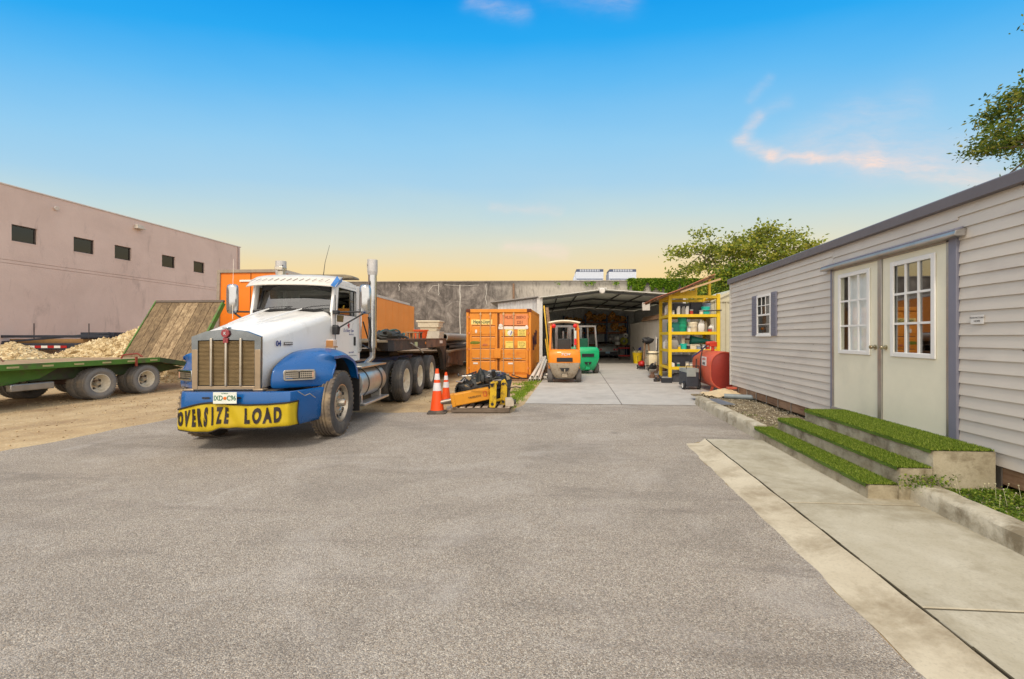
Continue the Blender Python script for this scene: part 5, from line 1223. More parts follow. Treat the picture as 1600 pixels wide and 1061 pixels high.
# deck plate, hoses and fifth wheel behind the cab
mb = MB(); mb.box(-3.3, -.5, 1.04, -2.3, .5, 1.07); mb.build('deck_plate', ALU, trk)
mb = MB(); mb.prism([(-5.6, 1.05), (-4.7, 1.05), (-4.8, 1.16), (-5.5, 1.18)], -.45, .45, 'y'); mb.build('fifth_wheel', BLK2, trk, bevel=.02)
for k, y in enumerate((-.1, .05, .2, .7)):
    mb = MB(); mb.path([(-2.26, y, 1.9), (-2.6, y + .05, 1.45 - .05 * k), (-3.1, y * .5, 1.4), (-3.5, y * .3, 1.48)], .014, 6); mb.build('air_hose', BLK, trk)
mb = MB(); mb.path([(-2.30, .80, 2.0), (-2.32, .84, 1.7), (-2.31, .82, 1.45), (-2.32, .84, 1.25)], .018, 6); mb.build('air_hose', BLK, trk)

# --- banner tied across the bumper: a thing of its own
YEL = mat('banner_yellow', (196, 170, 16), .55, var=.08, vs=3, dirt=(176, 144, 30), dthr=(.52, .8), ds=3, bump=.3, bs=6)
ban = thing('banner', 'yellow oversize load banner with black letters tied below the truck bumper', 'banner', trk.location.copy(), trk.rotation_euler.z)
BY0, BY1 = -.62, 1.01
def bpt(s_, t_, off=0.0):       # s along the banner 0..1 (left end of the photo first), t up 0..1
    yy = BY0 + (BY1 - BY0) * s_; u = yy - .15; x, _ = bump_y(u)
    zt = .575 + .11 * max(0, math.sin(math.pi * min(1, s_ / .72))) ** 1.4 if s_ < .36 else .685 - .03 * math.sin(math.pi * (s_ - .36) / .64) + .0 * s_
    zb = .335 - .06 * math.sin(math.pi * min(1, s_ * 1.9)) + .03 * math.exp(-((s_ - .42) / .06) ** 2) + .02 * s_ - .015 * math.sin(math.pi * max(0, (s_ - .45) / .55)) + .09 * max(0, (.07 - s_) / .07)
    sag = .03 * math.sin(math.pi * t_)
    wv = .012 * math.sin(s_ * 19 + t_ * 3) * (1 - t_ * .6) + .008 * math.sin(s_ * 43 + t_ * 5) + .014 * (1 - t_)
    return (x + .045 + wv + off + (.0 if t_ > .15 else -.02 * (.15 - t_) / .15), yy * (1.0), zb + (zt - zb) * t_)
mb = MB(); mb.grid([[bpt(i / 90, j / 14) for i in range(91)] for j in range(15)]); cl_ = mb.build('banner_cloth', YEL, ban, smooth=80); solidify(cl_, .003)
mb = MB(); mb.path([Vector(bpt(i / 60, 1.0, .004)) for i in range(61)], .012, 6); mb.path([Vector(bpt(0, 1 - i / 10, .003)) for i in range(11)] + [Vector(bpt(i / 60, 0.0, .003)) for i in range(1, 61)], .007, 5); mb.path([Vector(bpt(1, i / 10, .003)) for i in range(11)], .008, 5); mb.build('banner_hem', mat('hem_black', (40, 36, 34), .7), ban)
INK = mat('banner_ink', (36, 28, 32), .6, var=.2)
def bfn(s0, s1, n):
    def f_(x, y, z):
        s_ = s0 + (s1 - s0) * (x / n + .5); return bpt(s_, .5 + y, .010 + (z > 0) * .002)
    return f_
def bword(word, s0, s1):
    # letters are spread evenly, each stood on the cloth's own surface
    n = len(word)
    for k, ch in enumerate(word):
        c = s0 + (s1 - s0) * (k + .5) / n; hw = (s1 - s0) / n * .5
        def f_(x, y, z, c=c, hw=hw, ch=ch):
            return bpt(c + x / .36 * hw * (.72 if ch != 'I' else .9), .50 + y * .82, .006 + (z > 0) * .004)
        text('banner_letter', ch, 1.0, INK, ban, None, .005, .055, 1, fn=f_, cell=.12)
bword('OVERSIZE', .06, .50); bword('LOAD', .60, .92)

# ================================================================== LOWBOY TRAILER (gooseneck over the truck's rear axles)
LBK = mat('lowboy_black', (52, 50, 52), .6, var=.25, dirt=(120, 92, 70), dthr=(.55, .75), ds=2)
RUST = mat('lowboy_rust', (122, 92, 74), .8, var=.25, vs=5, dirt=(70, 58, 52), dthr=(.45, .65), ds=2.5)
DWOOD = wood_mat('deck_wood', (156, 134, 110), (182, 162, 136), (108, 88, 68), axis=0)
lb = thing('lowboy_trailer', 'long dark lowboy trailer whose gooseneck rests over the rear axles of the white truck', 'trailer', W(-4.62, 10.2), TH + R(90 + 1.7))
# local x: backwards along the trailer (away from the camera); local y: to the left in the photo
for s_ in (1, -1):
    mb = MB(); mb.prism([(-.1, 1.24), (4.2, 1.24), (5.0, 1.20), (5.45, 1.0), (5.65, .70), (5.75, .40), (6.15, .40), (6.15, 1.30), (5.95, 1.52), (-.1, 1.52)], s_ * 1.12, s_ * .98, 'y'); mb.build('gooseneck_beam', LBK, lb, bevel=.01)
mb = MB(); mb.box(-.1, -.98, 1.45, 5.9, .98, 1.50); mb.build('gooseneck_deck', mat('deck_plate_tan', (150, 134, 112), .7, var=.2), lb)
mb = MB(); mb.box(-.12, -1.14, 1.50, 6.0, -.96, 1.535); mb.build('deck_edge', RUST, lb)
mb = MB(); mb.box(3.0, -1.135, 1.25, 6.1, -1.123, 1.49); mb.build('side_plate', RUST, lb, smooth=0)
mb = MB(); mb.box(1.7, -1.14, 1.32, 1.95, -1.123, 1.44); mb.build('side_label', mat('label_green', (186, 196, 150), .5), lb)
mb = MB(); mb.blob((2.9, -1.13, 1.40), (.05, .02, .04), 1, .05, 8); mb.build('marker_lamp', AMB, lb)
mb = MB(); mb.box(4.9, -1.14, 1.36, 5.4, -1.136, 1.46); mb.build('side_label', TW, lb, smooth=0)
for s_ in (1, -1):
    mb = MB(); mb.prism([(6.15, .45), (18, .45), (18, 1.0), (6.15, 1.0), (6.15, .98)], s_ * 1.2, s_ * 1.08, 'y'); mb.build('deck_beam', RUST, lb, bevel=.01)
mb = MB(); mb.box(6.2, -1.27, 1.0, 18, 1.27, 1.06); mb.build('deck', DWOOD, lb, smooth=0)
mb = MB(); mb.prism([(5.9, .62), (9.3, .30), (9.4, .46), (6.1, .86)], -1.26, -1.21, 'y'); mb.build('side_skirt', RUST, lb, smooth=0)
mb = MB(); mb.box(6.2, -1.10, .35, 6.5, 1.10, .5); mb.box(13, -1.0, .3, 13.2, 1.0, .5); mb.build('cross_member', LBK, lb)
for x in (14.5, 15.8, 17.1):
    for s_ in (1, -1): put_wheel(WH_DUAL, lb, (x, s_ * 1.0, .51), 0 if s_ > 0 else math.pi)
mb = MB(); mb.path([(1.2, -1.16, 1.42), (1.9, -1.2, 1.25), (2.4, -1.18, 1.12)], .018, 5); mb.build('tie_down_strap', mat('strap_grey', (160, 156, 148), .7), lb)

# loose cargo on the gooseneck and the deck
def on_lb(x, y, z): return lb.matrix_basis @ Vector((x, y, z))
bpy.context.view_layer.update()
LBR = lb.rotation_euler.z
def cargo(name, label, cat, x, y, z, rz=0, group=None): return thing(name, label, cat, on_lb(x, y, z), LBR + rz, group)
PALE = mat('tray_pale', (214, 202, 178), .7, var=.08, dirt=(150, 136, 110), dthr=(.55, .78), ds=5)
PALE2 = mat('tray_grey', (190, 182, 166), .7, var=.1, dirt=(140, 128, 106), dthr=(.55, .78), ds=5)
def tray(x, y, z, w, h, tp, label, m, lip=.03):
    t_ = cargo('plastic_tub', label, 'tub', x, y, z, 0, 'pale tubs stacked on the lowboy gooseneck'); mb = MB()
    a = w / 2; b_ = a * tp; mb.hexa([(-b_, -b_, 0), (b_, -b_, 0), (b_, b_, 0), (-b_, b_, 0)], [(-a, -a, h), (a, -a, h), (a, a, h), (-a, a, h)]); mb.build('tub_body', m, t_, bevel=.02)
    mb = MB(); mb.box(-a - lip, -a - lip, h - .05, a + lip, a + lip, h + .004); mb.build('tub_rim', m, t_, bevel=.01)
tray(5.35, -.72, 1.502, .80, .27, .97, 'broad grey box tub at the bottom of the pale stack on the gooseneck', PALE2, .0)
tray(5.35, -.72, 1.78, .66, .20, .82, 'tapered pale tub in the middle of the stack on the gooseneck', PALE)
tray(5.35, -.72, 1.985, .76, .17, .95, 'shallow pale tub topmost on the gooseneck stack', PALE)
t_ = cargo('orange_tub', 'orange flared plastic tub beside the pale stack on the lowboy', 'tub', 3.85, -.75, 1.502); mb = MB(); mb.lathe([(0, .01), (.17, .01), (.22, .28), (.25, .28), (.25, .31), (.20, .31), (.15, .04), (0, .04)], 20); mb.build('tub_body', mat('orange_plastic', (236, 92, 36), .5), t_)
t_ = cargo('timber_stand', 'small timber trestle standing beside the orange tub', 'stand', 3.2, -.72, 1.502); mb = MB(); mb.box(-.25, -.2, .2, .25, .2, .235); mb.build('top', WD1, t_)
for x in (-.2, .2):
    for y in (-.15, .15): mb = MB(); mb.box(x - .03, y - .03, 0, x + .03, y + .03, .2); mb.build('leg', WD1, t_)
t_ = cargo('hose_heap', 'heap of dark hoses and chains at the front of the lowboy gooseneck', 'hoses', 1.2, -.55, 1.502); rnd = random.Random(3)
for k in range(7):
    mb = MB(); r = rnd.uniform(.15, .32); c = (rnd.uniform(-.5, .7), rnd.uniform(-.25, .2)); mb.path([(c[0] + r * 1.5 * math.cos(a), c[1] + r * math.sin(a), .04 + .03 * k + .05 * math.sin(2 * a + k)) for a in [6.283 * i / 18 for i in range(18)]], .022, 6, closed=True); mb.build('hose', mat('hose_dark', (52, 54, 50), .6) if k % 3 else mat('hose_green', (60, 100, 90), .6), t_)
mb = MB(); mb.blob((.1, 0, .1), (.6, .3, .14), 4, .4, 8); mb.build('tarpaulin', mat('tarp_dark', (54, 52, 48), .8), t_)
PIPE = mat('pipe_grey', (166, 160, 150), .6, var=.1); PIPD = mat('pipe_dark', (84, 80, 76), .7, var=.2)
pts_ = [(7.2, -.6, .14, .135, PIPE, 'large pale grey pipe with open end on the lowboy deck'), (7.6, -.9, .11, .09, PIPD, 'dark pipe lying low at the edge of the lowboy deck'), (7.5, -.2, .12, .10, PIPD, 'dark pipe on the lowboy deck behind the large grey pipe'), (7.4, -.75, .36, .10, PIPD, 'dark pipe lying on top of the other pipes on the lowboy'), (7.7, -.45, .40, .08, PIPD, 'thin dark pipe on top of the pipe pile on the lowboy')]
pts_[0] = (6.6, -.95, .52, .15, PIPE, pts_[0][5]); pts_.append((7.3, -.6, .13, .12, PIPD, 'thick dark pipe at the bottom middle of the lowboy pipe pile'))
for x, y, z, r, m_, lab in pts_:
    mb = MB(); mb.lathe([(r, 0), (r, 4.5), (r * .8, 4.5), (r * .8, 0)], 20, 0, AXX, close=True); o = mb.build('pipe', m_, None); o.location = on_lb(x, y, 1.06 + z); o.rotation_euler = (0, 0, LBR + random.uniform(-.05, .02)); tag(o, lab, 'pipe', 'pipes lying on the lowboy deck')
mb = MB(); rnd = random.Random(8)
for k in range(20): a = Vector((7.0 + rnd.uniform(-.1, .8), rnd.uniform(-1.1, .2), 1.14 + .032 * k)); mb.bar(a, a + Vector((3.5, rnd.uniform(-.25, .25), rnd.uniform(-.03, .05))), .07, .05)
o = mb.build('scrap_metal', PIPD, None, smooth=0); o.location = lb.location; o.rotation_euler = (0, 0, LBR); tag(o, 'tangle of dark scrap bars under and around the pipes on the lowboy', 'scrap metal', kind='stuff')

# ================================================================== GREEN FLATBED TRAILER WITH RAMP, left
GPT = mat('trailer_green', (76, 120, 42), .55, var=.15, vs=4, dirt=(92, 84, 62), dthr=(.50, .68), ds=3)
GDK = mat('trailer_green_dark', (56, 76, 40), .65, var=.25, vs=4, dirt=(60, 56, 50), dthr=(.45, .65), ds=2.5)
RWD = wood_mat('ramp_wood', (150, 128, 98), (190, 168, 134), (92, 74, 52), axis=2)
RWD2 = wood_mat('ramp_wood_dark', (122, 102, 76), (150, 130, 98), (74, 60, 44), axis=2)
DK2 = wood_mat('flatbed_deck', (166, 140, 108), (186, 162, 130), (120, 96, 70), axis=1)
fl = thing('flatbed_trailer', 'green flatbed trailer with a raised plank ramp at the left of the yard', 'trailer', (-12.0, 9.73, 0), 0)
# local x right, y away; near deck edge at x = 0, width 2.45 to the left
mb = MB(); mb.box(-2.45, -8, .93, -.02, 1.95, .985); mb.build('deck', DK2, fl, smooth=0)
mb = MB(); mb.box(-.02, -9, .86, .04, 1.97, .992); mb.box(-2.5, -9, .86, -2.45, 1.97, .992); mb.build('side_rail', GPT, fl, bevel=.006)
mb = MB(); mb.prism([(1.97, .992), (3.25, .74), (3.25, .60), (1.97, .86)], -.02, .04, 'x'); mb.build('tail_rail', GDK, fl, bevel=.004); mb = MB(); mb.prism([(1.97, .992), (3.25, .74), (3.25, .60), (1.97, .86)], -2.5, -2.45, 'x'); mb.build('tail_rail', GDK, fl, bevel=.004)
mb = MB(); mb.prism([(1.96, .98), (3.25, .73), (3.25, .69), (1.96, .94)], -2.45, -.02, 'x'); mb.build('tail_deck', DK2, fl, smooth=0)
for i in range(10):
    mb = MB(); mb.box(.041, -3.9 + .62 * i, .905, .055, -3.9 + .62 * i + .2, .945); mb.build('stake_pocket', mat('pocket_tan', (176, 168, 120), .6), fl)
mb = MB(); mb.prism([(-9, .86), (-.2, .86), (-.6, .62), (-1.4, .50), (-9, .50)], -.40, -.30, 'x'); mb.prism([(-9, .86), (-.2, .86), (-.6, .62), (-1.4, .50), (-9, .50)], -2.1, -2.0, 'x'); mb.build('main_beam', GPT, fl, bevel=.01)
mb = MB(); mb.prism([(-.3, .86), (2.2, .86), (3.1, .62), (2.4, .55), (.2, .56), (-.8, .56)], -.38, -.32, 'x'); mb.build('suspension_beam', GDK, fl, bevel=.01)
mb = MB(); mb.box(-1.9, 1.9, .5, -.5, 2.6, .85); mb.build('tool_box', mat('box_rusty', (124, 116, 92), .7, var=.3), fl, bevel=.02)
TYL = mat('trailer_tyre', (120, 116, 112), .85, var=.12, vs=12, dirt=(156, 142, 122), dthr=(.5, .78), ds=4)
WH_TR = wheel_mesh(.40, .235, .225, deep=True, tread=TYL, holes=5); 
for o_ in (WH_TR[0],): o_.materials[1] = mat('trailer_sidewall', (124, 122, 120), .85, var=.1, vs=8, dirt=(150, 138, 122), dthr=(.5, .8), ds=4)
for y in (.47, 1.66):
    mb = MB(); mb.tube((-2.3, y, .42), (-.15, y, .42), .06, n=10); mb.build('axle', mat('axle_rust', (92, 66, 58), .7), fl)
    for x in (-.02 - .12, -.42, -2.05, -2.33):
        put_wheel(WH_TR, fl, (x, y, .40), R(-90) if x > -1 else R(90))
mb = MB(); mb.box(-.30, -1.2, .38, -.18, -.4, .54); mb.build('air_tank', GALV, fl, bevel=.02)
# ramp: leaning planks in a steel frame
rp = thing('_', None, None); bpy.data.objects.remove(rp)
rm = MB(); Lr = 2.48; lean_ = math.atan2(1.27, 2.11)
MR = Matrix.Translation((-2.45, 3.03, .70)) @ Matrix.Rotation(-lean_, 4, 'X')
rm.box(0, -.03, 0, 2.45, .02, .05, 0, MR); rm.box(0, -.04, Lr - .09, 2.47, .03, Lr, 1, MR); rm.box(-.04, -.035, 0, 0, .06, Lr, 0, MR); rm.box(2.41, -.032, 0, 2.47, .10, Lr - .09, 0, MR)
rfm = rm.build('ramp', [GPT, mat('ramp_edge', (92, 80, 70), .7)], fl, smooth=0)
cuts = [0.0, .28, .60, .86, 1.12, 1.36, 1.60, 1.84, 2.10, 2.40]
for i in range(9):
    rm = MB(); rm.box(cuts[i] + .01, -.015 - (.004 if i % 2 else 0), .052, cuts[i + 1] - .006, .03, Lr - .092, 0, MR)
    o = rm.build('ramp_plank', RWD if i in (3, 4, 5) else RWD2, rfm, smooth=0)
mb = MB(); mb.path([(-.3, 1.2, 1.0), (-.25, 1.2, 1.09), (-.1, 1.45, 1.12), (0, 1.5, 1.03)], .022, 6); mb.build('ratchet_lever', mat('lever_rust', (140, 60, 44), .6), fl)
mb = MB(); mb.box(.045, 1.25, .78, .075, 1.30, 1.04); mb.build('ramp_chain', mat('lever_rust', (1, 1, 1)), fl)
mb = MB(); mb.path([(-1.3, -1.5, 1.0), (-1.25, -1.5, 1.08), (-.9, -.9, 1.12), (-.85, -.85, 1.02)], .02, 6); mb.build('deck_chain', RUST, fl)
# ================================================================== SHIPPING CONTAINER
CO = mat('container_orange', (222, 140, 42), .5, var=.08, vs=2, dirt=(190, 92, 26), dthr=(.55, .8), ds=3)
CO2 = mat('container_faded', (224, 138, 84), .55, var=.05)
CRU = mat('container_rust', (96, 46, 26), .8, var=.2)
RODM = mat('lock_rod', (206, 172, 130), .45, metal=.5, var=.15)
cx0, cx1, cyf, cyl = -4.09, -1.66, 16.0, 3.7
ct = thing('shipping_container', 'rust-marked orange shipping container with locking rods and pale lettered placards', 'container', ((cx0 + cx1) / 2, cyf, .07))
hw = (cx1 - cx0) / 2; hh = 2.55
mb = MB(); mb.box(-hw + .06, .08, .12, hw - .06, cyl, hh - .06); mb.build('container_body', CO, ct, smooth=0)
for s_ in (-1, 1):
    mb = MB(); rows = []; n = 13
    for i in range(n):
        for u, q in ((0, 0), (.35, 0), (.5, .036), (.85, .036)): y = .12 + (cyl - .2) * (i + u) / n; rows.append([(s_ * (hw - .01 - q), y, .15), (s_ * (hw - .01 - q), y, hh - .1)])
    mb.grid(rows); mb.build('side_wall', CO, ct, smooth=0)
mb = MB()
for x in (-hw, hw - .09):
    mb.box(x, 0, .0, x + .09, .12, hh); mb.box(x, cyl - .12, 0, x + .09, cyl, hh)
mb.box(-hw + .09, .0, hh - .13, hw - .09, .1, hh); mb.box(-hw + .09, .0, .0, hw - .09, .1, .12); mb.box(-hw, .12, hh - .1, -hw + .08, cyl - .12, hh); mb.box(hw - .08, .12, hh - .1, hw, cyl - .12, hh); mb.box(hw - .08, .12, 0, hw, cyl - .12, .14)
mb.build('container_frame', CO, ct, bevel=.01)
for x in (-hw, hw - .15):
    for z in (0, hh - .12): mb = MB(); mb.box(x - .004, -.012, z - .004, x + .156, .16, z + .124); mb.build('corner_casting', CRU, ct, bevel=.02)
mb = MB(); mb.box(-hw + .08, .1, hh - .04, hw - .08, cyl - .1, hh - .01); mb.build('container_roof', CO, ct, smooth=0)
for k, (a, b_) in enumerate(((-hw + .11, -.03), (.02, hw - .11))):
    m_ = CO
    mb = MB(); zz = [.16, .62, .66, 1.06, 1.10, 1.50, 1.54, 1.96, 2.0, 2.38]; 
    mb.box(a, .035, .15, b_, .075, 2.40)
    for z0, z1 in ((.2, .62), (.72, 1.08), (1.18, 1.52), (1.62, 1.92)):
        mb.box(a + .09, .018, z0, b_ - .09, .036, z1 - .035)
        mb.prism([(.034, z1 - .0), (.018, z1 - .035), (.034, z1 - .035)], a + .09, b_ - .09, 'x')
    dr = mb.build('container_door', m_, ct, bevel=.006)
    mb = MB()
    for z1 in (.62, 1.08, 1.52, 1.92): mb.box(a + .09, .031, z1 - .008, b_ - .09, .0345, z1 + .022)
    mb.build('door_recess', CRU, dr, smooth=0)
    for x in ((a + .43, a + .80) if k == 0 else (a + .17, a + .55)):
        mb = MB(); mb.tube((x, .0, .08), (x, .0, 2.44), .017, n=8)
        for z in (.16, 2.36): mb.box(x - .035, -.02, z - .03, x + .035, .03, z + .03)
        for z in (.9, 1.7): mb.box(x - .03, -.018, z - .015, x + .03, .03, z + .015)
        rod = mb.build('locking_rod', RODM, dr)
        mb = MB(); mb.box(x - .02, -.035, .70, x + (.30 if k else -.3), -.02, .73); mb.build('rod_handle', GALV, rod, bevel=.004)
    for z in (.35, 1.05, 1.65, 2.25):
        x = a - .03 if k == 0 else b_ + .0; mb = MB(); mb.box(x - .02, .0, z - .035, x + .05, .034, z + .035); mb.build('door_hinge', CO2, dr, smooth=0)
    mb = MB(); mb.box(a, .0, .13, a + .02 if k else a + .001, .033, 2.4) if False else mb.box((b_ if k == 0 else a) - .012, .02, .16, (b_ if k == 0 else a) + .012, .0349, 2.4); mb.build('door_gasket', CRU, dr, smooth=0)
mb = MB(); mb.box(-.16, -.06, .72, .10, -.002, 1.08); mb.build('lock_box', CO, ct, bevel=.012)
CINK = mat('cont_ink', (46, 84, 60), .6); BINK = mat('cont_brown', (134, 66, 40), .6)
mb = MB(); mb.box(-hw + .18, .0285, 1.975, -hw + .98, .0345, 2.165); o = mb.build('name_panel', mat('panel_cream', (246, 214, 132), .6), ct, smooth=0)
text('panel_text', 'Hapag-Lloyd', .185, CINK, o, TM((-hw + .58, .027, 2.075), (1, 0, 0), (0, 0, 1)), .001, .025, .70)
mb = MB(); mb.box(.05, .0285, 1.95, hw - .12, .0345, 2.36); pf = mb.build('faded_panel', CO2, ct, smooth=0)
text('panel_text', 'HLXU', .16, BINK, pf, TM((.40, .027, 2.23), (1, 0, 0), (0, 0, 1)), .001, .02, .8)
text('panel_text', '300874 3', .16, BINK, pf, TM((.83, .027, 2.23), (1, 0, 0), (0, 0, 1)), .001, .02, .60)
text('panel_text', '2251', .15, BINK, pf, TM((.80, .027, 2.05), (1, 0, 0), (0, 0, 1)), .001, .02, .8)
mb = MB(); mb.box(.0, .010, 1.80, hw - .13, .017, 1.90); mb.build('white_band', mat('band_white', (226, 218, 208), .7, var=.1), ct, smooth=0)
mb = MB(); mb.blob((.08, .006, 1.93), (.07, .006, .06), 3, .2, 8); mb.blob((hw - .16, .006, 1.87), (.06, .006, .07), 5, .2, 8); mb.build('paint_splash', MC['band_white'], ct)
PLQ = mat('placard_yellow', (232, 206, 104), .6, var=.1); PINK = mat('placard_ink', (90, 84, 44), .7)
for k, (x0_, x1_, z0_, z1_) in enumerate(((.26, .57, 1.545, 1.80), (.72, 1.03, 1.545, 1.80), (.26, .57, 1.10, 1.36), (.72, 1.03, 1.10, 1.36))):
    mb = MB(); mb.box(x0_, .008, z0_, x1_, .0145, z1_); o = mb.build('placard', PLQ, ct, smooth=0)
    lines = (['WARNING', '', '', ''], ['MAX 30 480', 'LB 67 200', 'TARE 2 230', 'NET 28 250'], ['CAUTION 8 6', '', '', 'CSC'], ['CU CAP 33 1', 'CU FT 1 170', 'PAY 62 280', 'KG 28'])[k]
    for j, tx in enumerate(lines):
        if tx: text('placard_text', tx, .050, PINK, o, TM(((x0_ + x1_) / 2, .0068, z1_ - .045 - .058 * j), (1, 0, 0), (0, 0, 1)), .0005, .01, .85)
mb = MB(); mb.blob((.44, .004, 1.66), (.10, .006, .10), 2, .12, 8); o = mb.build('number_patch', TW, ct); text('number_text', '1', .17, NAVY, o, TM((.46, -.004, 1.655), (1, 0, 0), (0, 0, 1)), .001, .03, 1.1, shear=.3)
mb = MB(); mb.blob((-hw + .33, .012, 1.30), (.20, .006, .055), 4, .1, 10); mb.build('green_mark', mat('olive_mark', (112, 118, 30), .7), ct)
mb = MB(); mb.blob((-hw + .37, .010, 1.72), (.04, .006, .07), 4, .1, 8); mb.build('white_mark', MC['band_white'], ct)
for x in (-hw + .35, .45): mb = MB(); mb.box(x - .09, .008, .50, x + .09, .0165, .56); o = mb.build('small_plate', TW, ct, smooth=0)
text('mark_text', '22G1', .09, mat('mark_purple', (176, 96, 110), .7), ct, TM((-hw + .72, .010, 1.22), (1, 0, 0), (0, 0, 1)), .001, .01)
# sleepers under the container
for y in (.25, 3.3):
    mb = MB(); mb.box(-hw - .05, y - .12, .0, hw + .12, y + .12, .068); o = mb.build('timber_sleeper', WD1, None, bevel=.006); o.location = ((cx0 + cx1) / 2, cyf, 0); tag(o, ['front', 'rear'][y > 1] + ' timber sleeper under the orange shipping container', 'sleeper')
mb = MB(); mb.box(0, 0, .0, 1.3, .14, .06); o = mb.build('timber_sleeper', WD1, None, bevel=.006); o.location = (-2.6, 15.45, .0); o.rotation_euler = (0, 0, .05); tag(o, 'loose timber lying on the ground in front of the orange container', 'timber')
# graffiti on the side wall
GRF = mat('graffiti', (70, 44, 60), .7)
mb = MB()
for k in range(3): mb.path([(hw - .004, .9 + .6 * k + .25 * math.sin(a * 2), 1.3 + .3 * math.sin(a * 3 + k) + .1 * k) for a in [i * .33 for i in range(14)]], .012, 4)
mb.build('graffiti', GRF, ct, smooth=0)

# ================================================================== FORKLIFTS
FO = mat('forklift_orange', (238, 138, 22), .42, var=.06, coat=.2, dirt=(206, 108, 20), dthr=(.6, .85)); FGY = mat('counterweight_grey', (166, 154, 136), .75, var=.2, vs=8, dirt=(124, 104, 80), dthr=(.5, .68), ds=8)
FG = mat('forklift_green', (16, 176, 112), .38, var=.06, coat=.3); FCR = mat('guard_cream', (232, 222, 196), .5); SOLID = mat('solid_tyre', (96, 92, 90), .85, var=.2)
def small_wheel(parent, x, y, r, w, m_, rimm):
    mb = MB(); M = Matrix.Translation((x, y, r)) @ AXX; mb.lathe([(r * .55, -w / 2), (r - .03, -w / 2), (r, -w / 2 + .03), (r, w / 2 - .03), (r - .03, w / 2), (r * .55, w / 2)], 24, 0, M); t_ = mb.build('wheel', m_, parent)
    mb = MB(); mb.lathe([(0, -w * .35), (r * .3, -w * .35), (r * .56, -w * .48), (r * .56, w * .48), (r * .3, w * .35), (0, w * .35)], 20, 0, M); mb.build('rim', rimm, t_)
def forklift(name, label, loc, rz, body, low, roofm, post, writing):
    t_ = thing(name, label, 'forklift', loc, rz, 'forklifts in front of the shed')
    # rear faces local -y
    mb = MB(); rows = []
    for z, w, y0 in ((.16, .30, .20), (.20, .34, .12), (.34, .43, .05), (.62, .53, .0), (.68, .55, .0), (.70, .55, .0)):
        rows.append([(-w, .55, z), (-w, y0 + .12, z), (-w * .93, y0 + .03, z), (-w * .5, y0 - .03, z), (0, y0 - .045, z), (w * .5, y0 - .03, z), (w * .93, y0 + .03, z), (w, y0 + .12, z), (w, .55, z)])
    mb.grid(rows); mb.f.append(tuple(range(9))); mb.m.append(0); mb.build('counterweight', low, t_, smooth=45)
    mb = MB(); rows = []
    for z, w, y0 in ((.70, .55, .0), (.95, .55, -.01), (1.08, .53, .02), (1.14, .48, .08), (1.15, .40, .16)):
        rows.append([(-w, .9, z), (-w, y0 + .14, z), (-w * .94, y0 + .04, z), (-w * .5, y0 - .02, z), (0, y0 - .03, z), (w * .5, y0 - .02, z), (w * .94, y0 + .04, z), (w, y0 + .14, z), (w, .9, z)])
    mb.grid(rows); mb.f.append(tuple(range(36, 45))); mb.m.append(0); mb.build('rear_hood', body, t_, smooth=45)
    mb = MB(); mb.box(-.55, .5, .34, .55, 1.75, .72); mb.box(-.52, .85, .7, .52, 1.05, 1.05); mb.build('chassis', body, t_, bevel=.03)
    mb = MB(); mb.box(-.27, -.05, .74, .27, -.02, .88); mb.build('grille_slot', BLK, t_, bevel=.01)
    mb = MB(); mb.prism([(-.16, .53), (.16, .53), (.12, .44), (.05, .41), (-.05, .41), (-.12, .44)], -.058, -.02, 'y'); o = mb.build('tow_pin_recess', BLK, t_); mb = MB(); mb.prism([(-.10, .22), (.10, .22), (.08, .34), (-.08, .34)], -.02, .1, 'y'); mb.tube((0, -.07, .38), (0, -.07, .5), .02, n=8); mb.build('tow_pin', low, o, bevel=.01)
    mb = MB(); mb.box(-.10, -.0, .30, .10, .02, .345); mb.build('tow_slot', BLK, t_)
    for s_ in (-1, 1):
        small_wheel(t_, s_ * .49, .42, .24, .19, SOLID, low); small_wheel(t_, s_ * .48, 1.65, .30, .22, SOLID, low)
        mb = MB(); mb.bar((s_ * .50, .30, 1.05), (s_ * .46, .42, 2.02), .06, .07); mb.build('guard_post', post, t_, bevel=.008); mb = MB(); mb.bar((s_ * .52, 1.55, .75), (s_ * .46, 1.45, 2.04), .05, .06); mb.build('guard_post', post, t_, bevel=.008)
        mb = MB(); mb.bar((s_ * .46, .40, 2.04), (s_ * .46, 1.48, 2.06), .06, .06); mb.build('guard_rail', post, t_, bevel=.008)
    if roofm:
        mb = MB(); rows = []
        for y, k in ((.28, .92), (.32, 1), (1.5, 1), (1.55, .92)): rows.append([(.56 * k * u, y, 2.10 + .07 * (1 - u * u) - (.03 if k < 1 else 0)) for u in [-1 + i / 6 for i in range(13)]])
        mb.grid(rows); o = mb.build('guard_roof', roofm, t_, smooth=60); solidify(o, .04)
    else:
        mb = MB(); mb.bar((-.49, .40, 2.05), (.49, .40, 2.05), .06, .06); mb.bar((-.49, 1.48, 2.06), (.49, 1.48, 2.06), .06, .06)
        for i in range(6): mb.box(-.4 + .15 * i, .43, 2.03, -.36 + .15 * i, 1.45, 2.05)
        mb.build('guard_roof', post, t_)
    mb = MB(); mb.box(-.24, .75, 1.05, .24, 1.2, 1.16); mb.box(-.23, .66, 1.1, .23, .78, 1.52); mb.build('seat', mat('forklift_seat', (52, 54, 54), .7) if body is FO else mat('seat_green', (20, 84, 64), .6), t_, bevel=.04)
    mb = MB(); M = Matrix.Translation((0, 1.35, 1.42)) @ Matrix.Rotation(R(-35), 4, 'X'); mb.path([M @ Vector((.16 * math.cos(a), .16 * math.sin(a), 0)) for a in [6.283 * i / 16 for i in range(16)]], .014, 6, closed=True); mb.tube((0, 1.35, 1.42), (0, 1.52, 1.0), .03); mb.build('steering_wheel', BLK, t_)
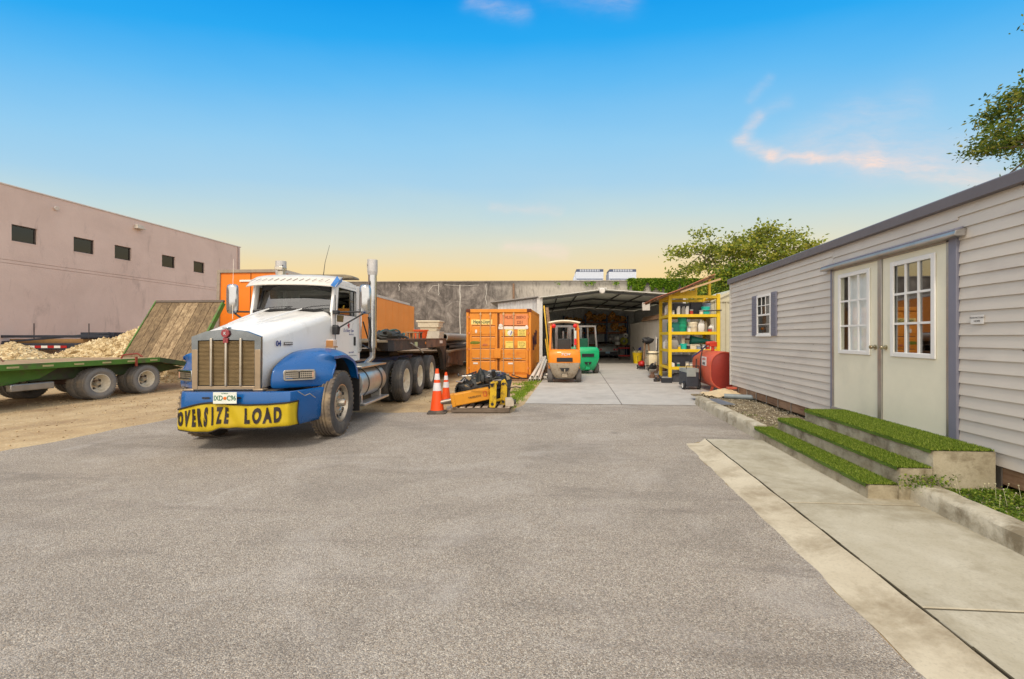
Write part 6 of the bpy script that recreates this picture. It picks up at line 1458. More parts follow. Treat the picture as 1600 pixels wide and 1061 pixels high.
    for s_ in (-1, 1):
        mb = MB(); mb.box(s_ * .26 - .05, 1.85, .12, s_ * .26 + .05, 1.95, 2.02); mb.build('mast_rail', mat('mast_grey', (150, 150, 150), .5, metal=.4), t_)
        mb = MB(); mb.box(s_ * .3 - .06, 2.0, .05, s_ * .3 + .06, 3.0, .09); mb.build('fork', BLK2, t_)
    mb = MB(); mb.box(-.31, 1.86, 1.95, .31, 1.94, 2.03); mb.box(-.31, 1.87, 1.0, .31, 1.93, 1.06); mb.tube((0, 1.9, .3), (0, 1.9, 1.8), .04); mb.build('mast_cross', mat('mast_grey', (1, 1, 1)), t_)
    return t_
o = W(.70, 14.75); f1 = forklift('forklift', 'orange forklift with cream roof and worn grey counterweight seen from behind', o, TH + R(-1), FO, FGY, FCR, FO, True)
text('maker_lettering', 'TCM', .10, TW, f1, TM((.02, -.045, .99), (1, 0, 0), (0, 0, 1)), .004, .03, 1.5, shear=.25)
for s_ in (-1, 1):
    mb = MB(); mb.blob((s_ * .37, .27, 1.96), (.075, .05, .075), 1, .02, 8); h_ = mb.build('tail_lamp', mat('lamp_red', (214, 26, 30), .25), f1)
    mb = MB(); mb.tube((s_ * .37, .30, 1.80), (s_ * .37, .30, 1.96), .012); mb.build('lamp_stalk', BLK, h_)
mb = MB(); mb.box(.34, .30, 1.30, .42, .36, 1.52); mb.build('combination_lamp', mat('lamp_red', (1, 1, 1)), f1, bevel=.01)
mb = MB(); mb.box(.345, .295, 1.52, .415, .355, 1.80); mb.build('gas_hose', mat('hose_pale', (190, 200, 196), .5), f1, bevel=.01)
f2 = forklift('forklift', 'green forklift with silver guard frame parked beyond the orange one', W(1.85, 18.4), TH + R(12), FG, FG, None, GALV, False)
mb = MB(); mb.blob((-.3, .38, 1.92), (.06, .05, .06), 1, .02, 8); mb.build('amber_lamp', AMB, f2)

# ================================================================== CONES
CON = mat('cone_orange', (244, 84, 24), .5, var=.08, dirt=(206, 78, 40), dthr=(.55, .8), ds=6); RUB = mat('cone_base', (84, 78, 72), .9, dirt=(130, 116, 96)); RFL = mat('cone_white', (226, 222, 224), .35, dirt=(186, 178, 172))
def cone(label, loc, h, rb, rt, b_, rz):
    t_ = thing('traffic_cone', label, 'traffic cone', loc, rz, 'orange traffic cones by the pallet')
    mb = MB(); r = lambda z: rb + (rt - rb) * z / h
    seg_ = [(.05, .50, 0), (.50, .68, 1), (.68, .75, 0), (.75, .89, 1), (.89, 1.0, 0)]
    prof = []; ms = []
    for a, c_, m_ in seg_: prof += [(r(a * h), a * h + .02), (r(c_ * h), c_ * h + .02)]; ms += [m_, m_]
    prof += [(rt * .6, h + .02), (rt * .55, h - .05)]; ms += [0]
    # bands sit a touch proud
    pr = []; 
    for k, (a, c_, m_) in enumerate(seg_): e = .0025 if m_ else 0; pr += [(r(a * h) + e, a * h + .02), (r(c_ * h) + e, c_ * h + .02)]
    pr += [(rt * .6, h + .02), (rt * .55, h - .05)]
    mm = []
    for i in range(len(pr) - 1): mm.append(seg_[i // 2][2] if i % 2 == 0 and i // 2 < 5 else 0)
    mb.lathe(pr, 28, mm); mb.build('cone_body', [CON, RFL], t_, smooth=50)
    mb = MB(); c_ = b_ * .8
    mb.prism([(-b_, -c_), (-c_, -b_), (c_, -b_), (b_, -c_), (b_, c_), (c_, b_), (-c_, b_), (-b_, c_)], 0, .035); mb.lathe([(rb + .02, .034), (rb + .012, .055), (rb - .004, .07)], 28); mb.build('cone_base', RUB, t_, bevel=.006)
cone('taller orange traffic cone with two white bands, nearest the camera', W(-2.21, 9.0), .90, .145, .03, .19, .2)
cone('smaller orange traffic cone standing behind the taller one', W(-2.33, 10.35), .72, .115, .028, .16, .5)

# ================================================================== PALLET WITH MACHINE PARTS
PW = wood_mat('pallet_wood', (176, 160, 144), (200, 186, 170), (120, 104, 90), axis=1); PW2 = wood_mat('pallet_side', (112, 98, 84), (136, 120, 104), (76, 64, 54), axis=0)
pal = thing('pallet', 'weathered wooden pallet on the edge of the asphalt holding machine parts', 'pallet', W(-1.31, 8.95), TH)
# front edge runs along local x; boards run back along y
for i in range(8):
    mb = MB(); x = -.58 + .155 * i; mb.box(x, .0, .115, x + .105, 1.15, .135); mb.build('deck_board', PW, pal, bevel=.003)
for y in (0.0, .54, 1.07):
    mb = MB(); mb.box(-.60, y, .02, .60, y + .075, .114); mb.build('stringer', PW2, pal, bevel=.003)
BRK = mat('breaker_yellow', (216, 144, 26), .5, var=.08, dirt=(150, 104, 40), dthr=(.55, .75), ds=6); BRK2 = mat('bracket_yellow', (208, 170, 26), .5, var=.1, dirt=(120, 96, 40), dthr=(.52, .7), ds=8)
hb = thing('hydraulic_breaker', 'yellow-orange hydraulic breaker lying across the pallet', 'breaker', W(-1.31, 8.95), TH)
mb = MB(); A = Vector((-.58, .06, .27)); B = Vector((.16, .20, .40)); mb.bar(A, B, .22, .25); bd = mb.build('breaker_housing', BRK, hb, bevel=.02)
mb = MB(); dd = (B - A).normalized(); mb.bar(A - dd * .03, A + dd * .05, .25, .27); mb.build('housing_end', BRK, bd, bevel=.015)
mb = MB(); mb.bar(B, B + dd * .12, .16, .15); mb.build('housing_neck', BRK, bd, bevel=.01)
mb = MB(); mb.tube(A - dd * .30, A, .045, n=12); mb.build('chisel', mat('chisel_steel', (150, 142, 130), .4, metal=.7), hb)
text('housing_text', 'TAKEUCHI', .055, INK, bd, TM(A.lerp(B, .62) + Vector((0, -.122, -.01)), dd, (0, 0, 1)), .001, .01)
mb = MB(); fr_ = A.lerp(B, .90) + Vector((0, -.112, .012))
for (a, b_, c_, d_) in ((-.035, -.05, -.025, .05), (.025, -.05, .035, .05), (-.025, -.05, .025, -.04), (-.025, .04, .025, .05)): mb.box(a, -.012, b_, c_, -.0, d_, 0, Matrix.Translation(fr_ + Vector((0, .004, 0))) @ Matrix.Rotation(R(-10), 4, 'Y'))
mb.build('red_mark', mat('mark_red', (196, 50, 24), .5), bd, smooth=0)
for k, (x, y, m_) in enumerate(((.25, .0, BRK2), (.44, .34, BRK2))):
    mb = MB(); mb.prism([(x - .07, .13), (x + .05, .12), (x + .075, .20), (x + .085, .58), (x + .03, .68), (x - .04, .64), (x - .06, .3)], y - .02, y + .025, 'y'); bk_ = mb.build('bracket_plate', m_, hb, bevel=.008)
    for z in (.2, .58): mb = MB(); mb.tube((x, y - .035, z), (x, y + .04, z), .03, n=12); mb.build('bracket_pin', BLK2, bk_)
mb = MB(); mb.tube((.26, -.03, .60), (.30, .35, .60), .035, n=10); mb.tube((.22, -.03, .25), (.40, .3, .25), .03, n=10); mb.build('bracket_bar', BRK2, hb)
mb = MB(); mb.path([(.30, -.06, .62), (.15, -.06, .60), (-.05, -.05, .56), (-.2, .0, .5)], .015, 6); mb.build('hydraulic_hose', BLK, hb)
# heap of black machinery and hoses
hp = thing('machinery_heap', 'black heap of engine parts, tread belt and hoses behind the yellow breaker', 'machinery', W(-1.31, 8.95), TH)
MB_BLK = mat('greasy_black', (42, 44, 44), .5, var=.35, vs=14, bump=.8, bs=30, dirt=(92, 88, 82), dthr=(.6, .7), ds=16)
rnd = random.Random(77)
mb = MB(); mb.blob((-.05, .68, .42), (.52, .32, .34), 3, .25, 12); mb.blob((.28, .72, .54), (.30, .27, .24), 6, .3, 10); mb.blob((-.30, .60, .44), (.28, .24, .26), 9, .3, 10); mb.build('engine_mass', MB_BLK, hp, smooth=45)
mb = MB(); mb.lathe([(0, .30), (.04, .25), (.07, .18), (.10, .05), (.12, 0)], 12, 0, Matrix.Translation((-.06, .50, .62)) @ Matrix.Rotation(.2, 4, 'X')); mb.build('rubber_boot', mat('boot_black', (38, 42, 40), .5), hp)
mb = MB()
for i in range(26):
    a = 6.283 * i / 26; c = Vector((-.42 + .17 * math.cos(a), .48, .42 + .20 * math.sin(a))); mb.cbox((0, 0, 0), (.03, .22, .035), 0, Matrix.Translation(c) @ Matrix.Rotation(-a, 4, 'Y'))
mb.lathe([(.155, -.10), (.17, -.1), (.17, .1), (.155, .1)], 26, 0, Matrix.Translation((-.42, .48, .42)) @ AXY @ Matrix.Scale(1.0, 4), True); mb.build('tread_belt', mat('belt_black', (36, 38, 36), .7), hp, smooth=0)
CLS = [mat('hose_blue', (70, 72, 120), .5), BLK, BLK2, GALV, mat('hose_dark', (1, 1, 1)), BLK, mat('part_tan', (150, 132, 104), .6)]
for k in range(30):
    p = Vector((rnd.uniform(-.45, .45), rnd.uniform(.34, .9), rnd.uniform(.5, .80))); pts = [p]
    for _ in range(5): p = p + Vector((rnd.gauss(0, .11), rnd.gauss(0, .05), rnd.gauss(-.015, .05))); p.z = max(.25, min(p.z, .83)); pts.append(p)
    mb = MB(); mb.path(pts, rnd.uniform(.010, .022), 6); mb.build('hose', CLS[k % 7], hp)
for k in range(34):
    c = Vector((rnd.uniform(-.52, .52), rnd.uniform(.30, .7), rnd.uniform(.35, .82))); mb = MB(); s_ = rnd.uniform(.03, .08)
    M = Matrix.Translation(c) @ Euler([rnd.uniform(0, 3) for _ in range(3)]).to_matrix().to_4x4()
    if k % 2: mb.cbox((0, 0, 0), (s_ * 2, s_, s_ * 1.2), 0, M)
    else: mb.lathe([(0, -s_), (s_ * .7, -s_), (s_ * .7, s_ * .4), (s_ * .4, s_), (0, s_)], 10, 0, M)
    mb.build('machine_part', [BLK2, GALV, MB_BLK, CLS[6], MB_BLK, BLK][k % 6], hp, bevel=.004)
mb = MB(); mb.box(.50, .45, .14, .54, .9, .5); mb.build('steel_plate', BLK2, hp)
t_ = thing('steel_box', 'pale steel block lying on the right end of the pallet', 'steel block', W(-.80, 9.0, .136), TH + .1); mb = MB(); mb.prism([(0, 0), (.18, 0), (.18, .10), (.14, .16), (0, .16)], 0, .25, 'y'); o = mb.build('block', mat('pale_steel', (186, 174, 156), .6, var=.2), t_, bevel=.01); mb = MB(); mb.tube((.185, .05, .09), (.22, .05, .09), .05, n=14); mb.build('pulley', BLK2, t_)
t_ = thing('timber_offcut', 'flat pale timber offcut on the sand between the cones and the pallet', 'timber', W(-1.98, 9.5, 0), .3); mb = MB(); mb.box(-.14, -.25, 0, .14, .25, .035); mb.build('board', PW, t_, bevel=.004); mb = MB(); mb.box(-.05, -.2, .036, .02, .2, .06); mb.build('batten', GALV, t_)

# white pipes and leaning poles beside the shed post
PVC = mat('pvc_white', (222, 216, 204), .5, var=.08, dirt=(170, 156, 136), dthr=(.55, .8), ds=4)
for k, (dx, dz, L_) in enumerate(((-.16, 0, 2.6), (-.03, 0, 2.8), (.10, 0, 2.7), (-.09, .11, 2.7), (.05, .115, 2.9))):
    mb = MB(); r = .055; mb.lathe([(r, 0), (r, L_), (r * .82, L_), (r * .82, 0)], 18, 0, None, True); o = mb.build('plastic_pipe', PVC, None)
    a = W(-.30 + dx * 1.3, 15.3, .06 + dz); b_ = W(.0 + dx * .7, 15.3 + L_ * .93, .60 + dz); o.location = a; o.rotation_euler = (b_ - a).to_track_quat('Z', 'Y').to_euler()
    tag(o, 'long white plastic pipe in the bundle between the orange container and forklift', 'pipe', 'white plastic pipes by the container')
mb = MB(); mb.box(-.3, -.06, 0, .3, .06, .55); mb.build('trestle', WD1, None, bevel=.01); o = bpy.data.objects['trestle']; o.location = W(0, 17.6); tag(o, 'low timber block propping the far ends of the white pipes', 'trestle')
for (x, zc_, x2, z2_, r, m_, nm, lab, cat_) in ((.28, 17.5, .0, 2.9, .03, mat('pole_yellow', (214, 172, 40), .6), 'pole', 'slim yellow pole leaning against the shed post', 'pole'),
        (.50, 21.5, .15, 3.1, .06, WD1, 'plank', 'long timber plank leaning inside the left of the shed opening', 'plank'), (.26, 16.3, .06, 1.5, .025, mat('pole_yellow', (1, 1, 1)), 'pole', 'short yellow pole leaning low beside the orange forklift', 'pole')):
    a = W(x, zc_, 0); b_ = W(x2, zc_ + .9, z2_); mb = MB(); 
    if nm == 'plank': mb.bar((0, 0, 0), b_ - a, .16, .035)
    else: mb.tube((0, 0, 0), b_ - a, r, n=10)
    o = mb.build(nm, m_, None, bevel=.004); o.location = a; tag(o, lab, cat_)
t_ = cam_thing('debris_heap', 'low heap of grey pipe fittings on the ground by the shed post', 'debris', .12, 16.3); rnd = random.Random(5)
for k in range(14): mb = MB(); c = (rnd.uniform(-.15, .15), rnd.uniform(-.3, .3), rnd.uniform(.03, .25)); mb.cbox(c, (.12, .1, .07), 0, Matrix.Rotation(rnd.uniform(-.5, .5), 4, 'Z')); mb.build('fitting', [GALV, BLK2, PVC][k % 3], t_, bevel=.01)

# ================================================================== YELLOW SHELF
SY = mat('shelf_yellow', (226, 190, 24), .5, var=.06, dirt=(170, 120, 30), dthr=(.62, .82), ds=4)
SX, SYY = 3.22, 15.25
ys_ = thing('shelving', 'tall yellow steel shelving unit loaded with buckets and jugs', 'shelf', (SX, SYY, 0)); SW, SDp = 1.62, 1.62
for x in (0, SW):
    for y in (0, SDp): mb = MB(); mb.box(x - .055, y - .05, 0, x + .055, y + .05, 3.05); mb.build('post', SY, ys_, bevel=.006)
LV = [.56, 1.16, 1.76, 2.36, 3.0]
for z in LV:
    mb = MB(); mb.box(.056, -.04, z - .10, SW - .056, 0, z); mb.box(.056, SDp, z - .10, SW - .056, SDp + .04, z); mb.box(-.04, .051, z - .10, 0, SDp - .051, z); mb.box(SW, .051, z - .10, SW + .04, SDp - .051, z); mb.build('beam', SY, ys_, bevel=.004)
    if z < 2.9: mb = MB(); mb.box(.002, .002, z - .045, SW - .002, SDp - .002, z - .012); mb.build('shelf_board', mat('shelf_plywood', (156, 124, 86), .8), ys_, smooth=0)
def item(name, label, cat, x, y, lv, rz=0, group='things on the yellow shelving'):
    return thing(name, label, cat, (SX + x, SYY + y, (LV[lv] - .011) if lv >= 0 else 0), rz, group)
def bucket(label, x, y, lv, r, h, m_, lid=None, handle=True, flare=.85, name='bucket', cat='bucket'):
    t_ = item(name, label, cat, x, y, lv); mb = MB(); mb.lathe([(0, 0), (r * flare, 0), (r * .99, h * .86), (r * 1.05, h * .87), (r * 1.05, h * .92), (r, h * .93), (r, h), (r * .93, h), (r * .8, .02), (0, .02)], 20); mb.build('bucket_body', m_, t_)
    if lid: mb = MB(); mb.lathe([(0, h + .02), (r, h + .018), (r * 1.06, h + .005), (r * 1.06, h - .03)], 20); mb.build('lid', lid, t_)
    if handle: mb = MB(); mb.path([(-r * 1.03, 0, h * .88), (-r * .9, -r * .7, h * .62), (0, -r * 1.12, h * .5), (r * .9, -r * .7, h * .62), (r * 1.03, 0, h * .88)], .006, 5); mb.build('handle', GALV, t_)
def jug(label, x, y, lv, w, h, m_, cap=None, rz=0):
    t_ = item('jug', label, 'jug', x, y, lv, rz); mb = MB(); rows = []
    for z, k in ((0, .92), (.02, 1), (.62, 1), (.75, .85), (.86, .45), (.92, .3), (1.0, .3)):
        rows.append([(w * k * math.copysign(abs(math.cos(a)) ** .5, math.cos(a)), w * .7 * k * math.copysign(abs(math.sin(a)) ** .5, math.sin(a)), z * h) for a in [6.283 * i / 20 for i in range(20)]])
    mb.grid(rows, 0, None, True); mb.build('jug_body', m_, t_, smooth=50); mb = MB(); mb.lathe([(w * .33, h * .97), (w * .33, h * 1.06), (0, h * 1.06)], 12); mb.build('cap', cap or BLK, t_)
    mb = MB(); mb.path([(w * .25, 0, h * .93), (w * .7, 0, h * .97), (w * .85, 0, h * .8), (w * .8, 0, h * .66)], .018, 6); mb.build('handle', m_, t_)
def crate(label, x, y, lv, w, d_, h, m_, name='crate', cat='crate', fill=True):
    t_ = item(name, label, cat, x, y, lv); mb = MB(); mb.box(-w, -d_, 0, w, -d_ + .015, h); mb.box(-w, d_ - .015, 0, w, d_, h); mb.box(-w, -d_ + .015, 0, -w + .015, d_ - .015, h); mb.box(w - .015, -d_ + .015, 0, w, d_ - .015, h); mb.box(-w + .015, -d_ + .015, 0, w - .015, d_ - .015, .015); mb.box(-w - .012, -d_ - .012, h - .03, w + .012, -d_ - .001, h); 
    for i in range(4): mb.box(-w + w * .5 * i + .03, -d_ - .006, h * .2, -w + w * .5 * i + w * .5 - .03, -d_ - .001, h * .7)
    mb.build('crate_body', m_, t_, bevel=.003)
    return t_
TQ = mat('turquoise', (32, 190, 170), .45, var=.05); TL = mat('teal', (20, 110, 100), .5, var=.08); GRS_ = mat('green_plastic', (24, 160, 118), .45, var=.08); CRM = mat('cream_plastic', (226, 214, 186), .55, var=.06, dirt=(180, 164, 130), dthr=(.6, .8), ds=8); WPL = mat('white_plastic', (228, 226, 218), .5, var=.04); BPL = mat('black_crate', (40, 42, 48), .55, var=.2); GYB = mat('grey_blue', (130, 146, 168), .5); GYP = mat('grey_plastic', (150, 148, 142), .6)
jug('large white jug at the left end of the top shelf', -.02 + .16, .8, 3, .15, .46, WPL)
crate('open black crate of white bottles on the top shelf', .45, .35, 3, .26, .2, .40, BPL)
for k, (dx, m_) in enumerate(((-.14, WPL), (.02, GYP), (.15, WPL))): jug(['small white bottle in the left of the black crate', 'small grey bottle in the middle of the black crate', 'small white bottle in the right of the black crate'][k], .45 + dx, .10 , 3, .06, .30, m_)
crate('solid black storage box in the middle of the top shelf', .95, .45, 3, .20, .25, .44, BPL, 'storage_box', 'box')
bucket('turquoise bucket near the right end of the top shelf', 1.24, .16, 3, .15, .27, TQ)
bucket('grey-blue drum at the right end of the top shelf', 1.40, .85, 3, .22, .44, GYB, None, False, .98, 'drum', 'drum')
mb = MB(); mb.path([(0, 0, 0), (.6, 0, .03)], .02, 6); o = mb.build('pipe_offcut', BLK2, None); o.location = (SX + 1.1, SYY - .1, LV[3] + .10); tag(o, 'thin dark rod sticking out to the right of the top shelf', 'rod')
crate('dark teal box at the left of the second shelf from the top', .20, .4, 2, .17, .25, .34, TL, 'storage_box', 'box')
for k in range(3): 
    t_ = item('bucket', ['bottom green bucket of the nested stack on the second shelf', 'middle green bucket of the nested stack on the second shelf', 'topmost green bucket of the nested stack on the second shelf'][k], 'bucket', .48, .25, 2); t_.location.z += .15 * k; mb = MB(); mb.lathe([(0, 0), (.13, 0), (.155, .19), (.165, .19), (.165, .215), (.15, .215), (.125, .02), (0, .02)], 20); mb.build('bucket_body', GRS_, t_); mb = MB(); mb.lathe([(.158, .15), (.166, .155), (.166, .17), (.158, .175)], 20); mb.build('rim_band', GRS_, t_)
bucket('cream bucket in the middle of the second shelf', .82, .25, 2, .17, .33, CRM, CRM)
jug('white jug right of the cream bucket on the second shelf', 1.10, .2, 2, .11, .40, WPL, WPL); jug('cream jug with dark mouth on the second shelf', 1.27, .45, 2, .10, .38, CRM)
jug('small white jug at the right end of the second shelf', 1.44, .2, 2, .09, .26, WPL, WPL)
jug('grey watering jug at the left of the third shelf', .17, .2, 1, .16, .42, GYP, BLK); jug('white jug at the far left of the third shelf', .12, 1.1, 1, .13, .34, WPL, WPL)
bucket('small turquoise tub on the third shelf', .50, .16, 1, .13, .20, TQ, None, False)
jug('red-capped bottle standing in the turquoise tub', .50, .25, 1, .06, .42, CRM, REDL)
crate('cream box of small jars on the third shelf', .86, .25, 1, .16, .15, .17, CRM, 'storage_box', 'box')
bucket('small cream can at the right end of the third shelf', 1.44, .2, 1, .12, .26, CRM, CRM, False, .98, 'can', 'can')
t_ = item('funnel', 'dark green cone-shaped funnel lying on its side on the third shelf', 'funnel', .78, .3, 1); mb = MB(); M = Matrix.Translation((0, 0, .33)) @ Matrix.Rotation(R(4), 4, 'Y') @ AXX; mb.lathe([(.02, .78), (.05, .6), (.15, .02), (.165, 0), (.15, .01), (.04, .6)], 20, 0, M); mb.build('funnel_body', TL, t_); mb = MB(); mb.lathe([(.165, -.01), (.175, 0), (.165, .015)], 20, 0, M, True); mb.build('funnel_rim', TL, t_)
bucket('round pressure gauge can behind the funnel on the third shelf', .74, .55, 1, .11, .36, CRM, RUST, False, .98, 'can', 'can')
_c = [('white', WPL), ('cream', CRM), ('grey', GYP), ('teal', TL), ('blue-grey', GYB), ('red', mat('can_red', (176, 52, 40), .5)), ('yellow', SY), ('black', BPL)]
_ln = {3: 'top', 2: 'second', 1: 'third', 0: 'fourth'}
for lv, q in ((3, [(.12, 0), (.74, 5), (1.07, 1)]), (2, [(.08, 4), (.66, 0), (1.36, 5)]), (1, [(.33, 6), (.64, 7), (.98, 4), (1.16, 0), (1.30, 5)]), (0, [(.30, 3), (.60, 1), (.74, 0), (.98, 6), (1.30, 4), (1.44, 7)])):
    for k, (x, c) in enumerate(q):
        bucket('small %s tin in front on the %s shelf' % (_c[c][0], _ln[lv]), x, .06, lv, .05 + .008 * (k % 3), .13 + .03 * (k % 2), _c[c][1], GYP, False, .98, 'tin', 'tin')
crate('wide black crate on the fourth shelf', .42, .35, 0, .34, .28, .40, BPL)
for k, (x, m_) in enumerate(((.10, WPL), (.85, GYP), (1.15, CRM))): jug(['white bottle beside the black crate on the fourth shelf', 'grey bottle right of the black crate on the fourth shelf', 'cream bottle at the right of the fourth shelf'][k], x, .12, 0, .09, .2, m_)
t_ = item('battery', 'black car battery on the ground by the shelf post', 'battery', -.12, -.05, -1); mb = MB(); mb.box(-.17, -.1, 0, .17, .1, .18); mb.build('case', BPL, t_, bevel=.01); mb = MB(); mb.box(-.165, -.095, .181, .165, .095, .2); mb.build('lid', GYP, t_, bevel=.006)
t_ = item('tyre_lever_box', 'dark tool box under the lowest shelf', 'tool box', .55, .35, -1); mb = MB(); mb.prism([(-.4, 0), (.4, 0), (.4, .22), (.3, .3), (-.3, .3), (-.4, .22)], -.18, .18, 'y'); mb.build('box_body', mat('tool_grey', (74, 76, 82), .5), t_, bevel=.01); mb = MB(); mb.path([(-.15, 0, .3), (-.15, 0, .36), (.15, 0, .36), (.15, 0, .3)], .014); mb.build('handle', BLK, t_); t_.name = 'tool_box'
bucket('yellow bucket on the ground under the lowest shelf', .75, .9, -1, .17, .36, SY)
rnd = random.Random(31)
for k in range(9):
    t_ = thing('machine_part', 'small greasy machine part among the clutter at the foot of the yellow shelf', 'machine part', (SX - .30 + rnd.uniform(-.12, .25), SYY + .3 + .2 * k, 0), rnd.uniform(0, 3), 'machine parts at the foot of the yellow shelf'); mb = MB(); s_ = rnd.uniform(.06, .12); mb.lathe([(0, 0), (s_, 0), (s_, s_), (s_ * .6, s_ * 1.3), (s_ * .6, s_ * 2), (0, s_ * 2)], 10); mb.cbox((s_, 0, s_ * .6), (s_ * 1.4, s_ * .7, s_ * .8)); mb.build('casting', [BLK2, RUST, GALV][k % 3], t_)
# tilted rusty roof sheets above the shelf
RTX = mat('rusty_sheet', (196, 118, 82), .7, var=.25, vs=5, dirt=(130, 70, 46), dthr=(.45, .65), ds=3)
rs = thing('lean_to_roof', 'tilted rusty corrugated roof propped above the yellow shelving', 'roof', (SX, SYY, 0))
mb = MB(); rows = []
for i in range(31):
    y = -.55 + 2.9 * i / 30; q = .015 * (i % 2); rows.append([(-.55, y, 2.90 + q), (.2, y, 3.15 + q), (1.35, y, 3.66 + q)])
mb.grid(rows); o = mb.build('roof_sheet', RTX, rs, smooth=0); solidify(o, .012)
for y in (-.42, .1, 1.0, 2.0):
    mb = MB(); mb.bar((-.52, y, 2.855), (1.36, y, 3.59), .06, .07); mb.build('rafter', WD1, rs)
mb = MB(); mb.bar((.25, -.45, 3.08), (1.55, -.45, 3.50), .07, .06); mb.build('rafter', mat('rafter_pale', (190, 160, 120), .8), rs)
for y in (-.02, 1.65):
    mb = MB(); mb.box(1.28, y - .04, 3.01, 1.36, y + .04, 3.58); mb.build('prop', SY, rs)
mb = MB(); mb.prism([(.0, 3.01), (.9, 3.01), (.9, 3.2), (.3, 3.16)], .2, .26, 'y'); mb.build('prop', SY, rs)

# ================================================================== RED TANK
TR = mat('tank_red', (206, 92, 66), .5, var=.08, vs=3, dirt=(176, 96, 70), dthr=(.5, .8), ds=2.5); TR2 = mat('tank_end_red', (150, 44, 30), .55, var=.1)
tk = thing('fuel_tank', 'dented red steel fuel tank on short legs at the far corner of the office', 'tank', (4.16, 12.55, 0))
def ob(w, h, z0, n=10): # obround outline
    r = w; return [(r * math.cos(a), z0 + h - r + r * math.sin(a)) for a in [math.pi * i / n for i in range(n + 1)]] + [(-r * math.cos(a), z0 + r - r * math.sin(a)) for a in [math.pi * i / n for i in range(n + 1)]]
mb = MB(); L_ = 1.9; rows = []
for y, k in ((0, .93), (.02, .98), (.05, 1), (L_ - .05, 1), (L_, .94)): rows.append([(x * k, y, .63 + (z - .63) * k) for x, z in ob(.40, 1.08, .09)])
mb.grid(rows, 0, None, True); mb.f += [tuple(range(22))[::-1], tuple(range(88, 110))]; mb.m += [1, 0]; mb.build('tank_shell', [TR, TR2], tk, smooth=50)
mb = MB(); c_ = [(x, .0, z) for x, z in ob(.385, 1.05, .105)]; mb.path(c_, .018, 6, closed=True); mb.build('tank_rim', TR, tk)
for x in (-.25, .25):
    for y in (.25, 1.6): mb = MB(); mb.bar((x, y, .16), (x * 1.2, y, 0), .06, .06, 0, (0, 1, 0)); mb.build('leg', TR, tk)
mb = MB(); M = Matrix.Rotation(0, 4, 'X'); mb.box(-.406, .35, .74, -.397, .80, 1.0); o = mb.build('tank_label', mat('label_white', (222, 216, 210), .6), tk, smooth=0)
text('label_text', 'DANGER', .09, REDL, o, TM((-.4075, .575, .93), (0, -1, 0), (0, 0, 1)), .001, .01, .9); text('label_text', 'DIESEL', .10, INK, o, TM((-.4075, .575, .80), (0, -1, 0), (0, 0, 1)), .001, .02, .9)
mb = MB(); mb.tube((-.05, .9, 1.15), (-.05, .9, 1.30), .05); mb.cbox((-.05, .9, 1.36), (.22, .14, .14)); mb.tube((-.25, .9, 1.38), (.02, .9, 1.40), .06, n=10); mb.build('hand_pump', mat('pump_red', (196, 60, 36), .5), tk, bevel=.01)
mb = MB(); mb.path([(-.18, .9, 1.36), (-.36, .88, 1.20), (-.44, .8, .9), (-.45, .75, .5), (-.42, .9, .2), (-.46, 1.2, .5), (-.44, 1.25, .9)], .018, 8); mb.build('fuel_hose', BLK, tk)
mb = MB(); mb.path([(-.22, .95, 1.33), (-.40, 1.15, 1.1), (-.5, 1.5, .95)], .02, 8); mb.build('fuel_hose', CLS[0], tk)
# compressor beside the tank
cp = thing('generator', 'black and grey portable generator standing left of the red tank', 'generator', (3.45, 13.2, 0), .1)
mb = MB(); mb.box(-.20, 0, .10, .20, .65, .52); mb.build('casing', mat('gen_dark', (54, 58, 66), .5, var=.2), cp, bevel=.03); mb = MB(); mb.box(-.18, -.02, .40, .10, .0, .62); mb.box(-.2, .02, .522, .2, .6, .64); mb.build('control_panel', mat('gen_grey', (150, 156, 152), .5), cp, bevel=.01)
mb = MB(); mb.path([(-.19, 0, .64), (-.19, -.02, .72), (.19, -.02, .72), (.19, 0, .64)], .015); mb.build('handle', BLK, cp)
for s_ in (-1, 1): small_wheel(cp, s_ * .23, .12, .13, .07, BLK, WPL)
# tarp, pipe, tile and grate on the bed behind the curb
tp = thing('tarp', 'crumpled beige tarpaulin draped by the corner of the office', 'tarpaulin', (3.55, 10.9, .14)); mb = MB(); rnd = random.Random(2); rows = []
for i in range(15): rows.append([(-.42 + .07 * j, -.35 + .055 * i, .02 + .13 * math.exp(-((j - 7) / 4.5) ** 2 - ((i - 8) / 5) ** 2) + rnd.uniform(-.012, .012) + .02 * math.sin(j * 1.3 + i)) for j in range(15)])
mb.grid(rows); o = mb.build('sheet', mat('tarp_beige', (206, 184, 146), .8, var=.1), tp, smooth=25); solidify(o, .01)
mb = MB(); mb.cbox((.28, .1, .18), (.22, .12, .05), 0, Matrix.Rotation(.1, 4, 'Z')); mb.build('brick', mat('brick_red', (186, 90, 66), .8), tp, bevel=.006)
mb = MB(); mb.lathe([(.055, 0), (.055, 1.1), (.045, 1.1), (.045, 0)], 18, 0, None, True); o = mb.build('pipe', mat('pipe_slate', (130, 140, 144), .5), None); o.location = (3.42, 10.35, .21); o.rotation_euler = (R(90), 0, R(72)); tag(o, 'short slate grey pipe lying in front of the beige tarpaulin', 'pipe')
t_ = thing('drain_grate', 'flat grey slotted drain cover lying on the gravel bed', 'grate', (3.12, 9.75, .155), .1); mb = MB()
for i in range(7): mb.box(-.14 + .042 * i, -.38, 0, -.14 + .042 * i + .026, .38, .02)
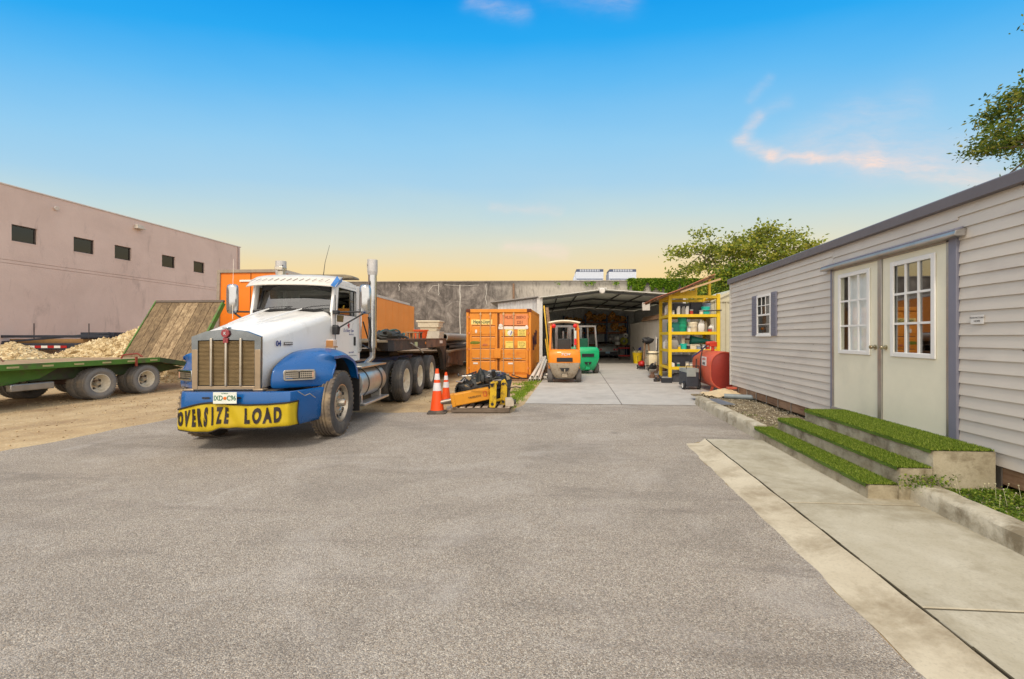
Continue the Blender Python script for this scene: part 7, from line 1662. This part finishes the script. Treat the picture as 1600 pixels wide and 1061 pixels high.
mb.build('grate_bars', mat('grate_grey', (140, 146, 156), .5, metal=.4), t_); mb = MB(); mb.box(-.15, -.40, .0, .16, -.381, .022); mb.box(-.15, .381, 0, .16, .40, .022); mb.box(-.15, -.02, -.01, .16, .02, -.001); mb.build('grate_frame', mat('grate_grey', (1, 1, 1)), t_)

# ================================================================== INSIDE AND BESIDE THE SHED
def boxy(t_, name, c, d_, m_, bv=.01): mb = MB(); mb.cbox(c, d_); return mb.build(name, m_, t_, bevel=bv)
CARM = mat('car_grey', (138, 144, 142), .3, metal=.2, var=.05, coat=.6)
car = cam_thing('sports_car', 'low grey sports car parked facing in at the back of the shed', 'car', 4.72, 32.3)
mb = MB(); rows = []
for y, zr, wt, zs in ((0, .86, .80, .62), (.05, .92, .84, .64), (.5, .97, .9, .66), (.9, 1.06, .9, .68), (1.3, 1.20, .9, .70), (1.9, 1.24, .88, .70), (2.5, 1.02, .86, .68), (3.4, .82, .88, .62), (4.1, .66, .82, .52), (4.3, .5, .74, .42)):
    rows.append([(-wt, y, .22), (-wt - .02, y, zs * .7), (-wt + .0, y, zs), (-wt + .14, y, zs + (zr - zs) * .45), (-wt * .58, y, zr - .03), (0, y, zr), (wt * .58, y, zr - .03), (wt - .14, y, zs + (zr - zs) * .45), (wt, y, zs), (wt + .02, y, zs * .7), (wt, y, .22)])
mb.grid(rows); mb.f.append(tuple(range(11))); mb.m.append(0); mb.f.append(tuple(range(99, 110))); mb.m.append(0); cb_ = mb.build('body', CARM, car, smooth=40)
mb = MB(); mb.grid([[(-.55, .92, 1.075), (0, .9, 1.10), (.55, .92, 1.075)], [(-.5, 1.28, 1.205), (0, 1.26, 1.225), (.5, 1.28, 1.205)]]); mb.build('rear_window', glass_mat('car_glass', (.1, .1, .1), .2), car)
mb = MB(); mb.cbox((0, -.02, .36), (1.5, .08, .26)); mb.build('rear_bumper', mat('bumper_dark', (40, 40, 48), .4), car, bevel=.03)
for x in (-.68, -.5, .5, .68): mb = MB(); mb.tube((x, -.02, .66), (x, .03, .66), .075, n=14); mb.build('tail_light', mat('car_red', (200, 30, 34), .3), car)
for x in (-.6, .6): mb = MB(); mb.cbox((x, -.035, .66), (.07, .02, .05)); mb.build('reverse_light', WPL, car)
lpc = boxy(car, 'license_plate', (0, -.07, .44), (.32, .02, .16), mat('plate_blue', (150, 190, 214), .4), .004); boxy(car, 'badge', (0, -.005, .80), (.16, .02, .03), CHR, .004)
for s_ in (-1, 1): small_wheel(car, s_ * .78, .75, .33, .24, BLK, CHR2); small_wheel(car, s_ * .78, 3.3, .33, .22, BLK, CHR2)
# workbench behind the car with odds and ends
wbn = cam_thing('workbench', 'dark workbench against the rack to the right behind the car', 'workbench', 6.0, 34.2); boxy(wbn, 'top', (0, 0, .95), (1.6, .6, .06), WD1)
for x in (-.7, .7): boxy(wbn, 'leg', (x, 0, .46), (.08, .5, .92), BLK2)
t_ = cam_thing('canister', 'white canister standing on the workbench', 'canister', 5.75, 34.1, 0, None, .98); mb = MB(); mb.lathe([(0, 0), (.2, 0), (.2, .55), (.1, .62), (.1, .68), (0, .68)], 16); mb.build('canister_body', WPL, t_); mb = MB(); mb.lathe([(.205, .2), (.208, .21), (.208, .4), (.205, .41)], 16); mb.build('band', GYP, t_)
t_ = cam_thing('hose_reel', 'yellow-green hose reel with white hub on the right of the workbench', 'hose reel', 6.25, 34.0, 0, None, .98); mb = MB(); M = Matrix.Translation((0, 0, .3)) @ AXY; mb.lathe([(.12, -.1), (.30, -.1), (.30, .1), (.12, .1)], 20, 0, M, True); mb.build('reel', mat('reel_green', (150, 150, 40), .6), t_); mb = MB(); M = Matrix.Translation((.1, -.15, .72)) @ AXY; mb.lathe([(.06, 0), (.19, 0), (.19, .08), (.06, .08)], 18, 0, M, True); mb.build('white_ring', WPL, t_)
t_ = cam_thing('spotlight', 'silver spotlight dish on a bracket above the workbench', 'lamp', 5.2, 34.0, 0, None, 1.45); mb = MB(); M = Matrix.Rotation(R(70), 4, 'X'); mb.lathe([(0, .12), (.1, .1), (.2, 0), (.18, 0), (.08, .08), (0, .1)], 16, 0, M); mb.build('dish', GALV, t_); mb = MB(); mb.bar((.1, .1, -.02), (.55, .25, -.2), .05, .05); mb.bar((.1, .3, -.5), (.1, .1, 0), .04, .04); mb.build('bracket', GALV, t_)
# red tool cart, yellow bin, blue chair, gas cylinder cage etc.
t_ = cam_thing('tool_cart', 'red two-tray tool cart in the shed beside the yellow bin', 'cart', 5.6, 30.2); boxy(t_, 'tray', (0, 0, .82), (.85, .5, .06), mat('cart_red', (196, 60, 56), .5)); boxy(t_, 'tray', (0, 0, .30), (.85, .5, .08), mat('cart_red', (1, 1, 1)))
for x in (-.4, .4):
    for y in (-.22, .22): boxy(t_, 'upright', (x, y, .45), (.03, .03, .76), BLK)
for x in (-.35, .35): small_wheel(t_, x, 0, .09, .04, BLK, GYP)
yb = cam_thing('waste_bin', 'bright yellow bin with lumpy pale contents on the slab', 'bin', 5.58, 26.0); mb = MB(); mb.lathe([(0, 0), (.22, 0), (.29, .62), (.31, .62), (.31, .66), (.28, .66), (.21, .03), (0, .03)], 20); mb.build('bin_body', mat('bin_yellow', (240, 206, 20), .45), yb); mb = MB(); mb.blob((-.13, 0, .66), (.13, .1, .12), 1, .1, 8); mb.blob((.14, 0, .66), (.14, .1, .12), 4, .1, 8); mb.build('contents', mat('bag_cream', (230, 220, 160), .7), yb); mb = MB(); mb.bar((-.05, 0, .6), (-.28, 0, 1.0), .05, .05); mb.build('tool_handle', BLK, yb)
t_ = cam_thing('lawn_chair', 'dark blue folding chair behind the yellow bin', 'chair', 6.15, 26.4); mb = MB(); rows = []
for i in range(5): z = .5 + .42 * i / 4; rows.append([(-.42 * math.sin(1.2 + .5 * (1 - i / 4)) + .84 * j / 8 * math.sin(1.2 + .5 * (1 - i / 4)), .10 - .08 * math.sin(math.pi * j / 8), z + .10 * math.sin(math.pi * j / 8)) for j in range(9)])
mb.grid(rows); o = mb.build('backrest', mat('chair_blue', (24, 44, 140), .6), t_, smooth=60); solidify(o, .02); boxy(t_, 'seat', (0, -.2, .44), (.7, .5, .05), mat('chair_blue', (1, 1, 1)))
for x in (-.35, .35):
    mb = MB(); mb.tube((x, -.4, 0), (x, .1, .9), .015, n=6); mb.build('leg', BLK, t_); mb = MB(); mb.tube((x, .15, 0), (x, -.4, .45), .015, n=6); mb.build('leg', BLK, t_)
t_ = cam_thing('water_tank', 'cream plastic tank in a dark steel cage by the shed wall', 'tank', 5.2, 20.9); mb = MB(); rows = []; mb.lathe([(0, .12), (.22, .12), (.26, .18), (.26, .82), (.2, .9), (0, .9)], 20); mb.build('tank_body', mat('tank_cream', (238, 222, 186), .45), t_)
for z in (.22, .80): mb = MB(); mb.path([(.29 * math.cos(a), .29 * math.sin(a), z) for a in [6.283 * i / 16 for i in range(16)]], .018, 6, closed=True); mb.build('cage_ring', BLK, t_)
for a in (.6, 2.4, 3.7, 5.6): mb = MB(); mb.tube((.29 * math.cos(a), .29 * math.sin(a), 0), (.29 * math.cos(a), .29 * math.sin(a), .95), .016, n=6); mb.build('cage_bar', BLK, t_)
t_ = cam_thing('cabinet', 'beige steel cabinet between the cream tank and the yellow shelf', 'cabinet', 5.62, 21.2); boxy(t_, 'cabinet_body', (0, .2, .45), (.62, .5, .86), mat('cab_beige', (206, 196, 176), .6, var=.1)); boxy(t_, 'cabinet_door', (0, -.06, .45), (.56, .02, .78), mat('cab_beige', (1, 1, 1)), .004); boxy(t_, 'handle', (.2, -.08, .5), (.03, .03, .14), BLK, .004)
t_ = cam_thing('pressure_washer', 'small red pressure washer next to the cream tank', 'washer', 4.75, 21.2); mb = MB(); mb.blob((0, 0, .28), (.17, .2, .15), 2, .08, 8); mb.build('motor_housing', REDL, t_); boxy(t_, 'base', (0, 0, .1), (.3, .4, .08), BLK)
for s_ in (-1, 1): small_wheel(t_, s_ * .18, .12, .11, .05, BLK, WPL)
mb = MB(); mb.path([(-.12, .2, .1), (-.12, .28, .65), (.12, .28, .65), (.12, .2, .1)], .015); mb.build('handle', BLK, t_)
t_ = cam_thing('floor_jack', 'orange and black floor jack lying on the slab by the cream tank', 'jack', 5.25, 20.2); boxy(t_, 'frame', (0, 0, .09), (.5, .22, .1), mat('jack_orange', (216, 130, 30), .5)); mb = MB(); mb.bar((-.1, 0, .12), (.15, 0, .22), .08, .05); mb.build('lift_arm', BLK, t_)
for x in (-.2, .2): small_wheel(t_, x, 0, .05, .26, BLK, BLK)
t_ = cam_thing('carved_stand', 'brown timber stand with black gear on it by the block wall', 'stand', 5.35, 22.6); mb = MB()
for x in (-.2, .2): mb.bar((x, 0, 0), (x * .4, .1, 1.35), .07, .07)
mb.bar((-.15, .05, .5), (.15, .05, .5), .06, .06); mb.build('frame', WD1, t_); mb = MB(); mb.blob((.05, .1, 1.4), (.3, .2, .16), 7, .3, 8); mb.build('gear_bag', BLK, t_)
for k in range(5):
    a = W(5.55 + .07 * k, 21.9, 0); b_ = W(5.72 + .05 * k, 22.3, 1.65 - .08 * k); mb = MB(); mb.tube((0, 0, 0), b_ - a, .025, n=8); o = mb.build('rod', [GALV, PVC, BLK2, GALV, CLS[0]][k], None); o.location = a; tag(o, 'slim rod leaning in the cluster of rods against the block wall', 'rod', 'rods leaning on the block wall')
for k, (x, zc_, m_, lab) in enumerate(((4.85, 17.9, RUST, 'rusty brown small engine on the slab near the yellow shelf'), (4.75, 19.0, BLK2, 'black hand winch on the slab beside the cream tank'), (5.0, 18.4, REDL, 'red petrol can standing behind the yellow shelf post'))):
    t_ = cam_thing(['engine', 'winch', 'petrol_can'][k], lab, ['engine', 'winch', 'petrol can'][k], x, zc_); mb = MB(); mb.blob((0, 0, .22), (.2, .2, .2), k, .2, 8) if k < 2 else mb.cbox((0, 0, .2), (.3, .18, .38)); mb.build('body', m_, t_, bevel=.02); mb = MB(); mb.tube((0, -.1, .35), (.1, -.15, .5), .04); mb.tube((-.18, -.15, .1), (.18, -.15, .1), .1, n=14); mb.build('fitting', GALV if k != 1 else CHR2, t_)
# loose tyres and cases stacked at the dark back left of the shed
for k in range(4):
    t_ = cam_thing('tyre', 'tyre lying flat in the stack behind the green forklift', 'tyre', 1.0, 30.0, 0, 'tyres stacked in the shed', .22 * k); mb = MB(); mb.lathe([(.2, .02), (.34, 0), (.38, .05), (.38, .16), (.34, .21), (.2, .19)], 22, 0, None, True); mb.build('tyre_body', TYRE, t_)
